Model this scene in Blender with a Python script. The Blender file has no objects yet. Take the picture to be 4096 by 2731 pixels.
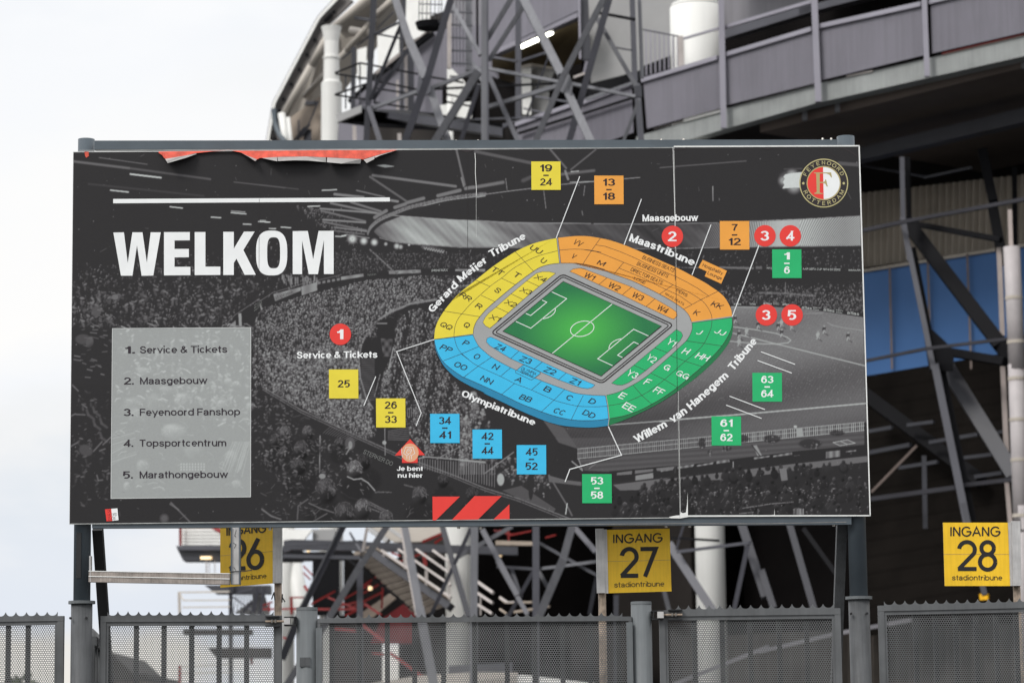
import bpy, math, random
import numpy as np
from mathutils import Vector, Matrix
random.seed(7); rng = np.random.default_rng(7)
C = bpy.context.scene.collection
SC = bpy.context.scene
R = math.radians

# ---------------------------------------------------------------- camera
# all measurements below are read off the photograph (4096 x 2731) and turned into
# points in space by shooting the pixel's ray onto the surface the thing belongs to
F = 11500.0; CX, CY = 2048.0, 1365.5
PITCH, ROLL, EYE = 0.143897, -0.0116685, 1.65
_r = Vector((1, 0, 0)); FWD = Vector((0, math.cos(PITCH), math.sin(PITCH))); _u = Vector((0, -math.sin(PITCH), math.cos(PITCH)))
RT = math.cos(ROLL) * _r + math.sin(ROLL) * _u
UP = -math.sin(ROLL) * _r + math.cos(ROLL) * _u
CAM = Vector((0, 0, EYE))
cd = bpy.data.cameras.new('camera'); cam = bpy.data.objects.new('camera', cd); C.objects.link(cam)
m = Matrix((RT, UP, -FWD)).transposed().to_4x4(); m.translation = CAM
cam.matrix_world = m
cd.sensor_width = 36.0; cd.lens = F / 4096 * 36.0; cd.clip_end = 3000; cd.clip_start = 0.1
cd.dof.use_dof = True; cd.dof.focus_distance = 15.9; cd.dof.aperture_fstop = 4.6
SC.camera = cam

# ---------------------------------------------------------------- sky and sun
SUN_EL, SUN_AZ = R(42), R(222)
w = bpy.data.worlds.new("World"); SC.world = w; w.use_nodes = True
nt = w.node_tree; nt.nodes.clear(); N = nt.nodes.new; L = nt.links.new
out = N('ShaderNodeOutputWorld'); sky = N('ShaderNodeTexSky'); sky.sky_type = 'NISHITA'; sky.sun_disc = False
sky.sun_elevation = SUN_EL; sky.sun_rotation = SUN_AZ; sky.air_density = 1.2; sky.dust_density = 2.0
b1 = N('ShaderNodeBackground'); b1.inputs[1].default_value = 0.12; L(sky.outputs[0], b1.inputs[0])
tc = N('ShaderNodeTexCoord'); mp = N('ShaderNodeMapping'); mp.inputs['Scale'].default_value = (6.0, 6.0, 13.0)
mp.inputs['Location'].default_value = (0.35, 0.0, 0.32)
L(tc.outputs['Generated'], mp.inputs[0])
n1 = N('ShaderNodeTexNoise'); n1.inputs['Scale'].default_value = 1.0; n1.inputs['Detail'].default_value = 6; n1.inputs['Roughness'].default_value = 0.5
L(mp.outputs[0], n1.inputs['Vector'])
sx = N('ShaderNodeSeparateXYZ'); L(tc.outputs['Generated'], sx.inputs[0])
wob = N('ShaderNodeMath'); wob.operation = 'MULTIPLY_ADD'; wob.inputs[1].default_value = 0.24; L(n1.outputs[0], wob.inputs[0])
hz = N('ShaderNodeMath'); hz.operation = 'ADD'; hz.inputs[1].default_value = -0.12; L(sx.outputs[2], hz.inputs[0]); L(hz.outputs[0], wob.inputs[2])
rc = N('ShaderNodeValToRGB'); cr_ = rc.color_ramp       # layered cloud: cream near the horizon, a blue-grey bank, then bright white
cr_.elements[0].position = 0.0; cr_.elements[0].color = (.80, .775, .73, 1); cr_.elements[1].position = 1.0; cr_.elements[1].color = (1.3, 1.3, 1.32, 1)
for pos, col in ((.026, (.80, .775, .73)), (.045, (.70, .745, .82)), (.07, (.72, .76, .82)), (.10, (.83, .835, .845)), (.13, (.85, .865, .89)), (.16, (.91, .905, .895)), (.205, (.895, .895, .895)), (.24, (.86, .875, .90)), (.30, (.915, .92, .925)), (.5, (1.25, 1.25, 1.27))):
    e = cr_.elements.new(pos); e.color = col+(1,)
L(wob.outputs[0], rc.inputs[0])
rp = N('ShaderNodeValToRGB'); rp.color_ramp.elements[0].position = 0.30; rp.color_ramp.elements[0].color = (0.86, 0.86, 0.86, 1)
rp.color_ramp.elements[1].position = 0.5; rp.color_ramp.elements[1].color = (1, 1, 1, 1); L(n1.outputs[0], rp.inputs[0])
b2 = N('ShaderNodeBackground'); b2.inputs[1].default_value = 0.86; L(rc.outputs[0], b2.inputs[0])
mx = N('ShaderNodeMixShader'); L(rp.outputs[0], mx.inputs[0]); L(b1.outputs[0], mx.inputs[1]); L(b2.outputs[0], mx.inputs[2]); L(mx.outputs[0], out.inputs[0])
sl = bpy.data.lights.new('sun', 'SUN'); sl.energy = 1.5; sl.angle = R(18); sl.color = (1, .97, .93)
so = bpy.data.objects.new('sun', sl); C.objects.link(so)
sd = Vector((math.sin(SUN_AZ) * math.cos(SUN_EL), math.cos(SUN_AZ) * math.cos(SUN_EL), math.sin(SUN_EL)))
so.rotation_euler = sd.to_track_quat('Z', 'Y').to_euler(); so.location = sd * 200
vs = SC.view_settings; SC.display_settings.display_device = 'sRGB'
vs.view_transform = 'Standard'; vs.look = 'None'; vs.exposure = 0.35; vs.gamma = 1; vs.use_curve_mapping = False
SC.cycles.max_bounces = 6; SC.cycles.transparent_max_bounces = 12

# ---------------------------------------------------------------- pixel -> space
def ray(p):
    return FWD + RT * ((p[0] - CX) / F) - UP * ((p[1] - CY) / F)
def onplane(p, p0, n):
    d = ray(p); return CAM + d * ((p0 - CAM).dot(n) / d.dot(n))
def PY(p, Y):
    d = ray(p); return CAM + d * (Y / d.y)
YAW = 0.0164994
SIGN0 = Vector((-0.2372, 15.76087, EYE + 1.296574)); SN = Vector((math.sin(YAW), -math.cos(YAW), 0))
def SP(p, off=0.0):                                   # a point of the sign's face, off metres in front of it
    return onplane(p, SIGN0 + SN * (off * .3 if 0 < off < .0175 else off), SN)   # printed layers are thin films
FA = Vector((2.76, 60, 0)); FT = Vector((6.52, -7.9, 0)).normalized(); FN = Vector((-FT.y, FT.x, 0))
def PF(p, o=0.0):                                     # a point of the stand's front, o metres behind it
    return onplane(p, FA + FN * o, FN)
ZK = {'T1': (1000, 0, 900/2352), 'T2': (1700, 0, 900/2352), 'T3': (2400, 0, 900/2352), 'T4': (3196, 0, 900/2352),
      'R5': (3296, 500, 800/2352), 'R6': (3396, 1000, 700/2352), 'R7': (3396, 1466, 700/1731),
      'B1': (0, 2031, 1050/2352), 'B2': (1000, 2031, 1050/2352), 'B3': (2000, 2031, 1050/2352), 'B4': (3046, 2031, 1050/2352),
      'S11': (240, 520, 900/2352), 'S12': (1040, 520, 900/2352), 'S13': (1840, 520, 900/2352), 'S14': (2640, 520, 900/2352),
      'S21': (240, 1020, 900/2352), 'S22': (1040, 1020, 900/2352), 'S23': (1840, 1020, 900/2352), 'S24': (2640, 1020, 900/2352),
      'S31': (240, 1540, 900/2352), 'S32': (1040, 1540, 900/2352), 'S33': (1840, 1540, 900/2352), 'S34': (2640, 1540, 900/2352),
      'M1': (2140, 1100, 850/2150), 'M2': (1700, 900, 800/2281), 'M4': (2300, 900, 700/2352), 'C3': (3180, 620, 240/1711),
      'A6': (1400, 1700, 600/2240), 'N1': (700, 2080, 600/1445), 'N2': (1250, 2080, 600/1445)}
def q(key, x, y):
    z = ZK[key]; return (z[0] + x * z[2], z[1] + y * z[2])
def Q(key, *xy):                                      # Q('T1', x,y, x,y ...) -> photo points
    return [q(key, xy[i], xy[i + 1]) for i in range(0, len(xy), 2)]

# ---------------------------------------------------------------- materials
def mat(name, col, rough=.6, metal=0.0, var=.15, scale=3.0, bump=0.0, spec=.4, emit=0.0, streak=0.0, detail=6):
    m = bpy.data.materials.new(name); m.use_nodes = True
    t = m.node_tree; b = t.nodes['Principled BSDF']; n = t.nodes.new; l = t.links.new
    b.inputs['Roughness'].default_value = rough; b.inputs['Metallic'].default_value = metal
    b.inputs['Specular IOR Level'].default_value = spec
    tc = n('ShaderNodeTexCoord'); no = n('ShaderNodeTexNoise'); no.inputs['Scale'].default_value = scale; no.inputs['Detail'].default_value = detail
    no.inputs['Roughness'].default_value = .6
    l(tc.outputs['Object'], no.inputs['Vector'])
    cr = n('ShaderNodeValToRGB'); cr.color_ramp.elements[0].position = .3; cr.color_ramp.elements[1].position = .7
    cr.color_ramp.elements[0].color = tuple(c * (1 - var) for c in col) + (1,)
    cr.color_ramp.elements[1].color = tuple(min(1, c * (1 + var)) for c in col) + (1,)
    l(no.outputs[0], cr.inputs[0]); src = cr.outputs[0]
    if streak:
        mp = n('ShaderNodeMapping'); mp.inputs['Scale'].default_value = (14, 14, .7); l(tc.outputs['Object'], mp.inputs[0])
        n2 = n('ShaderNodeTexNoise'); n2.inputs['Scale'].default_value = scale; n2.inputs['Detail'].default_value = 4; l(mp.outputs[0], n2.inputs['Vector'])
        c2 = n('ShaderNodeValToRGB'); c2.color_ramp.elements[0].position = .35; c2.color_ramp.elements[0].color = (1 - streak,) * 3 + (1,); c2.color_ramp.elements[1].position = .6
        l(n2.outputs[0], c2.inputs[0]); mxn = n('ShaderNodeMixRGB'); mxn.blend_type = 'MULTIPLY'; mxn.inputs[0].default_value = 1
        l(src, mxn.inputs[1]); l(c2.outputs[0], mxn.inputs[2]); src = mxn.outputs[0]
    l(src, b.inputs['Base Color'])
    if bump:
        bp = n('ShaderNodeBump'); bp.inputs['Strength'].default_value = bump; bp.inputs['Distance'].default_value = .01
        n3 = n('ShaderNodeTexNoise'); n3.inputs['Scale'].default_value = scale * 12; l(tc.outputs['Object'], n3.inputs['Vector'])
        l(n3.outputs[0], bp.inputs['Height']); l(bp.outputs[0], b.inputs['Normal'])
    if emit:
        b.inputs['Emission Color'].default_value = tuple(col) + (1,); b.inputs['Emission Strength'].default_value = emit
    return m
def ink(name, col, rough=.42):                         # printed film
    return mat(name, col, rough=rough, var=.045, scale=9, spec=.3, detail=8)
M = {}
M['post'] = mat('blue_grey_paint', (.082, .102, .119), rough=.42, var=.12, scale=5)
M['sleeve'] = mat('worn_grey_paint', (.076, .080, .084), rough=.55, var=.18, scale=7, streak=.2, bump=.1)
M['fence'] = mat('grey_fence_paint', (.108, .113, .117), rough=.5, var=.24, scale=4, streak=.1)
M['fence_dark'] = mat('dark_fence_bar', (.014, .0145, .016), rough=.6)
M['pillar'] = mat('grey_pillar_paint', (.130, .142, .148), rough=.5, var=.12, scale=5, streak=.12)
M['steel'] = mat('zinc_bolt', (.38, .36, .33), rough=.4, metal=.7)
M['alu'] = mat('weathered_aluminium', (.55, .54, .53), rough=.42, metal=.55, var=.15, scale=12, streak=.12)
M['oldalu'] = mat('stained_light_box', (.34, .30, .27), rough=.5, metal=.25, var=.35, scale=14, streak=.25)
M['rust'] = mat('rusty_pipe', (.33, .26, .20), rough=.75, var=.5, scale=16, streak=.35)
M['plate'] = mat('ochre_sign_plate', (.90, .555, .02), rough=.38, var=.09, scale=6, streak=.08)
M['black'] = mat('black_letter', (.012, .012, .014), rough=.5, var=.1)
M['panel'] = mat('sign_board_core', (.62, .63, .62), rough=.5, var=.1)
M['edge'] = mat('white_board_edge', (.80, .81, .79), rough=.45, var=.08, scale=20)
M['ied'] = mat('grey_board_edge', (.40, .41, .40), rough=.45, var=.3, scale=14)
M['white'] = ink('white_print', (.78, .80, .80)); M['lwhite'] = ink('white_letter_print', (.84, .86, .86))
M['yellow'] = ink('yellow_print', (.79, .66, .055)); M['orange'] = ink('orange_print', (.83, .36, .060)); M['blue'] = ink('blue_print', (.048, .50, .81))
M['green'] = ink('green_print', (.020, .45, .155)); M['red'] = ink('red_print', (.78, .052, .042)); M['grey'] = ink('grey_print', (.36, .37, .37))
M['dblue'] = ink('dark_blue_print', (.022, .235, .42)); M['dgreen'] = ink('dark_green_print', (.014, .185, .065)); M['ltext'] = ink('brown_black_print', (.028, .018, .022))
M['line'] = ink('dark_line_print', (.045, .035, .04)); M['gold'] = ink('gold_print', (.50, .45, .22)); M['dgold'] = ink('dark_gold_print', (.45, .37, .17)); M['peach'] = ink('peach_print', (.72, .38, .22))
M['faint'] = ink('grey_small_print', (.26, .27, .265)); M['legend_text'] = ink('legend_print', (.030, .022, .030)); M['crestblack'] = ink('crest_black', (.028, .022, .024))
M['tornred'] = mat('faded_red_vinyl', (.62, .085, .05), rough=.6, var=.3, scale=24, bump=.3)
M['tornback'] = mat('vinyl_backside', (.33, .325, .315), rough=.6, var=.2, scale=9)
M['goldring'] = M['gold']

# ---------------------------------------------------------------- mesh building
class MB:
    def __init__(s): s.v = []; s.f = []
    def add(s, vs, fs):
        k = len(s.v); s.v += [tuple(a) for a in vs]; s.f += [tuple(i + k for i in f) for f in fs]; return s
    def face(s, *vs): return s.add(vs, [tuple(range(len(vs)))])
    def bar(s, a, b, w, t=None, ref=None):             # square section bar from a to b
        a = Vector(a); b = Vector(b); t = w if t is None else t; ax = (b - a).normalized()
        ref = FN if ref is None else ref
        sd = ax.cross(ref)
        if sd.length < 1e-4: sd = ax.cross(Vector((0, 0, 1)))
        sd.normalize(); o = sd.cross(ax).normalized()
        c = [sd * (w/2) * i + o * (t/2) * j for i, j in ((-1, -1), (1, -1), (1, 1), (-1, 1))]
        return s.add([a + k for k in c] + [b + k for k in c], [(0, 1, 2, 3), (7, 6, 5, 4), (0, 4, 5, 1), (1, 5, 6, 2), (2, 6, 7, 3), (3, 7, 4, 0)])
    def tube(s, a, b, r, r2=None, n=20, caps=True):
        a = Vector(a); b = Vector(b); r2 = r if r2 is None else r2; ax = (b - a).normalized()
        x = ax.cross(Vector((0.3, 1, 0.2))).normalized(); y = ax.cross(x)
        vs = [a + (x * math.cos(i*2*math.pi/n) + y * math.sin(i*2*math.pi/n)) * r for i in range(n)] + [b + (x * math.cos(i*2*math.pi/n) + y * math.sin(i*2*math.pi/n)) * r2 for i in range(n)]
        fs = [(i, (i+1) % n, n + (i+1) % n, n + i) for i in range(n)]
        if caps: fs += [tuple(range(n))[::-1], tuple(range(n, 2*n))]
        return s.add(vs, fs)
    def path(s, pts, r, n=8):
        for i in range(len(pts)-1): s.tube(pts[i], pts[i+1], r, n=n)
        return s
    def prism(s, pts, ex):                             # polygon pushed along ex
        ex = Vector(ex); n = len(pts); pts = [Vector(p) for p in pts]
        return s.add(pts + [p + ex for p in pts], [tuple(range(n)), tuple(range(2*n-1, n-1, -1))] + [(i, i+n, (i+1) % n + n, (i+1) % n) for i in range(n)])
    def box(s, x0, x1, y0, y1, z0, z1):
        return s.add([(x, y, z) for z in (z0, z1) for x, y in ((x0, y0), (x1, y0), (x1, y1), (x0, y1))], [(3, 2, 1, 0), (4, 5, 6, 7), (0, 1, 5, 4), (1, 2, 6, 5), (2, 3, 7, 6), (3, 0, 4, 7)])
    def ribs(s, bl, br, tr, tl, n, dep, depv):          # ribbed sheet between four corners
        depv = Vector(depv).normalized() * dep; vs = []; k = 4 * n
        for i in range(k + 1):
            a = i / k; o = depv if (i % 4) in (1, 2) else Vector((0, 0, 0))
            a2 = a + (0.35 / k if i % 2 else -0.35 / k) if 0 < i < k else a
            vs += [bl.lerp(br, a2) + o, tl.lerp(tr, a2) + o]
        return s.add(vs, [(2*i, 2*i+2, 2*i+3, 2*i+1) for i in range(k)])
    def build(s, name, m, parent=None, smooth=False):
        me = bpy.data.meshes.new(name); me.from_pydata(s.v, [], s.f); me.validate()
        o = bpy.data.objects.new(name, me); C.objects.link(o); me.materials.append(m)
        if parent is not None:
            o.parent = parent; g = parent; loc = Vector((0, 0, 0))
            while g is not None:
                if g.type == 'EMPTY': loc += g.location
                g = g.parent
            o.matrix_parent_inverse = Matrix.Translation(-loc) if parent.type == 'EMPTY' else Matrix()
        if smooth:
            for p in me.polygons: p.use_smooth = True
        return o
def thing(name, label, cat, loc=(0, 0, 0), group=None):
    o = bpy.data.objects.new(name, None); C.objects.link(o); o.location = loc; o.empty_display_size = .3
    return tag(o, label, cat, group)
def tag(o, label, cat, group=None):
    o['label'] = label; o['category'] = cat
    if group: o['group'] = group
    return o
def struct(o, kind='structure'): o['kind'] = kind; return o

# ---------------------------------------------------------------- lettering (built first, while the scene is small)
_tc = {}
def arcp(cx, cy, rx, ry, a0, a1, n=14): return [(cx+rx*math.cos(R(a0+(a1-a0)*i/n)), cy+ry*math.sin(R(a0+(a1-a0)*i/n))) for i in range(n+1)]
def smoothpts(pts, k=4, closed=False):                 # Catmull-Rom
    n = len(pts); o = []
    for i in range(n if closed else n-1):
        g = lambda j: np.array(pts[j % n] if closed else pts[min(max(j, 0), n-1)], float)
        a, b, c, d = g(i-1), g(i), g(i+1), g(i+2)
        for s in range(k):
            t = s/k; o.append(tuple(.5*((2*b)+(-a+c)*t+(2*a-5*b+4*c-d)*t*t+(-a+3*b-3*c+d)*t**3)))
    if not closed: o.append(tuple(pts[-1]))
    return o
_S = smoothpts([(.96, .73), (.80, .95), (.5, 1), (.2, .95), (.04, .76), (.18, .59), (.5, .51), (.84, .41), (.99, .23), (.82, .05), (.5, 0), (.17, .05), (0, .28)], 3)
_sq = lambda v: abs(v)**.84*(1 if v >= 0 else -1)
_el = ('o', [(.5+.5*_sq(math.cos(i*math.pi/14)), .5+.5*_sq(math.sin(i*math.pi/14))) for i in range(28)])
_6 = [('o', arcp(.5, .33, .5, .33, 0, 360, 24)[:-1]), ('c', smoothpts([(.93, .80), (.76, .97), (.52, 1), (.2, .86), (.03, .55), (0, .33)], 3))]
G_ = {  # grotesque capitals, figures and small letters as centre lines: (width, strokes); l = straight, c = curve, o = closed
 'A': (.96, [('l', [(0, 0), (.5, 1)]), ('l', [(.5, 1), (1, 0)]), ('l', [(.2, .34), (.8, .34)])]), 'B': (.88, [('l', [(0, 0), (0, 1)]), ('c', [(0, 1), (.58, 1)]+arcp(.58, .765, .36, .235, 90, -90)+[(0, .53)]), ('c', [(0, .53), (.62, .53)]+arcp(.62, .265, .38, .265, 90, -90)+[(0, 0)])]),
 'C': (.94, [('c', arcp(.5, .5, .5, .5, 40, 320, 22))]), 'D': (.92, [('l', [(0, 0), (0, 1)]), ('c', [(0, 1), (.42, 1)]+arcp(.42, .5, .58, .5, 90, -90, 18)+[(0, 0)])]), 'E': (.80, [('l', [(0, 0), (0, 1)])]+[('l', [(0, y), (x, y)]) for x, y in ((1, 1), (.92, .52), (1, 0))]),
 'F': (.76, [('l', [(0, 0), (0, 1)]), ('l', [(0, 1), (1, 1)]), ('l', [(0, .5), (.88, .5)])]), 'G': (.98, [('c', arcp(.5, .5, .5, .5, 40, 340, 24)), ('l', [(1, .44), (.58, .44)]), ('l', [(1, .44), (1, 0)])]), 'H': (.90, [('l', [(0, 0), (0, 1)]), ('l', [(1, 0), (1, 1)]), ('l', [(0, .52), (1, .52)])]),
 'I': (0, [('l', [(.5, 0), (.5, 1)])]), 'J': (.68, [('c', [(1, 1.08), (1, .3)]+arcp(.5, .28, .5, .28, 0, -170))]), 'K': (.92, [('l', [(0, 0), (0, 1)]), ('l', [(1, 1), (0, .34)]), ('l', [(.34, .56), (1, 0)])]), 'L': (.74, [('l', [(0, 0), (0, 1)]), ('l', [(0, 0), (1, 0)])]),
 'M': (1.06, [('l', [(0, 0), (0, 1)]), ('l', [(1, 0), (1, 1)]), ('l', [(.04, 1), (.5, 0)]), ('l', [(.5, 0), (.96, 1)])]), 'N': (.90, [('l', [(0, 0), (0, 1)]), ('l', [(1, 0), (1, 1)]), ('l', [(.03, 1), (.97, 0)])]), 'O': (1.0, [_el]), 'P': (.84, [('l', [(0, 0), (0, 1)]), ('c', [(0, 1), (.58, 1)]+arcp(.58, .74, .42, .26, 90, -90)+[(0, .48)])]),
 'Q': (1.0, [_el, ('l', [(.62, .26), (.98, 0)])]), 'R': (.90, [('l', [(0, 0), (0, 1)]), ('c', [(0, 1), (.58, 1)]+arcp(.58, .75, .40, .25, 90, -90)+[(0, .50)]), ('l', [(.55, .5), (.98, 0)])]), 'S': (.86, [('c', _S)]), 'T': (.84, [('l', [(0, 1), (1, 1)]), ('l', [(.5, 1), (.5, 0)])]), 'U': (.88, [('c', [(0, 1.08), (0, .36)]+arcp(.5, .36, .5, .36, 180, 360)+[(1, 1.08)])]),
 'V': (.92, [('l', [(0, 1), (.5, 0)]), ('l', [(.5, 0), (1, 1)])]), 'W': (1.34, [('l', [(0, 1), (.25, 0)]), ('l', [(.25, 0), (.5, 1)]), ('l', [(.5, 1), (.75, 0)]), ('l', [(.75, 0), (1, 1)])]), 'X': (.92, [('l', [(0, 1), (1, 0)]), ('l', [(1, 1), (0, 0)])]), 'Y': (.92, [('l', [(0, 1), (.5, .42)]), ('l', [(1, 1), (.5, .42)]), ('l', [(.5, .44), (.5, 0)])]), 'Z': (.84, [('l', [(0, 1), (1, 1)]), ('l', [(1, 1), (0, 0)]), ('l', [(0, 0), (1, 0)])]),
 '0': (.78, [_el]), '1': (.50, [('l', [(1, 0), (1, 1)]), ('c', [(0, .74), (.5, .77), (.9, .93)])]), '2': (.78, [('c', arcp(.5, .71, .47, .29, 172, -28)+[(.30, .22), (0, 0)]), ('l', [(0, 0), (1, 0)])]), '3': (.78, [('c', arcp(.48, .755, .46, .245, 165, -90)), ('c', arcp(.48, .265, .52, .265, 90, -165))]), '4': (.84, [('l', [(.74, 0), (.74, 1)]), ('l', [(.74, 1), (0, .26)]), ('l', [(0, .26), (1, .26)])]),
 '5': (.78, [('l', [(.12, 1), (.94, 1)]), ('l', [(.13, 1), (.07, .54)]), ('c', [(.10, .545), (.24, .61)]+arcp(.48, .32, .52, .325, 98, -128, 18))]), '6': (.78, _6), '7': (.76, [('l', [(0, 1), (1, 1)]), ('c', [(1, 1), (.55, .5), (.32, 0)])]), '8': (.78, [('o', arcp(.5, .765, .43, .235, 0, 360, 20)[:-1]), ('o', arcp(.5, .265, .5, .265, 0, 360, 20)[:-1])]), '9': (.78, [(k_, [(1-x, 1-y) for x, y in p_]) for k_, p_ in _6]),
 '&': (.98, [('c', smoothpts([(1.02, 0), (.62, .36), (.28, .72), (.28, .90), (.45, 1), (.62, .90), (.58, .74), (.30, .55), (.06, .36), (.04, .15), (.25, 0), (.55, .06), (.80, .25), (.92, .48)], 3))]), '.': (0, [('l', [(.5, 0), (.5, 0.002)])]),
}
L_ = {  # y runs 0..1 over the x-height, 2 = ascender, -1 = descender
 'a': (.74, [('c', smoothpts([(.03, .70), (.16, .94), (.48, 1), (.80, .93), (.92, .70)], 3)+[(.92, -.1)]), ('c', smoothpts([(.92, .60), (.45, .52), (.08, .40), (0, .22), (.10, .04), (.38, 0), (.72, .10), (.92, .34)], 3))]), 'b': (.80, [('l', [(0, 0), (0, 2)]), _el]), 'c': (.72, [('c', arcp(.5, .5, .5, .5, 42, 318, 20))]), 'd': (.80, [('l', [(1, 0), (1, 2)]), _el]),
 'e': (.76, [('c', [(.02, .5), (1, .5)]+arcp(.5, .5, .5, .5, 8, 318, 22))]), 'f': (.44, [('c', [(.42, 0), (.42, 1.1), (.5, 1.3), (.95, 1.34)]), ('l', [(.05, 1), (.95, 1)])]), 'g': (.78, [_el, ('c', [(1, 1.1), (1, -.1), (.85, -.30), (.5, -.36), (.12, -.28)])]), 'h': (.74, [('l', [(0, 0), (0, 2)]), ('c', [(0, .5)]+arcp(.5, .56, .5, .44, 165, 0)+[(1, -.1)])]), 'i': (0, [('l', [(.5, 0), (.5, .90)]), ('l', [(.5, 2.05), (.5, 2.04)])]),
 'j': (.30, [('c', [(1, 1.0), (1, -.05), (.75, -.30), (.0, -.30)]), ('l', [(1, 2.05), (1, 2.04)])]), 'k': (.74, [('l', [(0, 0), (0, 2)]), ('l', [(.95, 1), (0, .28)]), ('l', [(.34, .54), (1, 0)])]), 'l': (0, [('l', [(.5, 0), (.5, 2)])]), 'm': (1.18, [('l', [(0, 0), (0, 1)]), ('c', [(0, .5)]+arcp(.25, .60, .25, .40, 165, 0)+[(.5, -.1)]), ('c', [(.5, .5)]+arcp(.75, .60, .25, .40, 165, 0)+[(1, -.1)])]), 'n': (.74, [('l', [(0, 0), (0, 1)]), ('c', [(0, .5)]+arcp(.5, .56, .5, .44, 165, 0)+[(1, -.1)])]),
 'o': (.80, [_el]), 'p': (.80, [('l', [(0, -1), (0, 1)]), _el]), 'r': (.46, [('l', [(0, 0), (0, 1)]), ('c', [(0, .52), (.25, .88), (1, 1)])]), 's': (.70, [('c', _S)]), 't': (.44, [('c', [(.42, 1.45), (.42, .25), (.55, .02), (1, 0)]), ('l', [(.05, 1), (.95, 1)])]), 'u': (.74, [('l', [(1, 0), (1, 1)]), ('c', [(0, 1.1)]+arcp(.5, .44, .5, .44, 180, 345)+[(1, .5)])]), 'v': (.74, [('l', [(0, 1), (.5, 0)]), ('l', [(.5, 0), (1, 1)])]),
 'w': (1.12, [('l', [(0, 1), (.25, 0)]), ('l', [(.25, 0), (.5, 1)]), ('l', [(.5, 1), (.75, 0)]), ('l', [(.75, 0), (1, 1)])]), 'x': (.74, [('l', [(0, 1), (1, 0)]), ('l', [(1, 1), (0, 0)])]), 'y': (.74, [('l', [(0, 1), (.5, .02)]), ('l', [(1, 1), (.36, -.36)])]), 'z': (.7, [('l', [(0, 1), (1, 1)]), ('l', [(1, 1), (0, 0)]), ('l', [(0, 0), (1, 0)])]),
}
def textmesh(body, off):
    key = (body, off)
    if key in _tc: return _tc[key]
    wt = .115+off*2.2; wh = wt*(1-min(.34, max(0, wt-.11)*3.0)); XH = .745; x0 = 0.0; vs, fs = [], []; sp = .135-off*1.0
    for ch in body:
        if ch == ' ': x0 += .36; continue
        low = ch in L_; W, st = (L_ if low else G_)[ch]; W = max(W+.4*(wt-.13), wt) if W else wt; lay = 0
        def my(y):
            if not low: return wh/2+y*(1-wh)
            if y >= 1.5: return 1-wh/2-(2-y)
            if y <= -.99: return -.24+wh/2
            return wh/2+y*(XH-wh)
        for kind, pts in st:
            P = [(x0+wt/2+x*(W-wt), my(y)) for x, y in pts]; n = len(P); closed = kind == 'o'; q_ = len(vs)
            hi = 1.06 if max(y for _, y in pts) > 2.01 else 1.0 if (not low or max(y for _, y in pts) > 1.2) else (XH if kind != 'l' or max(y for _, y in pts) <= 1 else 1.0); lo = 0.0 if min(y for _, y in pts) > -.2 else -.30
            if kind == 'l':
                a, b = np.array(P[0]), np.array(P[1]); d = b-a; l = np.linalg.norm(d); d = d/l if l > 1e-4 else np.array([0, 1.0])
                e = wt/2 if min(abs(d[0]), abs(d[1])) < .05 else wt*.75; P = [tuple(a-d*e), tuple(b+d*e)]; n = 2
            for i in range(n):
                p = np.array(P[i]); a = np.array(P[(i-1) % n] if closed or i > 0 else P[i]); b = np.array(P[(i+1) % n] if closed or i < n-1 else P[i])
                d1 = p-a; d2 = b-p; l1, l2 = np.linalg.norm(d1), np.linalg.norm(d2); d1 = d1/l1 if l1 > 1e-6 else d2/max(l2, 1e-6); d2 = d2/l2 if l2 > 1e-6 else d1
                t = d1+d2; t /= max(np.linalg.norm(t), 1e-6); nn = np.array([-t[1], t[0]]); kk = 1/max(.6, abs(float(nn@np.array([-d1[1], d1[0]]))))
                for s in (1, -1):
                    v = p+nn*np.array([wt, wh])*s/2*kk; vs.append((float(v[0]), float(min(max(v[1], lo), hi)), lay))
            fs += [(q_+2*i, q_+2*i+1, q_+2*((i+1) % n)+1, q_+2*((i+1) % n)) for i in range(n if closed else n-1)]; lay += 1
        x0 += W+sp
    _tc[key] = (vs, fs)
    return _tc[key]
def text(mb, body, p0, p1, up, off=0.03, fn=None, d=.008):
    """lettering from baseline start p0 to end p1 (photo points), up = cap height vector in photo points"""
    fn = fn or SP
    vs, fs = textmesh(body, off)
    x0 = min(v[0] for v in vs); x1 = max(v[0] for v in vs); h = 1.0
    if not isinstance(up, tuple):
        dx, dy = p1[0]-p0[0], p1[1]-p0[1]; l = math.hypot(dx, dy); up = (dy/l*up, -dx/l*up)
    o = []
    for v in vs:
        a = (v[0]-x0)/(x1-x0); b = v[1]/h
        o.append(fn((p0[0]+(p1[0]-p0[0])*a+up[0]*b, p0[1]+(p1[1]-p0[1])*a+up[1]*b), d+v[2]*.00006))
    mb.add(o, fs)
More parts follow.
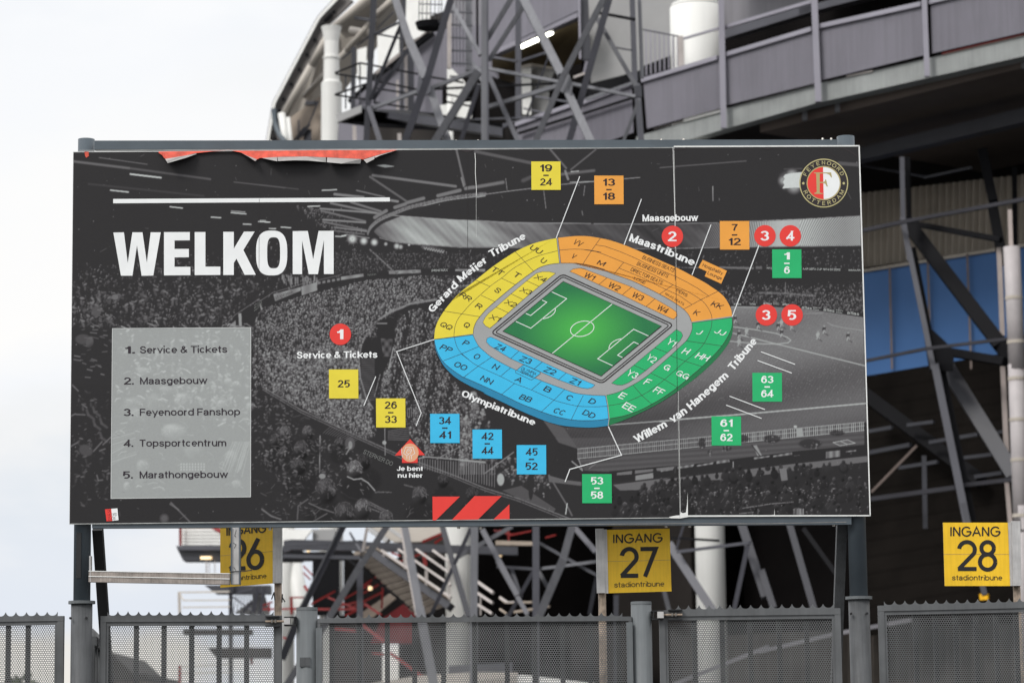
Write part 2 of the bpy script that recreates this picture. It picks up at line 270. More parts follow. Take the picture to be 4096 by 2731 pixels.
def stroke(mb, pts, wd, d, fn=None, closed=False):     # flat band of constant width along photo points
    fn = fn or SP; P = [np.array(p, float) for p in pts]; n = len(P); o = []
    for i in range(n):
        a = P[(i-1) % n] if (closed or i > 0) else P[i]; b = P[(i+1) % n] if (closed or i < n-1) else P[i]
        d1 = P[i]-a; d2 = b-P[i]
        d1 = d1/np.linalg.norm(d1) if np.linalg.norm(d1) > 1e-6 else None; d2 = d2/np.linalg.norm(d2) if np.linalg.norm(d2) > 1e-6 else None
        d1 = d2 if d1 is None else d1; d2 = d1 if d2 is None else d2
        t = d1+d2; t /= max(np.linalg.norm(t), 1e-6); nn = np.array([-t[1], t[0]]); k = 1/max(.5, abs(float(np.dot(nn, np.array([-d1[1], d1[0]])))))
        o += [fn(tuple(P[i]+nn*wd/2*k), d), fn(tuple(P[i]-nn*wd/2*k), d)]
    fs = [(2*i, 2*i+1, 2*((i+1) % n)+1, 2*((i+1) % n)) for i in range(n if closed else n-1)]
    mb.add(o, fs); return mb
def poly(mb, pts, d, fn=None):
    fn = fn or SP; return mb.face(*[fn(p, d) for p in pts])
def disc(mb, c, r, d, n=48, fn=None, ry=None):
    return poly(mb, [(c[0]+r*math.cos(i*2*math.pi/n), c[1]+(ry or r)*math.sin(i*2*math.pi/n)) for i in range(n)], d, fn)
def ring(mb, c, r0, r1, d, n=64, fn=None):
    return stroke(mb, [(c[0]+(r0+r1)/2*math.cos(i*2*math.pi/n), c[1]+(r0+r1)/2*math.sin(i*2*math.pi/n)) for i in range(n)], r1-r0, d, fn, True)
# ---------------------------------------------------------------- the printed black-and-white photo on the board
# drawn procedurally, stroke by stroke, into an array that becomes the print's colour attribute
U0, V0, KS = 260.0, 560.0, 2.0
CWD, CHT = 1620, 775
cv = np.full((CHT, CWD), .027, np.float32)
gy, gx = np.mgrid[0:CHT, 0:CWD].astype(np.float32)
def c_(p): return ((p[0]-U0)/KS, (p[1]-V0)/KS)
def bbox(P, pad):
    x0 = int(max(0, min(p[0] for p in P)-pad)); x1 = int(min(CWD, max(p[0] for p in P)+pad+2)); y0 = int(max(0, min(p[1] for p in P)-pad)); y1 = int(min(CHT, max(p[1] for p in P)+pad+2))
    return x0, x1, y0, y1
def inpoly(P, X, Y):
    r = np.zeros(X.shape, bool); n = len(P)
    for i in range(n):
        x1, y1 = P[i]; x2, y2 = P[(i+1) % n]
        if y1 == y2: continue
        r ^= ((Y < y1) != (Y < y2)) & (X < (x2-x1)*(Y-y1)/(y2-y1)+x1)
    return r
def fillp(pts, val, alpha=1.0):
    P = [c_(p) for p in pts]; x0, x1, y0, y1 = bbox(P, 1)
    if x1 <= x0 or y1 <= y0: return
    X = gx[y0:y1, x0:x1]; Y = gy[y0:y1, x0:x1]; a = np.zeros(X.shape, np.float32)
    for ox, oy in ((-.25, -.25), (.25, -.25), (-.25, .25), (.25, .25)): a += inpoly(P, X+ox, Y+oy)*.25
    v = val(X*KS+U0, Y*KS+V0) if callable(val) else val
    s = cv[y0:y1, x0:x1]; cv[y0:y1, x0:x1] = s+(v-s)*a*alpha
def lin(pts, wd, val, alpha=1.0, soft=.6, breakup=0.0):
    pts = [c_(p) for p in pts]; wd = wd/KS
    for a, b in zip(pts[:-1], pts[1:]):
        x0, x1, y0, y1 = bbox([a, b], wd+2)
        if x1 <= x0 or y1 <= y0: continue
        X = gx[y0:y1, x0:x1]-a[0]; Y = gy[y0:y1, x0:x1]-a[1]; dx, dy = b[0]-a[0], b[1]-a[1]; l2 = max(dx*dx+dy*dy, 1e-6)
        t = np.clip((X*dx+Y*dy)/l2, 0, 1); d = np.hypot(X-t*dx, Y-t*dy)
        k = np.clip((wd/2-d)/soft+.5, 0, 1)*alpha
        if breakup: k = k*(rng.random(k.shape) > breakup)
        s = cv[y0:y1, x0:x1]; cv[y0:y1, x0:x1] = s+(val-s)*k
def glow(c, r, val):
    c = c_(c); r = r/KS; x0, x1, y0, y1 = bbox([c], r*3)
    if x1 <= x0 or y1 <= y0: return
    d = np.hypot(gx[y0:y1, x0:x1]-c[0], gy[y0:y1, x0:x1]-c[1])/r
    cv[y0:y1, x0:x1] = np.maximum(cv[y0:y1, x0:x1], val*np.clip(1.35*np.exp(-d*d*1.6), 0, 1))
def ell(c, rx, ry, val, alpha=1.0, ang=0.0, shade=0.0, soft=.25):
    c = c_(c); rx /= KS; ry /= KS; x0, x1, y0, y1 = bbox([c], max(rx, ry)+2)
    if x1 <= x0 or y1 <= y0: return
    X = gx[y0:y1, x0:x1]-c[0]; Y = gy[y0:y1, x0:x1]-c[1]; ca, sa = math.cos(ang), math.sin(ang)
    x = (X*ca+Y*sa)/rx; y = (-X*sa+Y*ca)/ry; d = np.hypot(x, y); k = np.clip((1-d)/soft+.5, 0, 1)*alpha
    v = val*(1-shade*np.clip(.5+.5*y+.35*x, 0, 1.2)) if shade else val
    s = cv[y0:y1, x0:x1]; cv[y0:y1, x0:x1] = s+(v-s)*k
def blobs(px, py, rx, ry, val, ang):                   # many small marks at once, brightest wins
    px = (np.asarray(px)-U0)/KS; py = (np.asarray(py)-V0)/KS; rx = np.asarray(rx)/KS; ry = np.asarray(ry)/KS
    k = int(math.ceil(max(rx.max(), ry.max())))+1; ix = np.round(px).astype(int); iy = np.round(py).astype(int); ca, sa = np.cos(ang), np.sin(ang)
    for dy in range(-k, k+1):
        for dx in range(-k, k+1):
            X = ix+dx-px; Y = iy+dy-py; d = np.hypot((X*ca+Y*sa)/np.maximum(rx, .35), (-X*sa+Y*ca)/np.maximum(ry, .35))
            v = val*np.clip((1.25-d)/.6, 0, 1); ok = (v > .01) & (ix+dx >= 0) & (ix+dx < CWD) & (iy+dy >= 0) & (iy+dy < CHT)
            np.maximum.at(cv, (iy[ok]+dy, ix[ok]+dx), v[ok])
def crowd(pts, n, r, val, dens=None, flat=.6):
    xs = [p[0] for p in pts]; ys = [p[1] for p in pts]
    X = rng.uniform(min(xs), max(xs), n*3); Y = rng.uniform(min(ys), max(ys), n*3); k = inpoly(pts, X, Y)
    if dens: k &= rng.random(X.shape) < dens(X, Y)
    X, Y = X[k][:n], Y[k][:n]; n = len(X)
    if n == 0: return
    f = rng.uniform(.6, 1.3, n); b = .034+.62*val*rng.uniform(.10, 1.0, n)**2.4
    blobs(X, Y, r*f, r*f*flat, b, rng.uniform(-.9, .9, n))                        # heads and faces
    blobs(X+rng.normal(0, r*.5, n), Y+r*1.9, r*f*.55, r*f*1.25, b*rng.uniform(.15, .75, n), rng.uniform(-.5, .5, n))   # lit arms and coats
def head(x, y, r, v=.12):                              # a spectator seen from behind in the foreground: dark shape with broken rim light
    ell((x+r*.2, y+r*2.2), r*1.8, r*1.5, .018, .9, rng.uniform(-.2, .2), 0, .3)
    ell((x, y), r*.80, r*.98, v*.55, .9, rng.uniform(-.35, .35), .9, .35)
    ell((x-r*.2, y-r*.3), r*.45, r*.5, v, .6, .3, .6, .9)
    for i in range(int(r*3.2)):                         # hair and folds
        a = rng.uniform(-3.3, .2); rr = rng.uniform(.3, 1.0); px, py = x+math.cos(a)*r*.8*rr, y+math.sin(a)*r*rr
        lin([(px, py), (px+rng.normal(0, r*.10)+r*.05, py+r*rng.uniform(.05, .28))], 1.5, v*rng.uniform(.3, 2.6), .5)
    for i in range(7):
        a = -2.9+i*.36+rng.uniform(-.1, .1); b = a+rng.uniform(.15, .36); k = rng.uniform(.93, 1.02)
        lin([(x+r*.8*k*math.cos(a), y+r*k*math.sin(a)), (x+r*.8*k*math.cos(b), y+r*k*math.sin(b))], rng.uniform(1.2, 3), v*rng.uniform(.8, 2.4), .7)
    for sd in (-1, 1):                                  # collar and shoulder folds
        for i in range(5):
            x0 = x+sd*r*rng.uniform(.3, 1.6); y0 = y+r*rng.uniform(1.0, 2.2)
            lin([(x0, y0), (x0+sd*r*rng.uniform(.1, .5), y0+r*rng.uniform(-.1, .5))], rng.uniform(1.5, 3.5), v*rng.uniform(.5, 1.6), .6, 1.0)
# --- roof interior, top of the print
for a, b, wd, v, al in ((q('S11', 145, 330), q('S11', 720, 400), 9, .16, .8), (q('S11', 720, 400), q('S11', 1570, 515), 8, .12, .7), (q('S11', 1820, 545), q('S11', 2352, 605), 4, .12, .8), (q('S11', 300, 565), q('S11', 1500, 690), 8, .055, .7),
                        (q('S11', 410, 290), q('S11', 910, 360), 2.5, .22, .7), (q('S12', 0, 575), q('S12', 400, 620), 4, .10, .7), (q('S13', 160, 225), q('S13', 740, 345), 12, .12, .8), (q('S13', 940, 200), q('S13', 1110, 400), 7, .16, .8),
                        (q('S13', 1420, 205), q('S13', 1160, 415), 6, .15, .7), (q('S14', 0, 395), q('S14', 900, 325), 3, .18, .7), (q('S14', 1870, 350), q('S14', 2070, 365), 14, .12, .7), (q('S14', 1300, 410), q('S14', 1480, 405), 5, .10, .6)):
    lin([a, b], wd, v, al, 2.0)
# the hanging roof ring, its inner rim and beams
band = Q('S12', 1195, 1070, 1195, 1020, 1240, 965, 1330, 910, 1400, 895, 1700, 918, 2000, 938, 2352, 955) + Q('S13', 500, 968, 1050, 975, 1390, 980, 1870, 985) + Q('S14', 600, 970, 940, 962, 1480, 935, 2095, 905, 2100, 1205, 640, 1225, 0, 1240) + Q('S13', 1800, 1240, 900, 1228, 0, 1222) + Q('S12', 2000, 1215, 1600, 1190, 1400, 1165, 1250, 1120)
def bandv(U, V):
    b = np.interp(U, [1490, 1560, 1640, 1760, 1900, 2020, 2150, 2300, 2600, 2780, 2900, 3000, 3080, 3130, 3230, 3300, 3380, 3440], [.12, .20, .33, .36, .30, .22, .14, .075, .05, .065, .14, .24, .40, .48, .40, .30, .26, .30])
    s1 = np.sin((U*.62-V*1.0)/9.0+np.sin(U/70)*1.2); s2 = np.sin((U*.7-V)/31.0+1.0); fine = np.sin((U*.9-V*.8)/4.1)
    left = b*(1+.22*s2+.13*s1+.07*fine-.45*np.clip((V-(U-1480)*.62-915)/60, 0, 1)*(U < 1760))
    c = 1+.5*np.sin((U+(V-860)*(U-3080)/300.*1.0)/1.75)*np.clip(np.abs(U-3120)/60-.4, .15, 1)
    return np.where(U > 2830, np.where(np.abs(U-3145) < 55, b, b*c), left)
fillp(band, bandv)
rim = smoothpts(Q('S12', 1135, 1085, 1165, 1010, 1260, 930, 1400, 870, 1560, 808, 1770, 758, 2000, 708, 2352, 668) + Q('S13', 170, 686, 450, 648, 740, 612, 1050, 572, 1390, 540, 1880, 497), 5)
lin(rim[:36], 13, .20, .8, 1.5, .25); lin(rim[36:], 3.5, .26, .8); lin([(x, y+8) for x, y in rim[:40]], 3, .40, .7)
lin([(x+4, y+14) for x, y in rim[:24]], 14, .028, .9, 2)
for a in ((1410, 810, 1520, 775), (1540, 760, 1710, 715), (1860, 688, 2090, 632), (2150, 612, 2225, 600), (1200, 915, 1245, 885), (1260, 880, 1320, 845)): lin(Q('S12', *a), 13, .20, .9, 2)
for a, wd, v in (((1180, 475, 2045, 590), 10, .20), ((1150, 490, 1530, 745), 8, .14), ((1010, 632, 1300, 700), 5, .2), ((780, 672, 1080, 705), 10, .25), ((1360, 735, 1440, 748), 9, .28), ((740, 765, 1240, 872), 8, .22), ((950, 755, 1260, 850), 8, .2),
                 ((630, 822, 1210, 868), 7, .26), ((640, 845, 1100, 955), 7, .18), ((660, 938, 1100, 968), 7, .26), ((660, 960, 1110, 1050), 7, .18), ((780, 1018, 1115, 1060), 5, .26), ((740, 1050, 1090, 1090), 5, .16), ((900, 1095, 1140, 1130), 4, .26), ((2055, 215, 2140, 575), 8, .17), ((2105, 500, 2130, 590), 5, .25)):
    lin(Q('S12', *a), wd, v, .85, 1.6)
lin(Q('S13', 150, 600, 450, 548), 12, .20, .8, 3); lin(Q('S13', 660, 530, 740, 495), 14, .10, .8, 4); lin(Q('S13', 1055, 465, 1400, 425), 10, .15, .8, 3); lin(Q('S13', 1100, 430, 1130, 515), 9, .25, .8); lin(Q('S13', 1160, 437, 1240, 431), 3, .5); lin(Q('S13', 1150, 548, 1400, 538), 3, .35)
for a in ((875, 628, 898, 820), (1305, 585, 1293, 685), (1275, 848, 1283, 890), (478, 510, 492, 625)): lin(Q('S13', *a), 3, .22, .8)
lin(Q('S14', 552, 590, 554, 740), 3, .35, .9)
lin(Q('S12', 1380, 893, 1700, 917, 2000, 938, 2352, 952) + Q('S13', 500, 968, 1050, 975, 1365, 978), 3, .34, .8)
lin(Q('S13', 1400, 980, 1870, 985) + Q('S14', 600, 970), 3, .24, .8); lin(Q('S14', 940, 958, 1480, 935, 2095, 903), 5, .33, .8, .6, .15)
lin(Q('S12', 1250, 1128, 1400, 1170, 1600, 1195, 2000, 1220) + Q('S13', 0, 1226, 900, 1232, 1800, 1243) + Q('S14', 0, 1243, 640, 1228, 2100, 1208), 3, .30, .7, .6, .1)
# light fittings
for k, a, wd in (('S11', (735, 462, 1055, 500), 6), ('S11', (528, 630, 715, 650), 4.5), ('S11', (1150, 803, 1280, 817), 4), ('S11', (1790, 865, 1945, 878), 4), ('S11', (1790, 848, 1935, 858), 2), ('S11', (1580, 912, 1680, 917), 4), ('S11', (1915, 983, 1997, 988), 4), ('S11', (2075, 957, 2195, 964), 4), ('S11', (2185, 1029, 2255, 1032), 3),
                 ('S12', (650, 632, 800, 625), 4), ('S12', (500, 800, 625, 795), 4), ('S12', (0, 957, 100, 965), 4), ('S12', (220, 1015, 320, 1022), 4), ('S12', (95, 1030, 160, 1033), 3), ('S12', (790, 1112, 850, 1114), 4), ('S12', (855, 1110, 895, 1102), 6), ('S12', (0, 945, 60, 948), 2)):
    lin(Q(k, *a), wd, .58, .95)
fillp(Q('S12', 1215, 372, 1300, 362, 1408, 382, 1310, 393), .52)
for k, x, y, r, v in (('S12', 965, 1138, 17, .62), ('S12', 1085, 1160, 14, .58), ('S12', 1195, 1174, 13, .58), ('S12', 1430, 1214, 11, .5), ('S12', 1470, 1222, 9, .4), ('S12', 1315, 1192, 7, .4), ('S12', 1558, 1200, 5, .5), ('S14', 1290, 530, 20, .30), ('S14', 1380, 470, 24, .30), ('S14', 1400, 590, 28, .30), ('S14', 1340, 530, 40, .16)): glow(q(k, x, y), r, v)
for i in range(9):
    a = i*.7; lin([q('S12', 965, 1138), q('S12', 965+75*math.cos(a), 1138+75*math.sin(a))], 1.5, .3, .4)
fillp(Q('S14', 1290, 490, 1310, 465, 1380, 452, 1500, 440, 1500, 602, 1400, 604, 1280, 612, 1300, 575, 1285, 545, 1305, 510), .62)
lin(Q('S12', 1705, 1222, 1910, 1270), 18, .13, .8, 1.5, .3)
for x in range(1715, 1910, 26): lin(Q('S12', x, 1222+(x-1705)*.2, x+13, 1245+(x-1705)*.2, x+26, 1225+(x-1705)*.2), 2, .4)
crowd(Q('S12', 380, 790, 760, 830, 1080, 1060, 900, 1080, 600, 1000), 260, 3.2, .34, None, .5)
# --- the tiers of spectators
upper = Q('S21', 130, 80, 560, 90, 1000, 60) + Q('S12', 300, 1130, 900, 1190, 1500, 1230, 2352, 1260) + Q('S13', 900, 1270) + Q('S22', 2352, 150, 1680, 150, 1080, 195, 430, 330, 0, 500) + Q('S21', 2200, 430, 1900, 600, 1740, 750, 545, 750, 130, 760)
crowd(upper, 2600, 3.2, .32, lambda U, V: np.clip(.25+(V-1000)/500., .1, 1)*np.interp(U, [260, 500, 900, 1300, 2100], [.75, .8, .9, .7, .5]), .55)
crowd(Q('S21', 130, 130, 1700, 60, 2100, 300, 1700, 720, 130, 740), 420, 8.5, .22, lambda U, V: np.clip((V-1030)/220., .1, 1), .5)
crowd(Q('S12', 780, 1280, 2352, 1290, 2352, 1420, 1500, 1450, 780, 1500), 900, 2.8, .2, None, .7)
lin(Q('S12', 1150, 1250, 1270, 1360, 1390, 1470), 5, .22, .8, 1, .25)
lower = Q('S22', 0, 560, 430, 430, 1080, 270, 1700, 210, 2352, 220, 2100, 430, 1500, 520, 1240, 690, 1090, 860, 1030, 1100, 1050, 1300, 1130, 1568) + Q('S32', 1200, 520, 1090, 560, 700, 380, 300, 150, 0, 20)+Q('S31', 2352, 20, 2010, 0)+Q('S21', 2000, 1000, 2000, 780)
crowd(lower, 9500, 2.9, .52, lambda U, V: np.clip(.35+np.exp(-((U-1380)/330.)**2), 0, 1), .75)
crowd(lower, 1500, 2.6, .5, lambda U, V: np.exp(-((V-1170)/160.)**2), .8)
crowd(Q('S32', 20, -340, 1000, -400, 1130, 0, 1200, 500, 700, 340, 100, 20), 900, 6.0, .42, None, .8)
right_block = Q('S22', 1450, 620, 1640, 560, 1900, 560, 1830, 880, 1830, 1000, 1900, 1160, 2100, 1400, 2352, 1500, 2352, 1568) + Q('S33', 160, 400, 120, 780, 0, 780) + Q('S32', 1660, 740, 1540, 420, 1200, 140, 1180, 0) + Q('S22', 1380, 1000)
crowd(right_block, 3800, 3.2, .52, lambda U, V: np.where(np.sin((U*1.0+V*.18)/11.5) > -.35, 1, .25), .75)
crowd(Q('S33', 0, 150, 150, 60, 330, 420, 450, 760, 130, 780, 0, 900), 260, 8, .45, None, .7)
# tunnel and stairs in the middle of the tier
fillp(Q('S22', 1235, 700, 1400, 640, 1435, 600, 1450, 640, 1400, 760, 1410, 860, 1380, 1040, 1300, 1210, 1200, 1500, 1060, 1500, 1040, 1080, 1110, 870), .024)
fillp(Q('S22', 1260, 870, 1390, 880, 1360, 1060, 1290, 1060), lambda U, V: .07+.05*np.sin(U/5)*np.sin(V/7))
for i in range(22): lin(Q('S22', 1060, 1085+i*20, 1195, 1090+i*20), 3, .13, .7)
lin(Q('S22', 1108, 840, 1060, 940, 1035, 1080, 1050, 1290, 1110, 1490, 1180, 1600), 6, .24, .8, 1, .2); lin(Q('S22', 1255, 665, 1370, 590, 1500, 540, 1560, 510, 1840, 465), 9, .24, .9, 1, .1)
lin(Q('S22', 1225, 715, 1325, 715), 4, .25); lin(Q('S22', 1395, 965, 1345, 1190), 4, .3); lin(Q('S22', 1255, 1250, 1195, 1480), 4, .22, .8, 1, .2); lin(Q('S22', 1460, 1035, 1700, 1080), 3, .2, .8, 1, .3)
crowd(Q('S22', 1130, 750, 1230, 720, 1230, 860, 1110, 860), 40, 5, .35)
for a in ((80, 735, 560, 890), (560, 890, 860, 1010), (0, 1070, 380, 1160, 720, 1225), (0, 700, 150, 760)): lin(Q('S22', *a), 4, .2, .75, 1, .25)
# boards along the balcony front
led = Q('S21', 1745, 750, 1830, 640, 2080, 480) + Q('S22', 0, 500, 130, 415, 430, 330, 850, 225, 1080, 190, 1680, 150, 2352, 145, 2352, 200, 1680, 190, 1080, 235, 850, 270, 600, 320, 430, 405, 130, 495, 0, 560) + Q('S21', 1900, 740)
fillp(led, .026)
lin(Q('S21', 1740, 720, 1830, 625, 2080, 460) + Q('S22', 0, 480, 130, 395, 430, 305, 850, 205), 3, .15, .7)
for a in ((140, 410, 425, 335, 425, 372, 160, 482), (430, 330, 595, 282, 598, 370, 438, 422), (845, 228, 1082, 195, 1084, 225, 848, 262), (1348, 166, 1680, 153, 1682, 186, 1350, 200), (2040, 148, 2352, 145, 2352, 172, 2040, 168), (20, 540, 0, 500, 0, 540, 10, 560)): fillp(Q('S22', *a), lambda U, V: .28+.06*np.sin(U/9), .85)
fillp(Q('S21', 1865, 610, 1895, 610, 1900, 740, 1872, 735), .30); fillp(Q('S21', 1835, 680, 1838, 750, 1760, 752), .22)
for i in range(5): fillp(Q('S22', 603+i*50, 282-i*9, 632+i*50, 276-i*9, 634+i*50, 300-i*9, 604+i*50, 306-i*9), .2)
for i in range(60):
    x = rng.uniform(230, 600); lin([q('S22', x, rng.uniform(205, 300)), q('S22', x+rng.uniform(-5, 12), rng.uniform(215, 325))], 3, rng.uniform(.15, .35), .7)
# --- right: far stands, boards, the pitch
crowd(Q('S14', 200, 1270, 2100, 1240, 2110, 1568, 900, 1568, 700, 1450), 420, 2.8, .25, None, .6)
fillp(Q('S24', 620, 120, 980, 128, 980, 150, 620, 140), .18, .8); fillp(Q('S24', 1000, 118, 1065, 120, 1065, 148, 1000, 145), .12)
lin(Q('S24', 180, 130, 400, 133), 3, .25, .8, .6, .3)
fillp(Q('S24', 560, 160, 2110, 165, 2125, 640, 1500, 560, 740, 530), .026)
crowd(Q('S24', 600, 320, 2120, 270, 2125, 600, 1500, 540, 720, 510, 640, 390), 1500, 2.6, .34, lambda U, V: np.clip((V-1120)/80., .15, 1), .7)
lin(Q('S24', 1040, 395, 1300, 400, 1600, 425), 8, .22, .7, 1, .3); lin(Q('S24', 620, 385, 700, 380), 4, .25, .8, .6, .3); lin(Q('S24', 1312, 290, 1310, 400), 3, .2)
pitch = Q('S24', 740, 535, 1100, 538, 1500, 560, 2125, 650, 2150, 1568) + Q('S34', 2150, 190, 2160, 385, 850, 505, 0, 600) + Q('S33', 1230, 665, 1030, 600, 860, 345, 1100, 440, 1540, 435) + Q('S24', 0, 1300, 400, 1100, 700, 850)
def pitchv(U, V):
    t = (V-1210)/(1780-1210); s = np.sin((V+.22*U)/46.0); n = np.sin(U*.31+V*.7)*np.sin(U*.17-V*.43)
    return .225-.15*np.clip(t, 0, 1)**.7+.030*s*(t < .95)+.012*n
fillp(pitch, pitchv)
cvn = rng.random((CHT, CWD)).astype(np.float32)
P_ = [c_(p) for p in pitch]; k = inpoly(P_, gx, gy); cv[k] *= (.86+.28*cvn[k])
pk = rng.random((CHT, CWD)) > .990; cv[k & pk & (gy < 520)] = .30
fillp(Q('S33', 870, 370, 1090, 450, 1230, 660, 1040, 600), .10, .8)
lin(Q('S24', 760, 750, 1000, 780, 1220, 820, 1330, 860, 1368, 890, 1340, 915, 1220, 930, 1000, 925, 730, 900), 4, .45, .8); lin(Q('S24', 760, 815, 1230, 932, 1700, 1048, 2145, 1157), 4.5, .42, .85); lin(Q('S34', 0, 380, 190, 358, 1000, 292, 2152, 190), 5, .5, .9); lin(Q('S33', 1570, 415, 2300, 360), 4, .42, .8)
lin(Q('S24', 1750, 705, 1800, 735, 1950, 765, 2125, 788), 4, .3, .8); lin(Q('S24', 1500, 612, 1700, 607), 3, .3, .7); lin(Q('S24', 750, 540, 1000, 548), 4, .35, .7)
for x, y in ((785, 660), (905, 790), (825, 820), (825, 900), (1235, 735), (1270, 700), (1272, 805), (1025, 720), (1715, 770), (1650, 830), (1965, 840), (1375, 730)):
    d = rng.random() < .5
    lin(Q('S24', x+8, y+45, x+40, y+70), 5, .05, .7, 1.5)
    ell(q('S24', x, y), 7, 10, .05 if d else .38, 1, .3); ell(q('S24', x+2, y-26), 4, 4.5, .3); lin(Q('S24', x, y+15, x-10, y+48), 4, .42, .9); lin(Q('S24', x+4, y+15, x+16, y+45), 4, .32, .9)
# barrier, running track, low wall
fillp(Q('S33', 1030, 600, 1230, 665, 1225, 775, 1205, 870, 960, 830), .026)
bt = lambda x: 665-.118*(x-1230); bb = lambda x: 772-.108*(x-1230)   # on S33 scale, running on to the right
fillp(Q('S33', 1230, 665, 4215, 385, 4215, 475, 1230, 775), .045)
for i in range(150):
    x = 1235+i*20
    if x > 4230: break
    a, b = (x, 665-(x-1230)*.0935), (x, 770-(x-1230)*.0985)
    lin([q('S33', *a), q('S33', *b)], 2.2, .58 if x > 2900 else .36, .9)
    if i % 4 == 2: lin([q('S33', x, a[1]+12), q('S33', x, b[1]-8)], 5, .13, .8)
for f in (0, .45, .98): lin(Q('S33', 1230, 665+105*f, 4225, 385+88*f), 2.4, .42, .85)
fillp(Q('S33', 1230, 780, 4225, 480, 4225, 640, 2900, 800, 1560, 905, 1300, 890), lambda U, V: .085+.015*np.sin(V/3.3+U*.02), .95)
lin(Q('S33', 1170, 795, 1280, 890), 4, .3); lin(Q('S33', 1240, 770, 1280, 890), 3, .3); lin(Q('S33', 1350, 870, 1440, 800), 3, .2)
fillp(Q('S34', 975, 630, 1010, 628, 1065, 735, 1020, 742), .28); lin(Q('S34', 960, 625, 1050, 745), 4, .03)
for a in ((870, 560, 60, 40), (1170, 560, 90, 45), (1570, 610, 120, 50), (700, 660, 50, 26), (1850, 500, 80, 30), (440, 610, 40, 60), (520, 700, 25, 22)):
    ell(q('S34', a[0], a[1]), a[2]*.38, a[3]*.38, .030, .9); crowd([q('S34', a[0]-a[2], a[1]-a[3]), q('S34', a[0]+a[2], a[1]-a[3]), q('S34', a[0]+a[2], a[1]+a[3]), q('S34', a[0]-a[2], a[1]+a[3])], 10, 4, .4)
fillp(Q('S34', 1425, 450, 1490, 450, 1500, 535, 1430, 540), .34); ell(q('S34', 1415, 432), 7, 5, .45); fillp(Q('S34', 1810, 598, 1960, 570, 2040, 605, 1880, 632), .12)
for a in ((1810, 598, 1960, 570), (1960, 570, 2040, 605), (2040, 605, 1880, 632), (1880, 632, 1810, 598), (1885, 585, 1960, 618)): lin(Q('S34', *a), 2.5, .4)
wall = Q('S33', 1560, 900, 2300, 830) + Q('S34', 0, 865, 700, 780, 1400, 690, 2165, 620, 2170, 735, 1400, 820, 700, 900, 0, 985) + Q('S33', 2200, 955, 1600, 1010)
fillp(wall, .023)
for a in ((0, 870, 150, 855, 130, 885, 10, 905), (180, 850, 360, 825, 345, 850, 180, 875), (385, 835, 565, 802, 550, 825, 385, 850), (590, 795, 720, 775, 730, 800, 590, 822), (980, 755, 1150, 735, 1140, 750, 985, 775), (1185, 735, 1380, 700, 1380, 725, 1185, 752), (1735, 695, 1885, 680, 1885, 745, 1735, 765), (1940, 690, 2050, 675, 2050, 690, 1945, 700)): fillp(Q('S34', *a), lambda U, V: .20+.08*np.sin(U/4.0), .9)
for a in ((1640, 915, 1800, 895, 1795, 930, 1640, 940), (1830, 890, 2020, 875, 2015, 900, 1830, 925), (2050, 868, 2235, 850, 2225, 885, 2060, 895)): fillp(Q('S33', *a), .17, .9)
fillp(Q('S33', 1835, 945, 2018, 915, 2020, 970, 1835, 995), .24)
fillp(Q('S33', 1600, 1040, 2200, 965) + Q('S34', 0, 990, 700, 905, 1400, 822, 2170, 740, 2172, 800, 1500, 880, 700, 990, 0, 1070) + Q('S33', 2000, 1100, 1700, 1120), .135)
fillp(Q('S33', 920, 940, 1100, 990, 1270, 1010, 1270, 1050, 930, 1010), .12); fillp(Q('S33', 440, 1100, 640, 1050, 1000, 1290, 980, 1330, 750, 1240), .08)
lin(Q('S33', 930, 940, 1110, 1240, 1170, 1360), 6, .12); lin(Q('S33', 1120, 1235, 1105, 1345), 4, .5); lin(Q('S34', 290, 1040, 280, 1330), 4, .55); lin(Q('S34', 765, 800, 765, 985), 3, .3)
stands_r = Q('S33', 1600, 1100, 2000, 1090, 2200, 1020) + Q('S34', 100, 1010, 700, 985, 1400, 900, 2170, 800, 2195, 1355, 300, 1360) + Q('S33', 2200, 1380, 1600, 1380)
fillp(stands_r, .024)
def backs(key, x0, x1, f, r, n, v):
    for i in range(n):
        x = x0+(x1-x0)*(i+rng.uniform(-.6, .6))/n; y = f(x)+rng.uniform(-34, 34); c = q(key, x, y); rr = r*rng.uniform(.6, 1.35)*.38; b = v*rng.uniform(.0, 1.0)**2.2
        ell((c[0]+rng.normal(0, rr*.3), c[1]+rr*2.6), rr*rng.uniform(1.5, 2.4), rr*rng.uniform(1.9, 2.7), .020*rng.uniform(.8, 1.5)+b*.12, 1, rng.uniform(-.2, .2), .3, .2); ell(c, rr*rng.uniform(.7, .9), rr, .022+b*.7, 1, rng.uniform(-.3, .3), .8, .4)
        if rng.random() < .6: lin([(c[0]-rr*.7, c[1]-rr*.5), (c[0]-rr*.1, c[1]-rr), (c[0]+rr*.7, c[1]-rr*.4)], 1.5, .03+b*2.2, .7)
        if rng.random() < .5: lin([(c[0]-rr*1.8, c[1]+rr*2.4), (c[0]-rr*.9, c[1]+rr*1.1)], 1.6, .03+b*1.3, .6)
        if rng.random() < .35: crowd([(c[0]-rr*1.6, c[1]+rr), (c[0]+rr*1.6, c[1]+rr), (c[0]+rr*1.6, c[1]+rr*4), (c[0]-rr*1.6, c[1]+rr*4)], 4, rr*.3, .35)
backs('S34', -150, 2150, lambda x: 990-x*.085-(np.abs(x-1050) < 500)*25, 20, 34, .08)
backs('S34', -200, 2150, lambda x: 1075-x*.06, 22, 30, .10); backs('S34', -250, 2170, lambda x: 1170-x*.035, 26, 26, .10); backs('S34', -300, 2150, lambda x: 1270-x*.02, 30, 22, .09)
backs('S33', 1620, 2300, lambda x: 1150, 22, 10, .08); backs('S33', 1620, 2300, lambda x: 1270, 30, 9, .10)
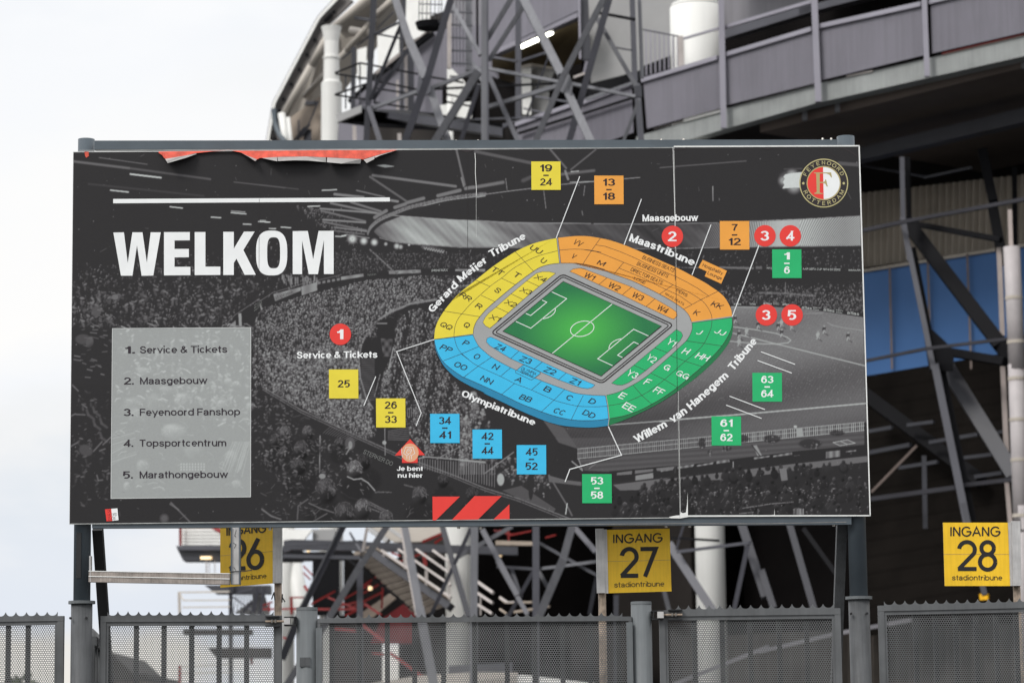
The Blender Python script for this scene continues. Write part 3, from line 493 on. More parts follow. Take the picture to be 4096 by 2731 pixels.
fillp(Q('S34', 1245, 870, 1320, 865, 1335, 990, 1270, 1000), .17); ell(q('S34', 1270, 855), 6, 7, .05)
crowd(Q('S34', 100, 1100, 2180, 1000, 2190, 1340, 300, 1350), 170, 4.5, .36, None, .5)
for a in ((860, 1285, 1150, 1240), (1150, 1240, 1390, 1220), (830, 1340, 960, 1330)): lin(Q('S34', *a), 4, .22, .8, 1, .3)
for i in range(10): lin([q('S34', 1400+i*11, 1290+rng.uniform(-8, 8)), q('S34', 1400+i*11, 1350)], 3, rng.uniform(.05, .4), .8)
crowd(Q('S33', 380, 780, 560, 740, 960, 960, 880, 1150, 600, 1010, 300, 960), 130, 6, .4, None, .7); ell(q('S33', 425, 985), 14, 24, .42, .9); ell(q('S33', 740, 1010), 16, 30, .026); ell(q('S33', 740, 1110), 9, 34, .026)
# --- bottom left: dark aisle, railings, people standing in front
fillp(Q('S31', 2000, 20, 2352, 260) + Q('S32', 100, 90, 500, 270, 1000, 540, 1480, 745, 2352, 1090, 2352, 1420) + Q('S33', 440, 1170, 1150, 1400) + Q('S31', 100, 1440, 110, 0, 540, 0, 540, 1180, 2000, 1180), .026)
for o, wd, v in ((0, 5, .17), (26, 3.5, .15)): lin([q('S32', x, y+o) for x, y in ((30, 20), (430, 260), (800, 430), (1080, 558), (1480, 740), (2000, 930), (2352, 1075))] + Q('S33', 600, 1180+o, 1150, 1395+o), wd, v, .85, 1, .12)
for i in range(14): lin(Q('S32', 660+i*24, 500+i*7, 740+i*24, 430+i*9), 2, .16, .6)
for i in range(30): lin(Q('S32', 1670+i*27, 770+i*2.2, 1668+i*27, 860+i*7), 3, .20, .8)
lin(Q('S32', 1660, 765, 1740, 748, 2352, 800), 4, .36, .8); lin(Q('S33', 0, 785, 265, 810), 4, .36, .8)
for i in range(12): lin(Q('S33', i*22, 790+i*2, i*22, 930), 3, .22, .8)
lin(Q('S32', 1850, 770, 2095, 640), 4, .22, .8); lin(Q('S33', 260, 920, 560, 700), 4, .25, .8); lin(Q('S32', 628, 530, 622, 910), 5, .26, .8); lin(Q('S32', 1305, 450, 1308, 730), 3, .3, .8)
for i in range(7): lin(Q('S32', 1340, 480+i*15, 1560, 440+i*22), 2.4, .17, .7)
for i in range(5): lin(Q('S32', 1540+i*22, 240, 1540+i*22, 330), 2.5, .25, .7)
for a in ((850, 1115, 930, 1170, 1020, 1195), (1105, 1200, 1320, 1310), (1110, 1225, 1310, 1325), (1160, 1290, 1280, 1335), (20, 1300, 120, 1370, 220, 1400), (1140, 1020, 1210, 1120), (1210, 1115, 1370, 1118), (1510, 1040, 1620, 1070)): lin(Q('S32', *a), 5, .15, .8, 1.2, .15)
for x, y, r, v in ((265, 500, 30, .11), (500, 495, 28, .10), (160, 590, 32, .05), (250, 690, 20, .07), (430, 680, 38, .06), (825, 610, 22, .07), (400, 850, 36, .06), (1090, 800, 34, .04), (1915, 1000, 28, .05), (2220, 1150, 34, .045), (1670, 1150, 36, .10)):
    c = q('S32', x, y); head(c[0], c[1], r*1.0, v)
for x, y, r, v in ((690, 1100, 52, .085), (990, 885, 37, .17), (880, 1345, 50, .075), (1075, 1290, 40, .13), (1320, 1400, 36, .09)):
    c = q('S32', x, y); head(c[0], c[1], r, v)
lin(Q('S32', 915, 955, 980, 985, 1060, 975, 1130, 1020, 1200, 1100), 4.5, .36, .8); lin(Q('S32', 390, 1400, 400, 1260, 500, 1190), 6, .11, .8); lin(Q('S32', 510, 1230, 640, 1290, 770, 1330), 5, .13, .8); lin(Q('S32', 560, 1420, 700, 1340), 5, .13, .7)
ell(q('S32', 940, 610), 20, 26, .10, .8); ell(q('S32', 945, 625), 8, 16, .26, .9); lin(Q('S32', 900, 720, 950, 640), 4, .3, .8); ell(q('S32', 650, 950), 13, 10, .3, .8); ell(q('S32', 1300, 600), 8, 8, .4, .8)
crowd(Q('S32', 30, 280, 600, 440, 1100, 760, 900, 950, 200, 1000, 30, 600), 90, 6.5, .25, None, .45)
crowd(Q('S31', 2010, 180, 2352, 300, 2352, 1000, 2010, 800), 60, 6, .22, None, .5); crowd(Q('S31', 2000, 0, 2340, 10, 2350, 250, 2010, 220), 90, 5, .2)
for p0 in ((280, 260), (350, 370), (420, 500), (345, 230), (420, 350)): lin(Q('S31', p0[0], p0[1], p0[0]+15, p0[1]+50, p0[0]+70, p0[1]+90), 9, .085, .8, 3)
for a in ((230, 200, 280, 235), (120, 320, 160, 300), (170, 305, 260, 310), (350, 690, 440, 590), (415, 685, 470, 665), (110, 640, 190, 595), (450, 620, 600, 480), (130, 0, 190, 60), (385, 940, 400, 995, 445, 990), (1160, 1225, 1360, 1430), (1150, 1240, 1240, 1300), (2110, 1290, 2200, 1360, 2300, 1400)): lin(Q('S31', *a), 5, .16, .75, 1.6)
glow(q('S31', 1090, 1390), 22, .10); ell(q('S31', 270, 680), 28, 22, .075, .9, .4); ell(q('S21', 310, 910), 15, 22, .14, .9, .2, .6); ell(q('S21', 240, 880), 30, 20, .08, .8); ell(q('S21', 575, 440), 13, 11, .16, .9); ell(q('S21', 380, 590), 18, 22, .09, .9)
for i in range(34):
    x, y = rng.uniform(130, 540), rng.uniform(560, 1300); lin([q('S21', x, y), q('S21', x+rng.uniform(20, 70), y+rng.uniform(-12, 22))], rng.uniform(2, 5), rng.uniform(.08, .22), .7, 1.2)
crowd(Q('S31', 2010, 100, 2352, 250) + Q('S32', 300, 250, 900, 700, 700, 1350, 0, 1350) + Q('S31', 2010, 1150), 170, 8, .16, None, .45)
crowd(Q('S31', 120, 60, 530, 60, 530, 1180, 110, 1300), 90, 9, .13, None, .4)
for i in range(60):
    x, y = rng.uniform(2010, 2900), rng.uniform(300, 1380); a = rng.uniform(-.6, 1.2); l = rng.uniform(15, 80); lin([q('S31', x, y), q('S31', x+l*math.cos(a), y+l*math.sin(a))], rng.uniform(2, 4), rng.uniform(.045, .12), .7, 1.2)
# --- under the legend: bigger faces and coats that show through it
lg = Q('S21', 548, 768, 1995, 758) + Q('S31', 1993, 1165, 532, 1183)
crowd(Q('S21', 560, 790, 1980, 780) + Q('S31', 1980, 150, 560, 150), 330, 9, .42, lambda U, V: np.clip(.3+(U-400)/700, 0, 1), .5)
crowd(Q('S31', 1000, 0, 1980, 0, 1980, 420, 1200, 330), 120, 9, .4, None, .6)
for k, x, y, rx, ry, v in (('S21', 880, 1220, 80, 45, .33), ('S21', 1520, 1230, 50, 50, .25), ('S21', 1760, 1325, 42, 40, .42), ('S21', 1845, 1345, 40, 30, .4), ('S21', 1130, 1420, 80, 50, .25), ('S31', 1285, 150, 85, 65, .40), ('S31', 1700, 200, 65, 50, .36), ('S31', 1200, 490, 130, 80, .42), ('S31', 790, 200, 150, 70, .22), ('S31', 800, 330, 90, 90, .25),
                       ('S31', 1420, 700, 110, 90, .22), ('S31', 870, 850, 70, 70, .30), ('S31', 1000, 190, 90, 110, .2), ('S31', 1990, 230, 50, 50, .32), ('S31', 1790, 760, 70, 80, .3), ('S31', 1850, 1040, 50, 50, .35), ('S31', 850, 1060, 80, 90, .14), ('S31', 700, 1060, 36, 50, .34)):
    c = q(k, x, y); rx *= .383; ry *= .383; ell(c, rx, ry, v*.62, .8, rng.uniform(-.4, .4), .8, .5); ell((c[0]-rx*.25, c[1]-ry*.35), rx*.55, ry*.5, v*.85, .7, .3, .7, .9)
    for i in range(16):
        a = rng.uniform(-3.3, .4); rr = rng.uniform(.4, 1.05); px, py = c[0]+math.cos(a)*rx*rr, c[1]+math.sin(a)*ry*rr; lin([(px, py), (px+rng.normal(0, rx*.2), py+ry*rng.uniform(.05, .4))], rng.uniform(1.2, 2.6), v*rng.uniform(.2, 1.25), .6)
for i in range(150):
    x, y = rng.uniform(560, 1960), rng.uniform(-700, 1120)
    if rng.random() < .5 and y > 400: continue
    a = rng.uniform(-.5, .9); l = rng.uniform(20, 110); c = q('S31', x, y); e2 = q('S31', x+l*math.cos(a), y+l*math.sin(a)); mid = ((c[0]+e2[0])/2+rng.normal(0, 4), (c[1]+e2[1])/2-rng.uniform(0, 8)); lin([c, mid, e2], rng.uniform(2, 5), rng.uniform(.1, .42), .7, 1.0)
for i in range(9):
    for j in range(3): fillp(Q('S31', 1260+i*30, 815+j*28, 1275+i*30, 817+j*28, 1272+i*30, 835+j*28, 1257+i*30, 833+j*28), .35, .8)
for i in range(14): lin(Q('S31', 1990-i*14, 590, 1900-i*16, 900+rng.uniform(-60, 60)), 3, rng.uniform(.1, .4), .6)
for i in range(12): lin(Q('S31', 545, 500+i*30, 700+rng.uniform(-60, 120), 440+i*28), 4, rng.uniform(.08, .3), .6, 1.2)
fillp(lg, lambda U, V: .35+.62*np.clip(cv[np.clip(((V-V0)/KS).astype(int), 0, CHT-1), np.clip(((U-U0)/KS).astype(int), 0, CWD-1)]-.04, 0, .5))
# dust, scratches and tiny losses of ink
blobs(rng.uniform(280, 3470, 500), rng.uniform(600, 2080, 500), rng.uniform(.8, 2.4, 500), rng.uniform(.8, 1.8, 500), rng.uniform(.1, .5, 500)**1.5, rng.uniform(0, 3, 500))
for i in range(70):
    x, y = rng.uniform(300, 3460), rng.uniform(610, 2080); a = rng.uniform(0, 3.1); l = rng.uniform(6, 30); lin([(x, y), (x+l*math.cos(a), y+l*math.sin(a))], 1.6, .16, .6)
cv *= (.93+.14*rng.random((CHT, CWD)).astype(np.float32))
b_ = np.pad(cv, 1, mode='edge'); cv = (.60*b_[1:-1, 1:-1]+.10*(b_[:-2, 1:-1]+b_[2:, 1:-1]+b_[1:-1, :-2]+b_[1:-1, 2:])).astype(np.float32)

def printmat():
    m = bpy.data.materials.new('printed_photo_film'); m.use_nodes = True; t = m.node_tree; b = t.nodes['Principled BSDF']
    a = t.nodes.new('ShaderNodeAttribute'); a.attribute_name = 'ink'; t.links.new(a.outputs['Color'], b.inputs['Base Color'])
    b.inputs['Roughness'].default_value = .5; b.inputs['Specular IOR Level'].default_value = .16
    return m
M['print'] = printmat()
def gridmesh(name, bl, br, tr, tl, nx, ny, off, shade, m, parent):
    """a finely divided sheet on the board; shade(u, v) gives the ink colour at photo points"""
    P = [np.array(SP(p, off)) for p in (bl, br, tr, tl)]
    a = np.linspace(0, 1, nx)[None, :, None]; b = np.linspace(0, 1, ny)[:, None, None]
    V = (P[0]*(1-a)+P[1]*a)*(1-b)+(P[3]*(1-a)+P[2]*a)*b; V = V.reshape(-1, 3)
    D = V-np.array(CAM); x = D@np.array(RT); y = D@np.array(UP); z = D@np.array(FWD)
    col = shade(CX+F*x/z, CY-F*y/z)
    me = bpy.data.meshes.new(name); me.vertices.add(len(V)); me.vertices.foreach_set('co', V.astype(np.float32).ravel())
    i = np.arange(ny-1)[:, None]*nx+np.arange(nx-1)[None, :]; i = i.ravel(); lp = np.stack([i, i+1, i+nx+1, i+nx], 1).ravel().astype(np.int32); nf = len(i)
    me.loops.add(len(lp)); me.loops.foreach_set('vertex_index', lp); me.polygons.add(nf)
    me.polygons.foreach_set('loop_start', np.arange(0, nf*4, 4, dtype=np.int32)); me.polygons.foreach_set('loop_total', np.full(nf, 4, np.int32))
    me.update(calc_edges=True)
    at = me.color_attributes.new('ink', 'FLOAT_COLOR', 'POINT'); c4 = np.ones((len(V), 4), np.float32); c4[:, :3] = col; at.data.foreach_set('color', c4.ravel())
    o = bpy.data.objects.new(name, me); C.objects.link(o); me.materials.append(m)
    if parent: o.parent = parent; o.matrix_parent_inverse = Matrix.Translation(-parent.location)
    return o
def cvshade(U, V):
    x = np.clip((U-U0)/KS, 0, CWD-2); y = np.clip((V-V0)/KS, 0, CHT-2); ix = x.astype(int); iy = y.astype(int); fx = x-ix; fy = y-iy
    g = (cv[iy, ix]*(1-fx)+cv[iy, ix+1]*fx)*(1-fy)+(cv[iy+1, ix]*(1-fx)+cv[iy+1, ix+1]*fx)*fy
    k = np.clip((g-.06)/.3, 0, 1)[:, None]
    return g[:, None]*(np.array([[1.03, .985, 1.03]])*(1-k)+np.array([[.95, 1.0, .985]])*k)
# ---------------------------------------------------------------- the welcome board
sign = thing('welcome_sign', 'wide dark stadium map billboard headed WELKOM on two grey posts', 'billboard', (SIGN0.x, SIGN0.y, 0))
TL, TR, BR, BL = (292.4, 607.2), (3439, 581.2), (3483, 2063), (277, 2095.6)
s2t, s2b = q('S13', 2229, 180), q('S34', 207, 1391)
def board(a, b, c, d, off):
    P = [SP(p, off) for p in (a, b, c, d)]; return MB().prism(P, -SN*.022)
board(TL, (s2t[0], 589.5), (s2b[0], 2071), BL, 0).build('board_panel', M['panel'], sign)
board((s2t[0]+2.5, 584), TR, BR, (s2b[0]+2.5, 2066), .004).build('board_panel', M['panel'], sign)
inn = 1.6
gridmesh('printed_photo', (BL[0]+inn, BL[1]-3), (s2b[0]-.5, 2068), (s2t[0]-.5, 593), (TL[0]+inn, TL[1]+2.5), 1180, 700, .0025, cvshade, M['print'], sign)
gridmesh('printed_photo', (s2b[0]+4, 2059), (BR[0]-5, BR[1]-5), (TR[0]-5.5, TR[1]+6), (s2t[0]+4, 590.5), 390, 700, .0065, cvshade, M['print'], sign)
e = MB()                                                # bare edges of the boards
for a, b, wd in ((q('S11', 200, 216), (s2t[0], 591), 2.6), (q('S31', 98, 1450), (s2b[0], 2069.6), 3.2)): stroke(e, [a, b], wd, .004)
e.build('board_edge', M['ied'], sign)
e = MB()
for a, b, wd in (((s2t[0]+2, 586.5), (TR[0]-.5, 583.8), 5), ((TR[0]-2.2, TR[1]), (BR[0]-2.2, BR[1]), 4.6), ((s2b[0]+2, 2063.5), (BR[0], BR[1]-2), 4.6)): stroke(e, [a, b], wd, .008)
e.build('board_edge', M['edge'], sign)
sm = MB()                                               # joints and cracks in the film
stroke(sm, Q('S13', 2226, 178, 2232, 400, 2240, 680, 2246, 900, 2250, 1240) , 1.8, .009)
stroke(sm, Q('S13', 156, 240, 162, 330, 160, 450, 172, 620, 169, 690), 2.2, .009); stroke(sm, Q('S13', 169, 690, 170, 1120), .8, .009)
sm.build('board_joint', M['edge'], sign)
sm = MB(); stroke(sm, Q('S24', 160, 0, 172, 560, 175, 900, 182, 1560), 1.3, .017); stroke(sm, Q('S14', 150, 1240, 158, 1568), 1.4, .017); stroke(sm, Q('S13', 78, 250, 80, 1568), 1.1, .009); stroke(sm, Q('S11', 2083, 720, 2080, 1500), 1.0, .009)
stroke(sm, Q('S14', 140, 205, 200, 215, 275, 195), 2.5, .011); stroke(sm, Q('S14', 1700, 190, 1780, 235, 1865, 305), 2, .011); stroke(sm, Q('S14', 1890, 180, 1990, 225, 2062, 278), 5, .011); stroke(sm, Q('S34', 2030, 1345, 2100, 1330, 2165, 1270), 3, .011)
poly(sm, Q('S12', 2065, 205, 2270, 205, 2165, 240), .006); poly(sm, Q('S14', 1060, 190, 1180, 192, 1120, 207), .011)
sm2 = MB(); stroke(sm2, Q('S34', 182, 0, 188, 300, 192, 600, 200, 1000, 209, 1390), 1.3, .009); sm2.build('board_joint', M['ied'], sign)
sm.build('film_crease', M['crestblack'], sign)
p = MB(); poly(p, Q('S34', 95, 1376, 140, 1366, 175, 1360, 207, 1358, 216, 1325, 240, 1336, 272, 1328, 283, 1240, 289, 1120, 292, 1376, 212, 1391, 110, 1388), .009); poly(p, Q('S34', 1120, 1362, 1195, 1352, 1197, 1290, 1201, 1362), .009)
p.build('torn_patch', M['edge'], sign)
# torn strip of an older poster along the top edge
p = MB(); top = Q('S11', 1005, 221, 1600, 215, 1750, 213, 2352, 211) + Q('S12', 600, 207, 1450, 206)
low = Q('S11', 1030, 240, 1065, 262, 1085, 290, 1100, 303, 1310, 268, 1420, 243, 1600, 224, 1750, 217, 1800, 219, 1890, 236, 1960, 270, 2060, 308, 2090, 294, 2352, 290) + Q('S12', 170, 281, 490, 278, 700, 287, 1040, 303, 1075, 309, 1130, 292, 1200, 272, 1300, 243, 1430, 212)
n = len(low); tp = [(low[i][0], np.interp(low[i][0], [t[0] for t in top], [t[1] for t in top])+2) for i in range(n)]
for i in range(n-1): p.face(SP(tp[i], .010), SP(low[i], .018), SP(low[i+1], .018), SP(tp[i+1], .010))
p.build('torn_red_strip', M['tornred'], sign)
p = MB()
for a in ((1100, 303, 1310, 268, 1420, 245, 1430, 252, 1310, 294, 1125, 347, 1112, 325), (1890, 236, 1960, 270, 2060, 308, 2040, 327, 1960, 276)): 
    P = Q('S11', *a); p.face(*[SP(x, .018 + (.045 if i >= len(P)/2 else 0)) for i, x in enumerate(P)])
for a in ((20, 294, 180, 283, 180, 328, 130, 318), (184, 283, 490, 279, 690, 288, 692, 338, 500, 320, 350, 318, 188, 326), (702, 289, 1058, 305, 1050, 352, 850, 352, 700, 338), (1082, 311, 1200, 275, 1195, 305, 1115, 347), (1200, 274, 1310, 244, 1420, 215, 1250, 270, 1206, 292)):
    P = Q('S12', *a); p.face(*[SP(x, .018 + (.045 if i >= len(P)/2 else 0)) for i, x in enumerate(P)])
p.build('torn_white_curl', M['tornback'], sign)
p = MB(); poly(p, Q('S11', 255, 228, 298, 228, 302, 275, 275, 292, 262, 270), .010); p.build('torn_red_scrap', M['tornred'], sign)
# heading
p = MB(); poly(p, Q('S11', 556, 722, 556, 767) + Q('S12', 1358, 748, 1357, 706), .005); p.build('heading_rule', M['lwhite'], sign)
def letter(key, pts): b = MB(); poly(b, Q(key, *pts), .005); b.build('heading_letter', M['lwhite'], sign)
letter('S11', (558, 1072, 668, 1070, 708, 1390, 757, 1070, 862, 1070, 908, 1388, 948, 1070, 1053, 1070, 975, 1522, 853, 1523, 805, 1205, 757, 1523, 637, 1523))
letter('S11', (1087, 1068, 1357, 1067, 1357, 1153, 1197, 1155, 1197, 1243, 1347, 1243, 1347, 1330, 1197, 1332, 1197, 1430, 1363, 1430, 1363, 1518, 1087, 1520))
letter('S11', (1408, 1067, 1520, 1067, 1520, 1428, 1676, 1428, 1676, 1515, 1408, 1517))
letter('S11', (1707, 1065, 1817, 1065, 1817, 1240, 1923, 1063, 2035, 1062, 1917, 1255, 2047, 1513, 1930, 1514, 1845, 1345, 1817, 1390, 1817, 1515, 1707, 1516))
letter('S12', (342, 1058, 500, 1055, 556, 1350, 612, 1055, 770, 1055, 770, 1505, 668, 1505, 668, 1150, 605, 1507, 510, 1507, 440, 1155, 440, 1507, 342, 1507))
b = MB(); n = 64; se = lambda c, r, s: abs(c)**s*(1 if c >= 0 else -1)*r
o1 = [q('S12', 122+se(math.cos(t), 163, .72), 1286+se(math.sin(t), 234, .72)) for t in [i*2*math.pi/n for i in range(n)]]; o2 = [q('S12', 142.5+se(math.cos(t), 67.5, .62), 1284+se(math.sin(t), 162, .62)) for t in [i*2*math.pi/n for i in range(n)]]
k = len(b.v); b.add([SP(x, .005) for x in o1]+[SP(x, .005) for x in o2], [(i, (i+1) % n, n+(i+1) % n, n+i) for i in range(n)]); b.build('heading_letter', M['lwhite'], sign)
# legend
lgp = MB(); stroke(lgp, Q('S21', 549, 769, 1994, 759) + Q('S31', 1991, 1165, 534, 1182), 3, .006, closed=True); lgp.build('legend_border', ink('pale_border_print', (.55, .57, .56)), sign)
b = MB()
for key, num, nx, word, x0, y0, x1, y1 in (('S21', '1.', 680, 'Service & Tickets', 836, 1026, 1748, 1019), ('S21', '2.', 668, 'Maasgebouw', 836, 1350, 1542, 1345), ('S31', '3.', 665, 'Feyenoord Fanshop', 834, 319, 1882, 312), ('S31', '4.', 662, 'Topsportcentrum', 832, 641, 1738, 637), ('S31', '5.', 658, 'Marathongebouw', 832, 972, 1758, 966)):
    text(b, num, q(key, nx, y0+2), q(key, nx+103, y0+1), 75*.3827, .045, d=.006); text(b, word, q(key, x0, y0), q(key, x1, y1), 73*.3827, .030, d=.006)
b.build('legend_text', M['legend_text'], sign)
# ---- the stand map
smap = MB(); 
O_y = Q('S22', 1820, 880, 1830, 780, 1860, 690, 1920, 590, 1990, 500, 2080, 400) + Q('M2', 300, 870, 400, 770, 490, 697, 580, 628, 700, 530, 850, 420, 1030, 305, 1200, 225, 1350, 180, 1500, 150)
O_o = Q('M2', 1516, 147, 1700, 128, 1850, 128, 2000, 150, 2150, 180) + Q('M4', 200, 156, 340, 182, 500, 215, 660, 268, 800, 325, 1000, 410, 1200, 500, 1400, 590, 1570, 680, 1740, 770, 1850, 842, 1920, 890, 2000, 960, 2060, 1050, 2100, 1140, 2110, 1222)
O_g = Q('M1', 1993, 425, 1996, 500, 1976, 570, 1940, 640, 1890, 715, 1810, 808, 1690, 925, 1560, 1036, 1440, 1135, 1310, 1228, 1180, 1305, 1050, 1370, 900, 1422, 752, 1450)
O_b = Q('M1', 748, 1451, 650, 1465, 540, 1470, 420, 1467, 300, 1450, 150, 1410, 0, 1355) + Q('S33', 640, 195, 440, 98, 250, 10) + Q('S23', 40, 1277) + Q('S22', 2120, 1275, 2000, 1190, 1910, 1108, 1850, 1000, 1820, 885)
I_y = Q('M2', 550, 1240, 555, 1180, 580, 1110, 625, 1045, 700, 960, 800, 870, 1030, 680, 1240, 525, 1330, 475, 1430, 448, 1536, 435)
I_o = Q('M2', 1546, 435, 1680, 435, 1800, 445, 1900, 465, 2050, 510) + Q('M4', 0, 515, 100, 525, 250, 557, 520, 660, 800, 762, 1140, 930, 1300, 1020, 1400, 1085, 1470, 1140, 1530, 1212, 1567, 1302)
I_g = Q('M1', 1588, 485, 1590, 540, 1570, 600, 1530, 665, 1450, 740, 1370, 815, 1170, 990, 1090, 1050, 990, 1110, 850, 1180, 722, 1215)
I_b = Q('M1', 716, 1218, 600, 1215, 490, 1205, 400, 1190, 300, 1155, 70, 1070) + Q('S23', 850, 1310, 760, 1275, 530, 1175, 330, 1065, 260, 1010, 200, 955, 160, 890, 135, 832)
Mi_y = Q('M2', 330, 1275, 335, 1200, 350, 1130, 380, 1065, 430, 1000, 530, 890, 740, 700, 880, 600, 1000, 500, 1140, 420, 1300, 350, 1510, 294)
Mi_o = Q('M2', 1530, 287, 1700, 275, 1850, 283, 1900, 290, 2010, 312) + Q('M4', 100, 328, 220, 345, 350, 380, 650, 500, 1000, 642, 1310, 800, 1500, 887, 1690, 1002, 1780, 1100, 1830, 1200, 1840, 1262)
Mi_g = Q('M1', 1790, 455, 1785, 520, 1760, 590, 1710, 690, 1640, 770, 1520, 870, 1310, 1055, 1200, 1140, 1080, 1215, 900, 1290, 740, 1320)
Mi_b = Q('M1', 735, 1325, 600, 1330, 440, 1325, 300, 1295, 190, 1262) + Q('S23', 750, 1410, 570, 1340, 420, 1265, 190, 1160, 100, 1100, 10, 1030) + Q('S22', 2190, 1098, 2110, 1030, 2060, 960, 2030, 857)
sm_ = lambda P: smoothpts(P, 4)
mapb = MB(); poly(mapb, sm_(O_y)+sm_(O_o)+sm_(O_g)+sm_(O_b), .009); mp_ = mapb.build('stadium_map', M['grey'], sign)
def sect(name, o, i, m): b = MB(); o, i = sm_(o), sm_(i)[::-1]; poly(b, o+i, .0105); return b.build(name, m, mp_)
for o, i, m in ((O_y, I_y, 'yellow'), (O_o, I_o, 'orange'), (O_g, I_g, 'green'), (O_b, I_b, 'blue')): sect('map_stand', o, i, M[m])
side_g = Q('M1', 1995, 430, 2003, 520, 1990, 610, 1960, 685, 1900, 772, 1800, 884, 1650, 1020, 1450, 1170, 1250, 1298, 1050, 1400, 900, 1465, 742, 1521)
side_b = Q('M1', 740, 1523, 600, 1540, 480, 1540, 300, 1525, 150, 1490, 40, 1450) + Q('S33', 840, 355, 640, 270, 440, 175, 250, 85) + Q('S22', 2352, 1440, 2200, 1370, 2060, 1290, 1980, 1222, 1910, 1140, 1840, 1000, 1819, 890)
b = MB(); poly(b, sm_(O_g)+sm_(side_g)[::-1], .0095); b.build('map_stand_side', M['dgreen'], mp_)
b = MB(); poly(b, sm_(O_b)+sm_(side_b)[::-1], .0095); b.build('map_stand_side', M['dblue'], mp_)
X_ = Q('M2', 660, 1110, 680, 1060, 720, 1010, 810, 935, 980, 785, 1160, 635, 1270, 550, 1340, 531, 1420, 532, 1490, 550, 1300, 700, 1120, 850, 950, 1000, 740, 1176, 690, 1150)
W_ = Q('M2', 1650, 530, 1690, 500, 1770, 490, 1850, 497) + Q('M4', 60, 580, 120, 590, 430, 707, 760, 832, 1075, 990, 1300, 1120, 1360, 1165, 1375, 1215, 1330, 1264, 1300, 1258, 955, 1095, 635, 940, 320, 800, 0, 652)
Y_ = Q('M1', 1430, 550, 1480, 578, 1495, 610, 1470, 660, 1400, 730, 1340, 785, 1120, 965, 1010, 1045, 940, 1090, 880, 1112, 830, 1110, 775, 1092, 1000, 910, 1210, 735)
Z_ = Q('S23', 275, 905, 283, 870, 320, 855, 380, 880, 620, 1002, 860, 1115, 1110, 1230, 1410, 1356, 1380, 1385, 1330, 1395, 1270, 1387, 1180, 1357, 1030, 1302, 530, 1082, 380, 990, 310, 945)
for P, m in ((X_, 'yellow'), (W_, 'orange'), (Y_, 'green'), (Z_, 'blue')): b = MB(); poly(b, P, .0105); b.build('map_inner_stand', M[m], mp_)
b = MB(); poly(b, Q('S23', 668, 1146, 838, 1222, 838, 1240, 750, 1304, 735, 1300, 582, 1228, 580, 1212, 655, 1150), .0112); b.build('map_terrace', M['blue'], mp_)
b = MB(); LW = 1.5
for P in (Mi_y, Mi_o, Mi_g, Mi_b, I_y, I_o, I_g, I_b): stroke(b, sm_(P), LW, .012)
for P in (O_g, O_b): stroke(b, sm_(P), 1.6, .012)
for P in (X_, W_, Y_, Z_): stroke(b, P, 1.1, .012, closed=True)
for k, a in (('M2', (1030, 305, 1140, 420, 1240, 530)), ('M2', (580, 630, 740, 700)), ('M2', (870, 605, 1030, 680)), ('M2', (640, 800, 800, 875)), ('M2', (215, 980, 420, 1012, 625, 1045)), ('M2', (2000, 150, 1900, 290, 1800, 445)), ('M4', (655, 500, 525, 658)), ('M4', (1320, 800, 1135, 930)), ('M4', (1920, 890, 1690, 1003, 1460, 1130)),
             ('M1', (1530, 665, 1710, 690, 1890, 715)), ('M1', (1375, 815, 1520, 870, 1690, 925)), ('M1', (1170, 990, 1310, 1055, 1440, 1135)), ('M1', (990, 1110, 1080, 1215, 1180, 1305)), ('M1', (490, 1215, 430, 1330, 365, 1465)), ('M1', (300, 1155, 190, 1265, 60, 1385)), ('S23', (850, 1318, 745, 1410)), ('S23', (570, 1340, 435, 1455)), ('S23', (530, 1175, 425, 1265)), ('S23', (330, 1065, 190, 1160, 40, 1275)), ('S22', (2285, 955, 2110, 1030, 1915, 1105)),
             ('M2', (1160, 635, 1300, 700)), ('M2', (985, 785, 1120, 850)), ('M2', (810, 935, 950, 1000)), ('M4', (430, 707, 320, 800)), ('M4', (760, 832, 635, 940)), ('M4', (1075, 990, 955, 1095)), ('M1', (1210, 735, 1340, 785)), ('M1', (1002, 911, 1120, 965)), ('S23', (615, 1003, 530, 1080)), ('S23', (860, 1115, 775, 1190)), ('S23', (1110, 1230, 1030, 1302)),
             ('M4', (595, 580, 900, 705, 1220, 865, 1400, 945, 1575, 1070)), ('M4', (280, 268, 400, 285, 600, 355, 800, 440, 1000, 540, 1350, 690, 1500, 765, 1650, 850, 1800, 955)), ('S23', (668, 1146, 838, 1222, 838, 1240, 750, 1304, 735, 1300, 582, 1228, 580, 1212, 655, 1150, 668, 1146))):
    stroke(b, Q(k, *a), LW, .0125)
stroke(b, Q('S22', 1820, 882, 2030, 857) + Q('S23', 135, 832), 2.2, .0125); b.build('map_line', M['line'], mp_)
b = MB(); stroke(b, Q('M2', 1508, 150, 1541, 435), 4.2, .013); stroke(b, Q('M4', 1567, 1308, 1840, 1268, 2110, 1230), 4.2, .013); stroke(b, Q('M1', 718, 1216, 738, 1325, 750, 1450, 740, 1522), 3.2, .013); b.build('map_gap', M['grey'], mp_)
b = MB(); stroke(b, Q('M2', 1500, 150, 1533, 435), 1.4, .0138); stroke(b, Q('M2', 1517, 148, 1549, 435), 1.4, .0138); stroke(b, Q('M4', 1567, 1314, 1840, 1276, 2110, 1240), 1.4, .0138); stroke(b, Q('M1', 712, 1216, 732, 1325, 744, 1450), 1.3, .0138); b.build('map_line', M['line'], mp_)
PL, PT, PR, PB = q('S23', 455, 795), q('S23', 1080, 280), q('S23', 2100, 740), q('S23', 1475, 1260)
pp = lambda s, t: tuple(np.array(PL)+s*(np.array(PB)-np.array(PL))+t*(np.array(PT)-np.array(PL)))
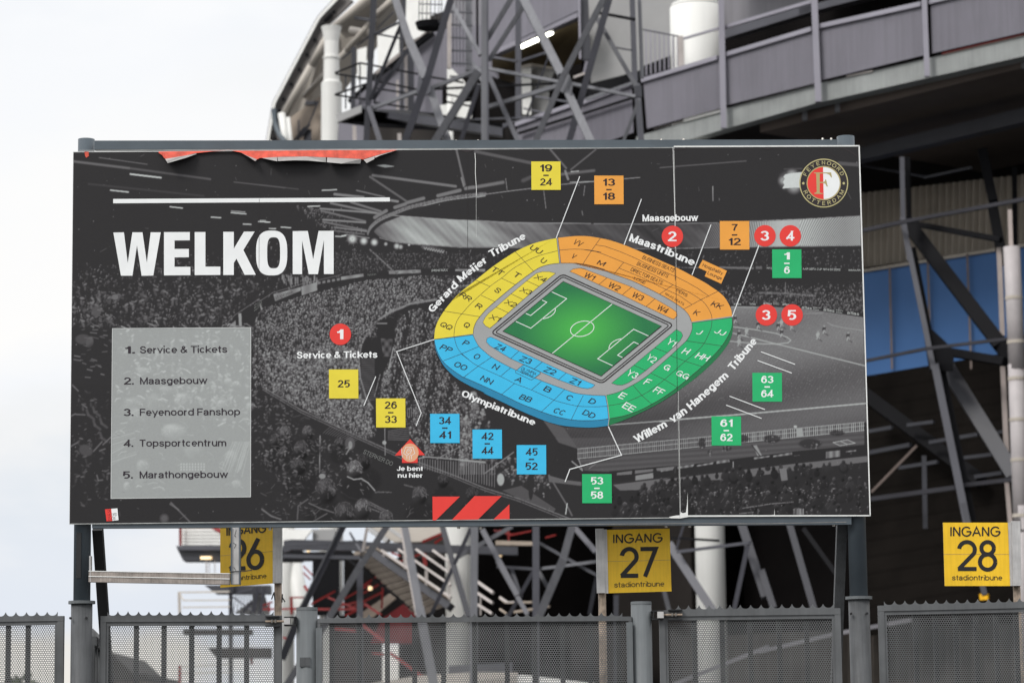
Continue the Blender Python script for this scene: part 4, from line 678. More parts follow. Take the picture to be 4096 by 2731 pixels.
def rr(g, rad):                                         # rounded frame round the pitch, g photo points outside it
    s, t = g/430., g/310.; o = []
    for cx, cy, a0 in ((1+s, 1+t, 0), (-s, 1+t, 90), (-s, -t, 180), (1+s, -t, 270)):
        for i in range(7):
            a = R(a0+i*15); o.append(pp(cx+(math.cos(a)-(1 if cx > .5 else -1))*rad/430., cy+(math.sin(a)-(1 if cy > .5 else -1))*rad/310.))
    return o
b = MB(); stroke(b, rr(30, 16), 4.6, .012, closed=True); stroke(b, rr(20, 10), 3.6, .0122, closed=True); stroke(b, [pp(0, 0), pp(1, 0), pp(1, 1), pp(0, 1)], 5, .0122, closed=True); b.build('map_track', M['crestblack'], mp_)
def grass(U, V):
    s, t = q('S23', 1275, 780); d = np.hypot((U-s)/250., (V-t)/165.)
    k = np.clip(1-d, 0, 1)[:, None]**1.1; n = (rng.random(U.shape)[:, None]-.5)*.05
    return (np.array([[.030, .195, .075]])*(1-k)+np.array([[.085, .50, .085]])*k)*(1+n)
gridmesh('map_pitch', PL, PB, PR, PT, 130, 110, .0128, grass, M['print'], sign)
b = MB(); lw = 3.0
stroke(b, [pp(.5, 0), pp(.5, 1)], lw, .0136); stroke(b, [pp(.5+.0875*math.cos(i*math.pi/24), .5+.135*math.sin(i*math.pi/24)) for i in range(48)], lw, .0136, closed=True)
for f in (lambda s: s, lambda s: 1-s):
    stroke(b, [pp(f(0.005), .2), pp(f(.157), .2), pp(f(.157), .8), pp(f(0.005), .8)], lw, .0136); stroke(b, [pp(f(0.005), .365), pp(f(.054), .365), pp(f(.054), .635), pp(f(0.005), .635)], lw, .0136)
    stroke(b, [pp(f(.105+.0875*math.cos(a)), .5+.135*math.sin(a)) for a in [R(-54+i*9) for i in range(13)]], lw, .0136)
b.build('map_pitch_line', M['white'], sign)
# letters on the map
bd, bw = MB(), MB(); upm = (19.5, -15.5)
def ml(key, s, x0, y0, x1, y1, b=None, up=upm, off=.016): text(bd if b is None else b, s, q(key, x0, y0), q(key, x1, y1), up, off, d=.0142)
kz = .3827; uu = lambda x, y: (x*kz, y*kz)
U1 = uu(48, -48)
for key, s, x0, y0, x1, y1 in (('S13', 'TT', 316, 1466, 428, 1524), ('S13', 'UU', 720, 1240, 830, 1300), ('S13', 'U', 832, 1372, 872, 1400), ('S13', 'T', 545, 1519, 607, 1550), ('S23', 'S', 350, 375, 398, 402), ('S23', 'R', 150, 540, 205, 570), ('S23', 'RR', -15, 425, 95, 490), ('S23', 'Q', 28, 735, 75, 768), ('S22', 'QQ', 1872, 735, 1985, 785),
                               ('S23', 'X4', 765, 240, 880, 285), ('S23', 'X3', 615, 375, 725, 418), ('S23', 'X2', 455, 502, 565, 548), ('S23', 'X1', 292, 660, 398, 695)):
    ml(key, s, x0, y0, x1, y1, up=uu(42, -40))
for key, s, x0, y0, x1, y1 in (('S22', 'PP', 1872, 978, 1985, 1022), ('S22', 'P', 2108, 932, 2160, 955), ('S22', 'O', 2222, 1072, 2275, 1092), ('S22', 'OO', 2018, 1155, 2140, 1208), ('S23', 'N', 325, 1180, 385, 1202), ('S23', 'NN', 202, 1300, 320, 1355), ('S23', 'A', 562, 1310, 632, 1338), ('S23', 'B', 865, 1410, 930, 1440), ('S23', 'BB', 610, 1498, 728, 1540),
                               ('S33', 'C', 1098, 140, 1150, 165), ('S33', 'CC', 965, 280, 1070, 315), ('S33', 'D', 1335, 178, 1395, 205), ('S33', 'DD', 1272, 300, 1390, 350), ('S23', 'Z4', 355, 970, 455, 1008), ('S23', 'Z3', 610, 1098, 725, 1140), ('S23', 'Z2', 865, 1210, 980, 1255), ('S23', 'Z1', 1135, 1325, 1235, 1362)):
    ml(key, s, x0, y0, x1, y1, up=uu(40, -46))
for key, s, x0, y0, x1, y1, h in (('S13', 'VV', 1172, 1185, 1255, 1222, 48), ('S13', 'V', 1155, 1330, 1190, 1350, 44), ('S13', 'M', 1425, 1398, 1500, 1422, 40), ('M4', 'W1', 105, 690, 235, 745, 62), ('M4', 'W2', 430, 820, 575, 890, 62), ('M4', 'W3', 750, 955, 890, 1020, 62), ('M4', 'W4', 1085, 1125, 1220, 1190, 62), ('M4', 'K', 1575, 1195, 1640, 1222, 62), ('M4', 'KK', 1812, 1078, 1955, 1135, 62)):
    ml(key, s, x0, y0, x1, y1, up=tuple(h*ZK[key][2]*c for c in (.85, -.95)))
for s, x0, y0, x1, y1, h in (('BUSINESS SEATS', 897, 450, 1320, 635, 44), ('BUSINESS UNITS', 825, 535, 1240, 710, 44), ('DIRECTOR SEATS', 742, 610, 1165, 800, 42), ('LOGE', 785, 725, 935, 795, 32), ('PERS', 1352, 890, 1500, 965, 36), ('MAAS SEATS', 1208, 930, 1455, 1080, 26)):
    ml('M4', s, x0, y0, x1, y1, up=tuple(h*ZK['M4'][2]*c for c in (.62, -1.0)), off=.0)
text(bd, 'OLYMPIA', q('S23', 636, 1190), q('S23', 790, 1256), uu(16, -24), 0, d=.0142); text(bd, 'TERRAS', q('S23', 620, 1222), q('S23', 755, 1282), uu(16, -24), 0, d=.0142)
bd.build('map_letter', M['ltext'], sign)
for key, s, x0, y0, x1, y1, h in (('M1', 'J', 1622, 595, 1668, 605, 46), ('M1', 'JJ', 1805, 580, 1905, 615, 46), ('M1', 'H', 1475, 790, 1535, 805, 60), ('M1', 'HH', 1612, 835, 1735, 872, 60), ('M1', 'G', 1290, 945, 1345, 970, 52), ('M1', 'GG', 1415, 1005, 1535, 1058, 52), ('M1', 'F', 1090, 1100, 1140, 1115, 60), ('M1', 'FF', 1187, 1178, 1275, 1220, 60), ('M1', 'E', 835, 1235, 890, 1258, 60), ('M1', 'EE', 875, 1335, 980, 1388, 60), ('M1', 'Y1', 1322, 690, 1395, 728, 60), ('M1', 'Y2', 1118, 848, 1195, 895, 60), ('M1', 'Y3', 915, 1005, 1010, 1052, 60)):
    ml(key, s, x0, y0, x1, y1, bw, tuple(h*ZK[key][2]*c for c in (.80, -.88)), .022)
bw.build('map_letter', M['lwhite'], sign)
# names round the map
b = MB()
def wd_(key, s, x0, y0, x1, y1, h, off=.068, d=.007): text(b, s, q(key, x0, y0), q(key, x1, y1), h*ZK[key][2], off, d=d)
wd_('M2', 'Gerard', 85, 1005, 385, 690, 82); wd_('M2', 'Meijer', 405, 655, 712, 420, 82); wd_('M2', 'Tribune', 758, 372, 1158, 152, 84)
wd_('M4', 'Maas', 718, 212, 1075, 335, 104); wd_('M4', 'tribune', 1085, 340, 1592, 553, 100)
wd_('S13', 'Maasgebouw', 1906, 956, 2492, 950, 70, .062); wd_('S22', 'Service & Tickets', 385, 1080, 1228, 1073, 70, .062)
text(b, 'Olympia', q('S33', 10, 112), q('S33', 405, 275), 68*.3827, .066, d=.007); text(b, 'tribune', q('S33', 412, 278), q('S33', 775, 424), 68*.3827, .066, d=.007)
wd_('S33', 'Willem', 1842, 608, 2172, 432, 82); wd_('S34', 'van', 130, 400, 292, 288, 86); wd_('S34', 'Hanegem', 325, 262, 722, -88, 84); wd_('S24', 'Tribune', 768, 1212, 1020, 905, 84)
wd_('S32', 'Je bent', 1430, 894, 1704, 894, 48, .06); wd_('S32', 'nu hier', 1440, 965, 1698, 965, 48, .06)
b.build('name_lettering', M['lwhite'], sign)
b = MB()
for P, wd in ((Q('S13', 1252, 485, 1005, 1130), 3.6), (Q('S13', 1897, 722, 1715, 1200), 3.6), (Q('S14', 533, 990, 335, 1515), 3.6), ([q('S14', 1035, 1205), q('S24', 755, 645)], 3.8), (Q('S22', 1820, 882, 1428, 1008) + Q('S32', 1685, 290, 1632, 425), 3.4), ([q('S22', 1210, 1268), q('S32', 1085, 215)], 3.4), (Q('S33', 1550, 430, 1688, 730, 1148, 878, 1098, 1010), 4), (Q('S24', 1055, 1010, 1412, 1142), 3.6), (Q('S24', 1020, 1102, 1378, 1233), 3.6), (Q('S34', 727, 115, 1098, 255), 3.6), (Q('S34', 692, 208, 1062, 347), 3.6)): stroke(b, P, wd, .0145)
b.build('pointer_line', M['white'], sign)
# tiles with gate numbers
def tile(key, x0, y0, x1, y1, m, lines, tm):
    t = MB(); poly(t, Q(key, x0, y0, x1, y0, x1+2, y1, x0+2, y1), .011); t = t.build('gate_tile', M[m], sign); b = MB(); w_, h_ = x1-x0, y1-y0; cx = (x0+x1)/2
    if len(lines) == 1: rows = ((lines[0], .615),)
    else: rows = ((lines[0], .355), (lines[1], .845))
    for s, fy in rows:
        hw = (.208 if len(s) == 2 else .10)*w_
        text(b, s, q(key, cx-hw+2, y0+fy*h_), q(key, cx+hw+2, y0+fy*h_), .25*h_*ZK[key][2], .050, d=.0125)
    if len(lines) == 2: poly(b, Q(key, cx-.09*w_, y0+.465*h_, cx+.095*w_, y0+.465*h_, cx+.095*w_, y0+.512*h_, cx-.09*w_, y0+.512*h_), .0125)
    b.build('gate_number', tm, t).matrix_parent_inverse = Matrix.Translation((-sign.location.x, -sign.location.y, 0))@Matrix.Translation(sign.location)
for a in (('S13', 745, 330, 1051, 627, 'yellow', ('19', '24')), ('S13', 1403, 478, 1709, 777, 'orange', ('13', '18')), ('S14', 625, 952, 933, 1250, 'orange', ('7', '12')), ('S14', 1172, 1248, 1478, 1547, 'green', ('1', '6')), ('S22', 720, 1195, 1027, 1498, 'yellow', ('25',)), ('S32', 1212, 138, 1519, 442, 'yellow', ('26', '33')), ('S32', 1778, 299, 2085, 604, 'blue', ('34', '41')), ('S33', 130, 463, 438, 767, 'blue', ('42', '44')), ('S33', 592, 625, 900, 931, 'blue', ('45', '52')), ('S33', 1276, 928, 1585, 1232, 'green', ('53', '58')), ('S34', 538, 325, 847, 630, 'green', ('61', '62')), ('S24', 965, 1230, 1274, 1531, 'green', ('63', '64'))):
    tile(*a, M['lwhite'] if a[5] == 'green' else M['ltext'])
for key, x, y, s in (('S22', 840, 828, '1'), ('S14', 130, 1112, '2'), ('S14', 1097, 1106, '3'), ('S14', 1362, 1106, '4'), ('S24', 1112, 626, '3'), ('S24', 1381, 626, '5')):
    t = MB(); disc(t, q(key, x, y), 112*.3827, .011); t = t.build('service_disc', M['red'], sign); b = MB(); hw = 36 if s == '1' else 47
    text(b, s, q(key, x-hw, y+51), q(key, x+hw-4, y+51), 102*.3827, .05, d=.0125); b.build('service_number', M['lwhite'], t)
# you-are-here arrow
t = MB(); poly(t, Q('S32', 1568, 562, 1725, 730, 1648, 731, 1648, 811, 1485, 811, 1485, 733, 1408, 735), .010); t = t.build('location_arrow', M['red'], sign)
b = MB(); disc(b, q('A6', 897, 410), 128*.268, .0112, ry=137*.268); b.build('arrow_sticker', M['peach'], t)
b = MB()
for a in ((843, 448, 802, 420, 830, 330, 940, 328, 968, 418, 925, 448), (850, 505, 850, 450, 875, 435), (885, 512, 885, 450), (918, 505, 918, 455, 900, 435), (845, 400, 860, 360, 900, 345, 920, 372, 905, 410, 880, 430, 850, 420, 845, 400), (860, 385, 885, 375, 905, 385), (770, 345, 772, 420, 783, 480)): stroke(b, Q('A6', *a), 1.8, .0125)
b.build('fist_mark', M['white'], t)
b = MB(); poly(b, Q('S14', 445, 1357, 700, 1472) + Q('S24', 640, 300, 467, 222, 489, 172, 402, 133), .0115); t = b.build('lounge_tag', M['orange'], sign)
b = MB(); text(b, 'Hospitality', q('S24', 440, 118), q('S24', 652, 208), 34*.3827, .02, d=.0125); text(b, 'Lounge', q('S24', 493, 200), q('S24', 640, 262), 34*.3827, .02, d=.0125); b.build('lounge_lettering', M['ltext'], t)
b = MB(); poly(b, Q('S32', 1803, 1163, 2090, 1163, 1838, 1411, 1805, 1411), .007); poly(b, Q('S33', 152, 1158, 435, 1158, 188, 1402, -85, 1406), .007); poly(b, Q('S33', 516, 1243, 518, 1399, 350, 1401), .007); b.build('stripe_logo', M['red'], sign)
# small sticker
t = MB(); poly(t, Q('S31', 470, 1296, 600, 1285, 612, 1409, 487, 1421), .006); t = t.build('sticker', M['lwhite'], sign)
b = MB(); poly(b, Q('S31', 470, 1296, 536, 1290, 546, 1415, 487, 1421), .0068); b.build('sticker_half', M['red'], t)
b = MB(); text(b, 'DE', q('S31', 500, 1328), q('S31', 536, 1325), 28*.3827, 0, d=.0076); text(b, 'NOORD', q('S31', 500, 1371), q('S31', 596, 1363), 30*.3827, 0, d=.0076); text(b, 'ZIJDE', q('S31', 502, 1410), q('S31', 582, 1403), 30*.3827, 0, d=.0076); b.build('sticker_lettering', M['black'], t)
# crest
kc = ZK['C3'][2]; cc = q('C3', 820, 805)
cp = lambda x, y: q('C3', x, y)
t = MB(); disc(t, cc, 697*kc, .0105); t = t.build('club_crest', M['gold'], sign)
b = MB(); disc(b, cc, 666*kc, .0114); b.build('crest_ring', M['crestblack'], t)
b = MB(); disc(b, cc, 490*kc, .0122); b.build('crest_ring', M['dgold'], t)
b = MB(); poly(b, [cp(800, 350)]+[cp(816+460*math.cos(R(a)), 805-455*math.sin(R(a))) for a in range(92, 270, 6)]+[cp(820, 1262)], .013); b.build('crest_half', M['red'], t)
b = MB(); poly(b, [cp(800, 350)]+[cp(816+460*math.cos(R(a)), 805-455*math.sin(R(a))) for a in range(88, -91, -6)]+[cp(820, 1262)], .013); b.build('crest_half', M['lwhite'], t)
b = MB(); poly(b, [cp(x, y) for x, y in ((540, 500), (1030, 500), (1055, 640), (1030, 645), (985, 570), (900, 530), (705, 530), (705, 770), (810, 770), (850, 750), (865, 700), (885, 700), (935, 900), (905, 905), (870, 830), (810, 805), (705, 800), (705, 1060), (725, 1085), (790, 1090), (785, 1115), (550, 1110), (555, 1080), (605, 1070), (620, 1040), (605, 560), (595, 530), (540, 520))], .0138); b.build('crest_letter', M['dgold'], t)
b = MB(); fl = cc
def around(s, a0, st, r, inward):
    for i, ch in enumerate(s):
        a = R(a0+i*st); c = (cc[0]+r*kc*math.cos(a), cc[1]-r*kc*math.sin(a)); tx = (math.sin(a), math.cos(a)) if not inward else (-math.sin(a), -math.cos(a)); up = (math.cos(a), -math.sin(a)) if not inward else (-math.cos(a), math.sin(a))
        wdt = {'E': 84, 'F': 80, 'O': 122, 'M': 118, 'N': 98, 'A': 112}.get(ch, 100)*kc; h = 108*kc
        p0 = (c[0]-tx[0]*wdt/2-up[0]*h/2, c[1]-tx[1]*wdt/2-up[1]*h/2); text(b, ch, p0, (p0[0]+tx[0]*wdt, p0[1]+tx[1]*wdt), (up[0]*h, up[1]*h), .022, d=.0125)
around('FEYENOORD', 154, -15.8, 582, False); around('ROTTERDAM', 206.8, 15.8, 575, True)
for x in (237, 1390): disc(b, cp(x, 810), 36*kc, .0125, 20)
b.build('crest_lettering', M['gold'], t)
# small print inside the photo
b = MB()
for key, s, x0, y0, x1, y1, h in (('S24', 'atlas', 1480, 558, 1585, 570, 28), ('S24', 'atlas', 1708, 583, 1822, 598, 30), ('S24', 'atlas', 1955, 615, 2080, 632, 32), ('S24', 'atlas', 1080, 515, 1170, 520, 22), ('S24', 'atlas', 1280, 525, 1350, 530, 26), ('S24', 'SAFETY', 1600, 552, 1668, 562, 12), ('S24', 'SHOES', 1600, 572, 1660, 582, 12), ('S24', 'SAFETY', 1838, 580, 1915, 592, 13), ('S24', 'SHOES', 1838, 602, 1905, 612, 13), ('S24', 'SAFETY', 1185, 502, 1245, 505, 10), ('S24', 'SHOES', 1185, 518, 1245, 521, 10), ('S24', 'atlas', 770, 520, 850, 522, 22), ('S24', 'atlas', 945, 520, 1000, 522, 22),
                                 ('S24', 'AAR UEFA CUP 1974 EN 2002', 1490, 155, 1885, 165, 22), ('S24', 'WINNAAR', 1968, 168, 2095, 170, 20), ('S24', 'AR E', 1112, 145, 1170, 146, 18), ('S22', 'pepsi MAX', 1795, 170, 1965, 172, 28)):
    text(b, s, q(key, x0, y0), q(key, x1, y1), h*.3827, .02, d=.0085)
b.build('photo_lettering', ink('pale_small_print', (.42, .44, .43)), sign)
b = MB()
for key, s, x0, y0, x1, y1, h in (('S22', 'SCHOONMAAK', 218, 455, 350, 395, 34), ('S22', 'W.F.', 165, 470, 205, 452, 34), ('S22', 'kpn', 1412, 190, 1450, 188, 20), ('S22', 'kpn', 1590, 180, 1628, 178, 20)): text(b, s, q(key, x0, y0), q(key, x1, y1), h*.3827, .0, d=.005)
b.build('photo_lettering', M['ltext'], sign)
b = MB(); text(b, 'Heineken', q('S22', 1125, 222), q('S22', 1215, 212), 28*.3827, .0, d=.005); text(b, 'BELMARK', q('S21', 2030, 590), q('S21', 2115, 525), (0, -26), 0, d=.005); text(b, 'STERKER DO', q('S32', 1075, 712), q('S32', 1378, 845), 46*.3827, .02, d=.005); b.build('photo_lettering', ink('dim_small_print', (.15, .155, .15)), sign)
# ---- posts, rails, braces
def postpts(key, xm, ytop): return q(key, xm, ytop)
BK = -.085                                              # posts stand just behind the boards
for (tx, ty), (lx, ly), r, side in ((q('S11', 283, 100), q('B1', 733, 845), .0465, 1), (q('S14', 1940, 72), q('B4', 872, 805), .050, -1)):
    top = SP((tx, ty), BK); mid = SP((lx, ly), BK); bx = mid.x+(mid.x-top.x)/(top.z-mid.z)*mid.z
    po = MB().tube((mid.x, mid.y, mid.z), (mid.x, mid.y, top.z), r, n=28).build('post', M['post'], sign, True)
    po.data.polygons[len(po.data.polygons)-1].use_smooth = False; po.data.polygons[len(po.data.polygons)-2].use_smooth = False
    MB().tube((mid.x, mid.y, 0), (mid.x, mid.y, mid.z-.006), .0585, n=28).build('sleeve', M['sleeve'], sign, True)
    MB().tube((mid.x, mid.y, mid.z-.008), (mid.x, mid.y, mid.z+.008), .0735, n=32).build('collar', M['pillar'], sign)
    bt_ = MB()
    for dx in (-.052, .035): bt_.tube((mid.x+dx, mid.y-.05, mid.z-.088), (mid.x+dx, mid.y-.068, mid.z-.088), .007, n=10)
    bt_.build('bolt', M['black'], sign)
    if side > 0: MB().box(mid.x-.026, mid.x+.001, mid.y-.052, mid.y-.046, mid.z+.13, mid.z+.38).build('cable_slot', M['fence_dark'], sign)
    # back stay, running down and away from the board
    t0 = Vector((mid.x+side*.075, mid.y+.06, SP((380, 2110), BK).z)); g = Vector((mid.x+side*.125, mid.y+1.35, 0.0))
    MB().bar(t0, g, .055, .06, ref=Vector((0, 1, .3))).build('brace', M['fence_dark'] if side > 0 else M['sleeve'], sign)
def rail(a, b, hgt, name):
    A, B = SP(a, -.035), SP(b, -.035); return MB().bar(A, B, hgt, .05, ref=Vector((0, 1, 0))).build(name, M['post'], sign)
rail(q('S11', 365, 168), q('S14', 1850, 156), .050, 'top_rail'); rail(q('B1', 830, 142), q('B4', 800, 109), .050, 'bottom_rail')
b = MB()
for k, x, y in (('S12', 118, 116), ('S12', 2050, 114), ('S12', 2280, 114), ('S13', 190, 112), ('S13', 2105, 104), ('S13', 2345, 104), ('S14', 245, 102), ('S14', 1700, 92), ('S14', 1790, 92)):
    c = SP(q(k, x, y), -.035); b.tube(c-Vector((0, 0, .012)), c+Vector((0, 0, .004)), .010, .006, n=10)
b.build('bolt_head', M['steel'], sign)
b = MB()
for k, x, y in (('B2', 1870, 170), ('B2', 2068, 178), ('B3', 1490, 160), ('B3', 1700, 160), ('B4', 650, 150), ('B2', 180, 185)):
    c = SP(q(k, x, y), -.03); b.tube(c+Vector((0, 0, .008)), c-Vector((0, 0, .008)), .009, n=8)
b.build('bolt_head', M['steel'], sign)
b = MB(); stroke(b, Q('B3', 0, 153, 1600, 138) + Q('B4', 0, 140, 760, 125), 1.6, 0, fn=lambda p, d: SP(p, -.005)); b.build('chipped_paint', M['oldalu'], sign)
# remains of an aluminium light frame hanging below
fr = thing('light_frame', 'stained aluminium bar frame hanging crooked under the left end of the billboard', 'bracket', tuple(SP(q('B1', 800, 620), .0)))
A, B_ = SP(q('B1', 800, 614), .0), SP(q('B1', 2062, 637), .0)
MB().bar(A, B_, .060, .05, ref=Vector((0, 1, 0))).build('arm', M['oldalu'], fr)
b = MB(); dz = Vector((0, -.027, .0)); b.bar(A+dz, B_+dz, .004, .004, ref=Vector((0, 1, 0))); b.bar(A+Vector((0, -.026, .029)), B_+Vector((0, -.026, .029)), .004, .004, ref=Vector((0, 1, 0))); b.build('trim', M['edge'], fr)
a, c = SP(q('B1', 2115, 178), .0), SP(q('B1', 2115, 684), .0)
MB().bar(a, c, .044, .052, ref=Vector((0, 1, 0))).build('hanger', M['alu'], fr)
MB().bar(a+Vector((-.022, -.012, 0)), c+Vector((-.022, -.012, 0)), .007, .05, ref=Vector((0, 1, 0))).build('hanger_edge', M['post'], fr); MB().bar(a+Vector((.0225, -.012, 0)), c+Vector((.0225, -.012, 0)), .007, .05, ref=Vector((0, 1, 0))).build('hanger_edge', M['post'], fr)
MB().bar(SP(q('B1', 812, 430), .0), SP(q('B1', 812, 662), .0), .009, .05, ref=Vector((0, 1, 0))).build('end_plate', M['alu'], fr)
b = MB().path([SP(p, .035) for p in Q('N1', 528, 498, 580, 492, 650, 492, 740, 480)], .0028); b.build('cable_tie', M['black'], fr)
b = MB(); stroke(b, Q('N1', 590, 90, 575, 150, 590, 160), 2, .03); stroke(b, Q('N1', 560, 215, 588, 235, 570, 270), 2, .03); stroke(b, Q('N1', 565, 450, 585, 480), 2, .03); b.build('scratch', M['fence_dark'], fr)
# ---------------------------------------------------------------- perforated fence and gates, in line with the board's posts
FY = 15.86
def fp(key, x, y, o=0.0): return PY(q(key, x, y), FY+o)
def perf():
    m = bpy.data.materials.new('perforated_sheet'); m.use_nodes = True; t = m.node_tree; b = t.nodes['Principled BSDF']; n = t.nodes.new; l = t.links.new
    b.inputs['Roughness'].default_value = .5
    tc = n('ShaderNodeTexCoord'); sp = n('ShaderNodeSeparateXYZ'); l(tc.outputs['Object'], sp.inputs[0])
    no = n('ShaderNodeTexNoise'); no.inputs['Scale'].default_value = 5; l(tc.outputs['Object'], no.inputs['Vector']); cr = n('ShaderNodeValToRGB'); cr.color_ramp.elements[0].position = .3; cr.color_ramp.elements[1].position = .7
    cr.color_ramp.elements[0].color = (.102, .106, .109, 1); cr.color_ramp.elements[1].color = (.150, .154, .156, 1); l(no.outputs[0], cr.inputs[0]); l(cr.outputs[0], b.inputs['Base Color'])
    p = .0129
    cb = n('ShaderNodeCombineXYZ'); l(sp.outputs[0], cb.inputs[0]); l(sp.outputs[2], cb.inputs[1])
    mu = n('ShaderNodeVectorMath'); mu.operation = 'MULTIPLY'; mu.inputs[1].default_value = (1/p, 1/(p*math.sqrt(3)), 0); l(cb.outputs[0], mu.inputs[0])
    ds = []
    for off in (0.0, 0.5):
        a = n('ShaderNodeVectorMath'); a.operation = 'ADD'; a.inputs[1].default_value = (off+100, off+100, 0); l(mu.outputs[0], a.inputs[0])
        f = n('ShaderNodeVectorMath'); f.operation = 'FRACTION'; l(a.outputs[0], f.inputs[0])
        s = n('ShaderNodeVectorMath'); s.operation = 'SUBTRACT'; s.inputs[1].default_value = (.5, .5, 0); l(f.outputs[0], s.inputs[0])
        k = n('ShaderNodeVectorMath'); k.operation = 'MULTIPLY'; k.inputs[1].default_value = (1, math.sqrt(3), 0); l(s.outputs[0], k.inputs[0])
        g = n('ShaderNodeVectorMath'); g.operation = 'LENGTH'; l(k.outputs[0], g.inputs[0]); ds.append(g.outputs['Value'])
    mn = n('ShaderNodeMath'); mn.operation = 'MINIMUM'; l(ds[0], mn.inputs[0]); l(ds[1], mn.inputs[1])
    lt = n('ShaderNodeMath'); lt.operation = 'LESS_THAN'; lt.inputs[1].default_value = .375; l(mn.outputs[0], lt.inputs[0])
    tr = n('ShaderNodeBsdfTransparent'); mx = n('ShaderNodeMixShader'); l(lt.outputs[0], mx.inputs[0]); l(b.outputs[0], mx.inputs[1]); l(tr.outputs[0], mx.inputs[2]); l(mx.outputs[0], t.nodes['Material Output'].inputs[0])
    return m
M['perf'] = perf()
SPK = .0572
def fence(name, label, cat, xl, xr, ztl, ztr, top_h, stile, bars, edge, spike_gap=(.05, .05), group='grey perforated steel fence panels', double=True):
    """xl, xr outer edges; ztl/ztr height of the top rail's upper edge; bars = x of the flat bars behind the sheet"""
    t = thing(name, label, cat, ((xl+xr)/2, FY, 0), group)
    zt = lambda x: ztl+(ztr-ztl)*(x-xl)/(xr-xl)
    b = MB(); V = lambda x, z, y=0.0: Vector((x, FY+y, z))
    b.prism([V(xl, zt(xl), -.02), V(xr, zt(xr), -.02), V(xr, zt(xr)-top_h, -.02), V(xl, zt(xl)-top_h, -.02)], (0, .04, 0)); b.build('top_rail', M['fence'], t)
    for a, c in ((xl, xl+stile), (xr-stile, xr)):
        MB().box(a, c, FY-.0185, FY+.0185, .08, zt((a+c)/2)-top_h+.001).build('stile', M['fence'], t)
    b = MB(); b.box(xl+stile, xr-stile, FY-.018, FY+.018, .08, .14); b.build('bottom_rail', M['fence'], t)
    if double:
        b = MB(); i0, i1 = xl+stile, xr-stile; z = lambda x: zt(x)-top_h
        for P in (((i0, z(i0)), (i1, z(i1)), (i1, z(i1)-.022), (i0, z(i0)-.022)),): b.prism([V(x, zz, -.012) for x, zz in P], (0, .010, 0))
        for a, c in ((i0, i0+.014), (i1-.014, i1)): b.box(a, c, FY-.012, FY-.002, .14, z((a+c)/2)-.0225)
        b.build('sheet_border', M['fence'], t)
    z = lambda x: zt(x)-top_h; MB().face(V(xl+stile, .14), V(xr-stile, .14), V(xr-stile, z(xr-stile)), V(xl+stile, z(xl+stile))).build('perforated_panel', M['perf'], t)
    for x in bars: MB().box(x-.0135, x+.0135, FY+.006, FY+.026, .14, z(x)).build('bar', M['fence_dark'], t)
    a, c = xl+spike_gap[0], xr-spike_gap[1]; n = max(1, int(round((c-a)/SPK))); st = (c-a)/n; b = MB(); yb, yf = FY-.004, FY+.004
    for i in range(n):                                  # scalloped strip with a point at every joint
        x0 = a+i*st; jt = rng.uniform(.82, 1.06); prof = [(x0+st*k/10, .0035+.0225*jt*abs(1-2*(k/10.))**3.0) for k in range(11)]
        P = [V(x, zt(x)+h, -.003) for x, h in prof]+[V(prof[-1][0], zt(prof[-1][0])+.0005, -.003), V(prof[0][0], zt(prof[0][0])+.0005, -.003)]
        b.prism(P, (0, .006, 0))
    b.build('spike_strip', M['fence'], t)
    return t
X = lambda key, x, y=1000, o=0.0: fp(key, x, y, o).x
Zz = lambda key, x, y: fp(key, x, y).z
fence('perforated_fence', 'perforated panel at the far left edge, left of the left billboard post', 'fence', X('B1', 575)-1.85, X('B1', 575), Zz('B1', 0, 988)+.0, Zz('B1', 575, 966), .027, .035, [X('B1', 250)-i*.109 for i in range(15)], 0, (.04, .036))
fence('perforated_gate', 'perforated gate leaf directly below the light frame, hinged on the left round pillar', 'gate', X('B1', 905), X('B2', 285), Zz('B1', 905, 968), Zz('B2', 285, 962), .033, .030, [X('B1', x) for x in (1220, 1468, 1716, 1962, 2208)], 0, (.035, .045))
fence('perforated_fence', 'long middle perforated panel between the two round pillars', 'fence', X('B2', 607), X('B3', 1178), Zz('B2', 640, 992), Zz('B3', 1150, 972), .024, .016, [X('B2', x) for x in (732, 980, 1228, 1472, 1730)]+[X('B2', 2010)]+[X('B3', x) for x in (60, 310, 558, 806, 1060)], 0, (.05, .05), double=False)
fence('perforated_gate', 'perforated gate leaf with hinge bolts, right of the right round pillar', 'gate', X('B3', 1425), X('B4', 706), Zz('B3', 1500, 915), Zz('B4', 690, 896), .035, .033, [X('B3', x) for x in (1740, 1990, 2240)]+[X('B4', x) for x in (158, 404)], 0, (.05, .035))
fence('perforated_fence', 'perforated panel at the right edge below the INGANG 28 plate', 'fence', X('B4', 1045), X('B4', 1045)+1.9, Zz('B4', 1100, 874), Zz('B4', 1100, 874)+.02, .031, .032, [X('B4', 1380)+i*.111 for i in range(13)], 0, (.035, .03))
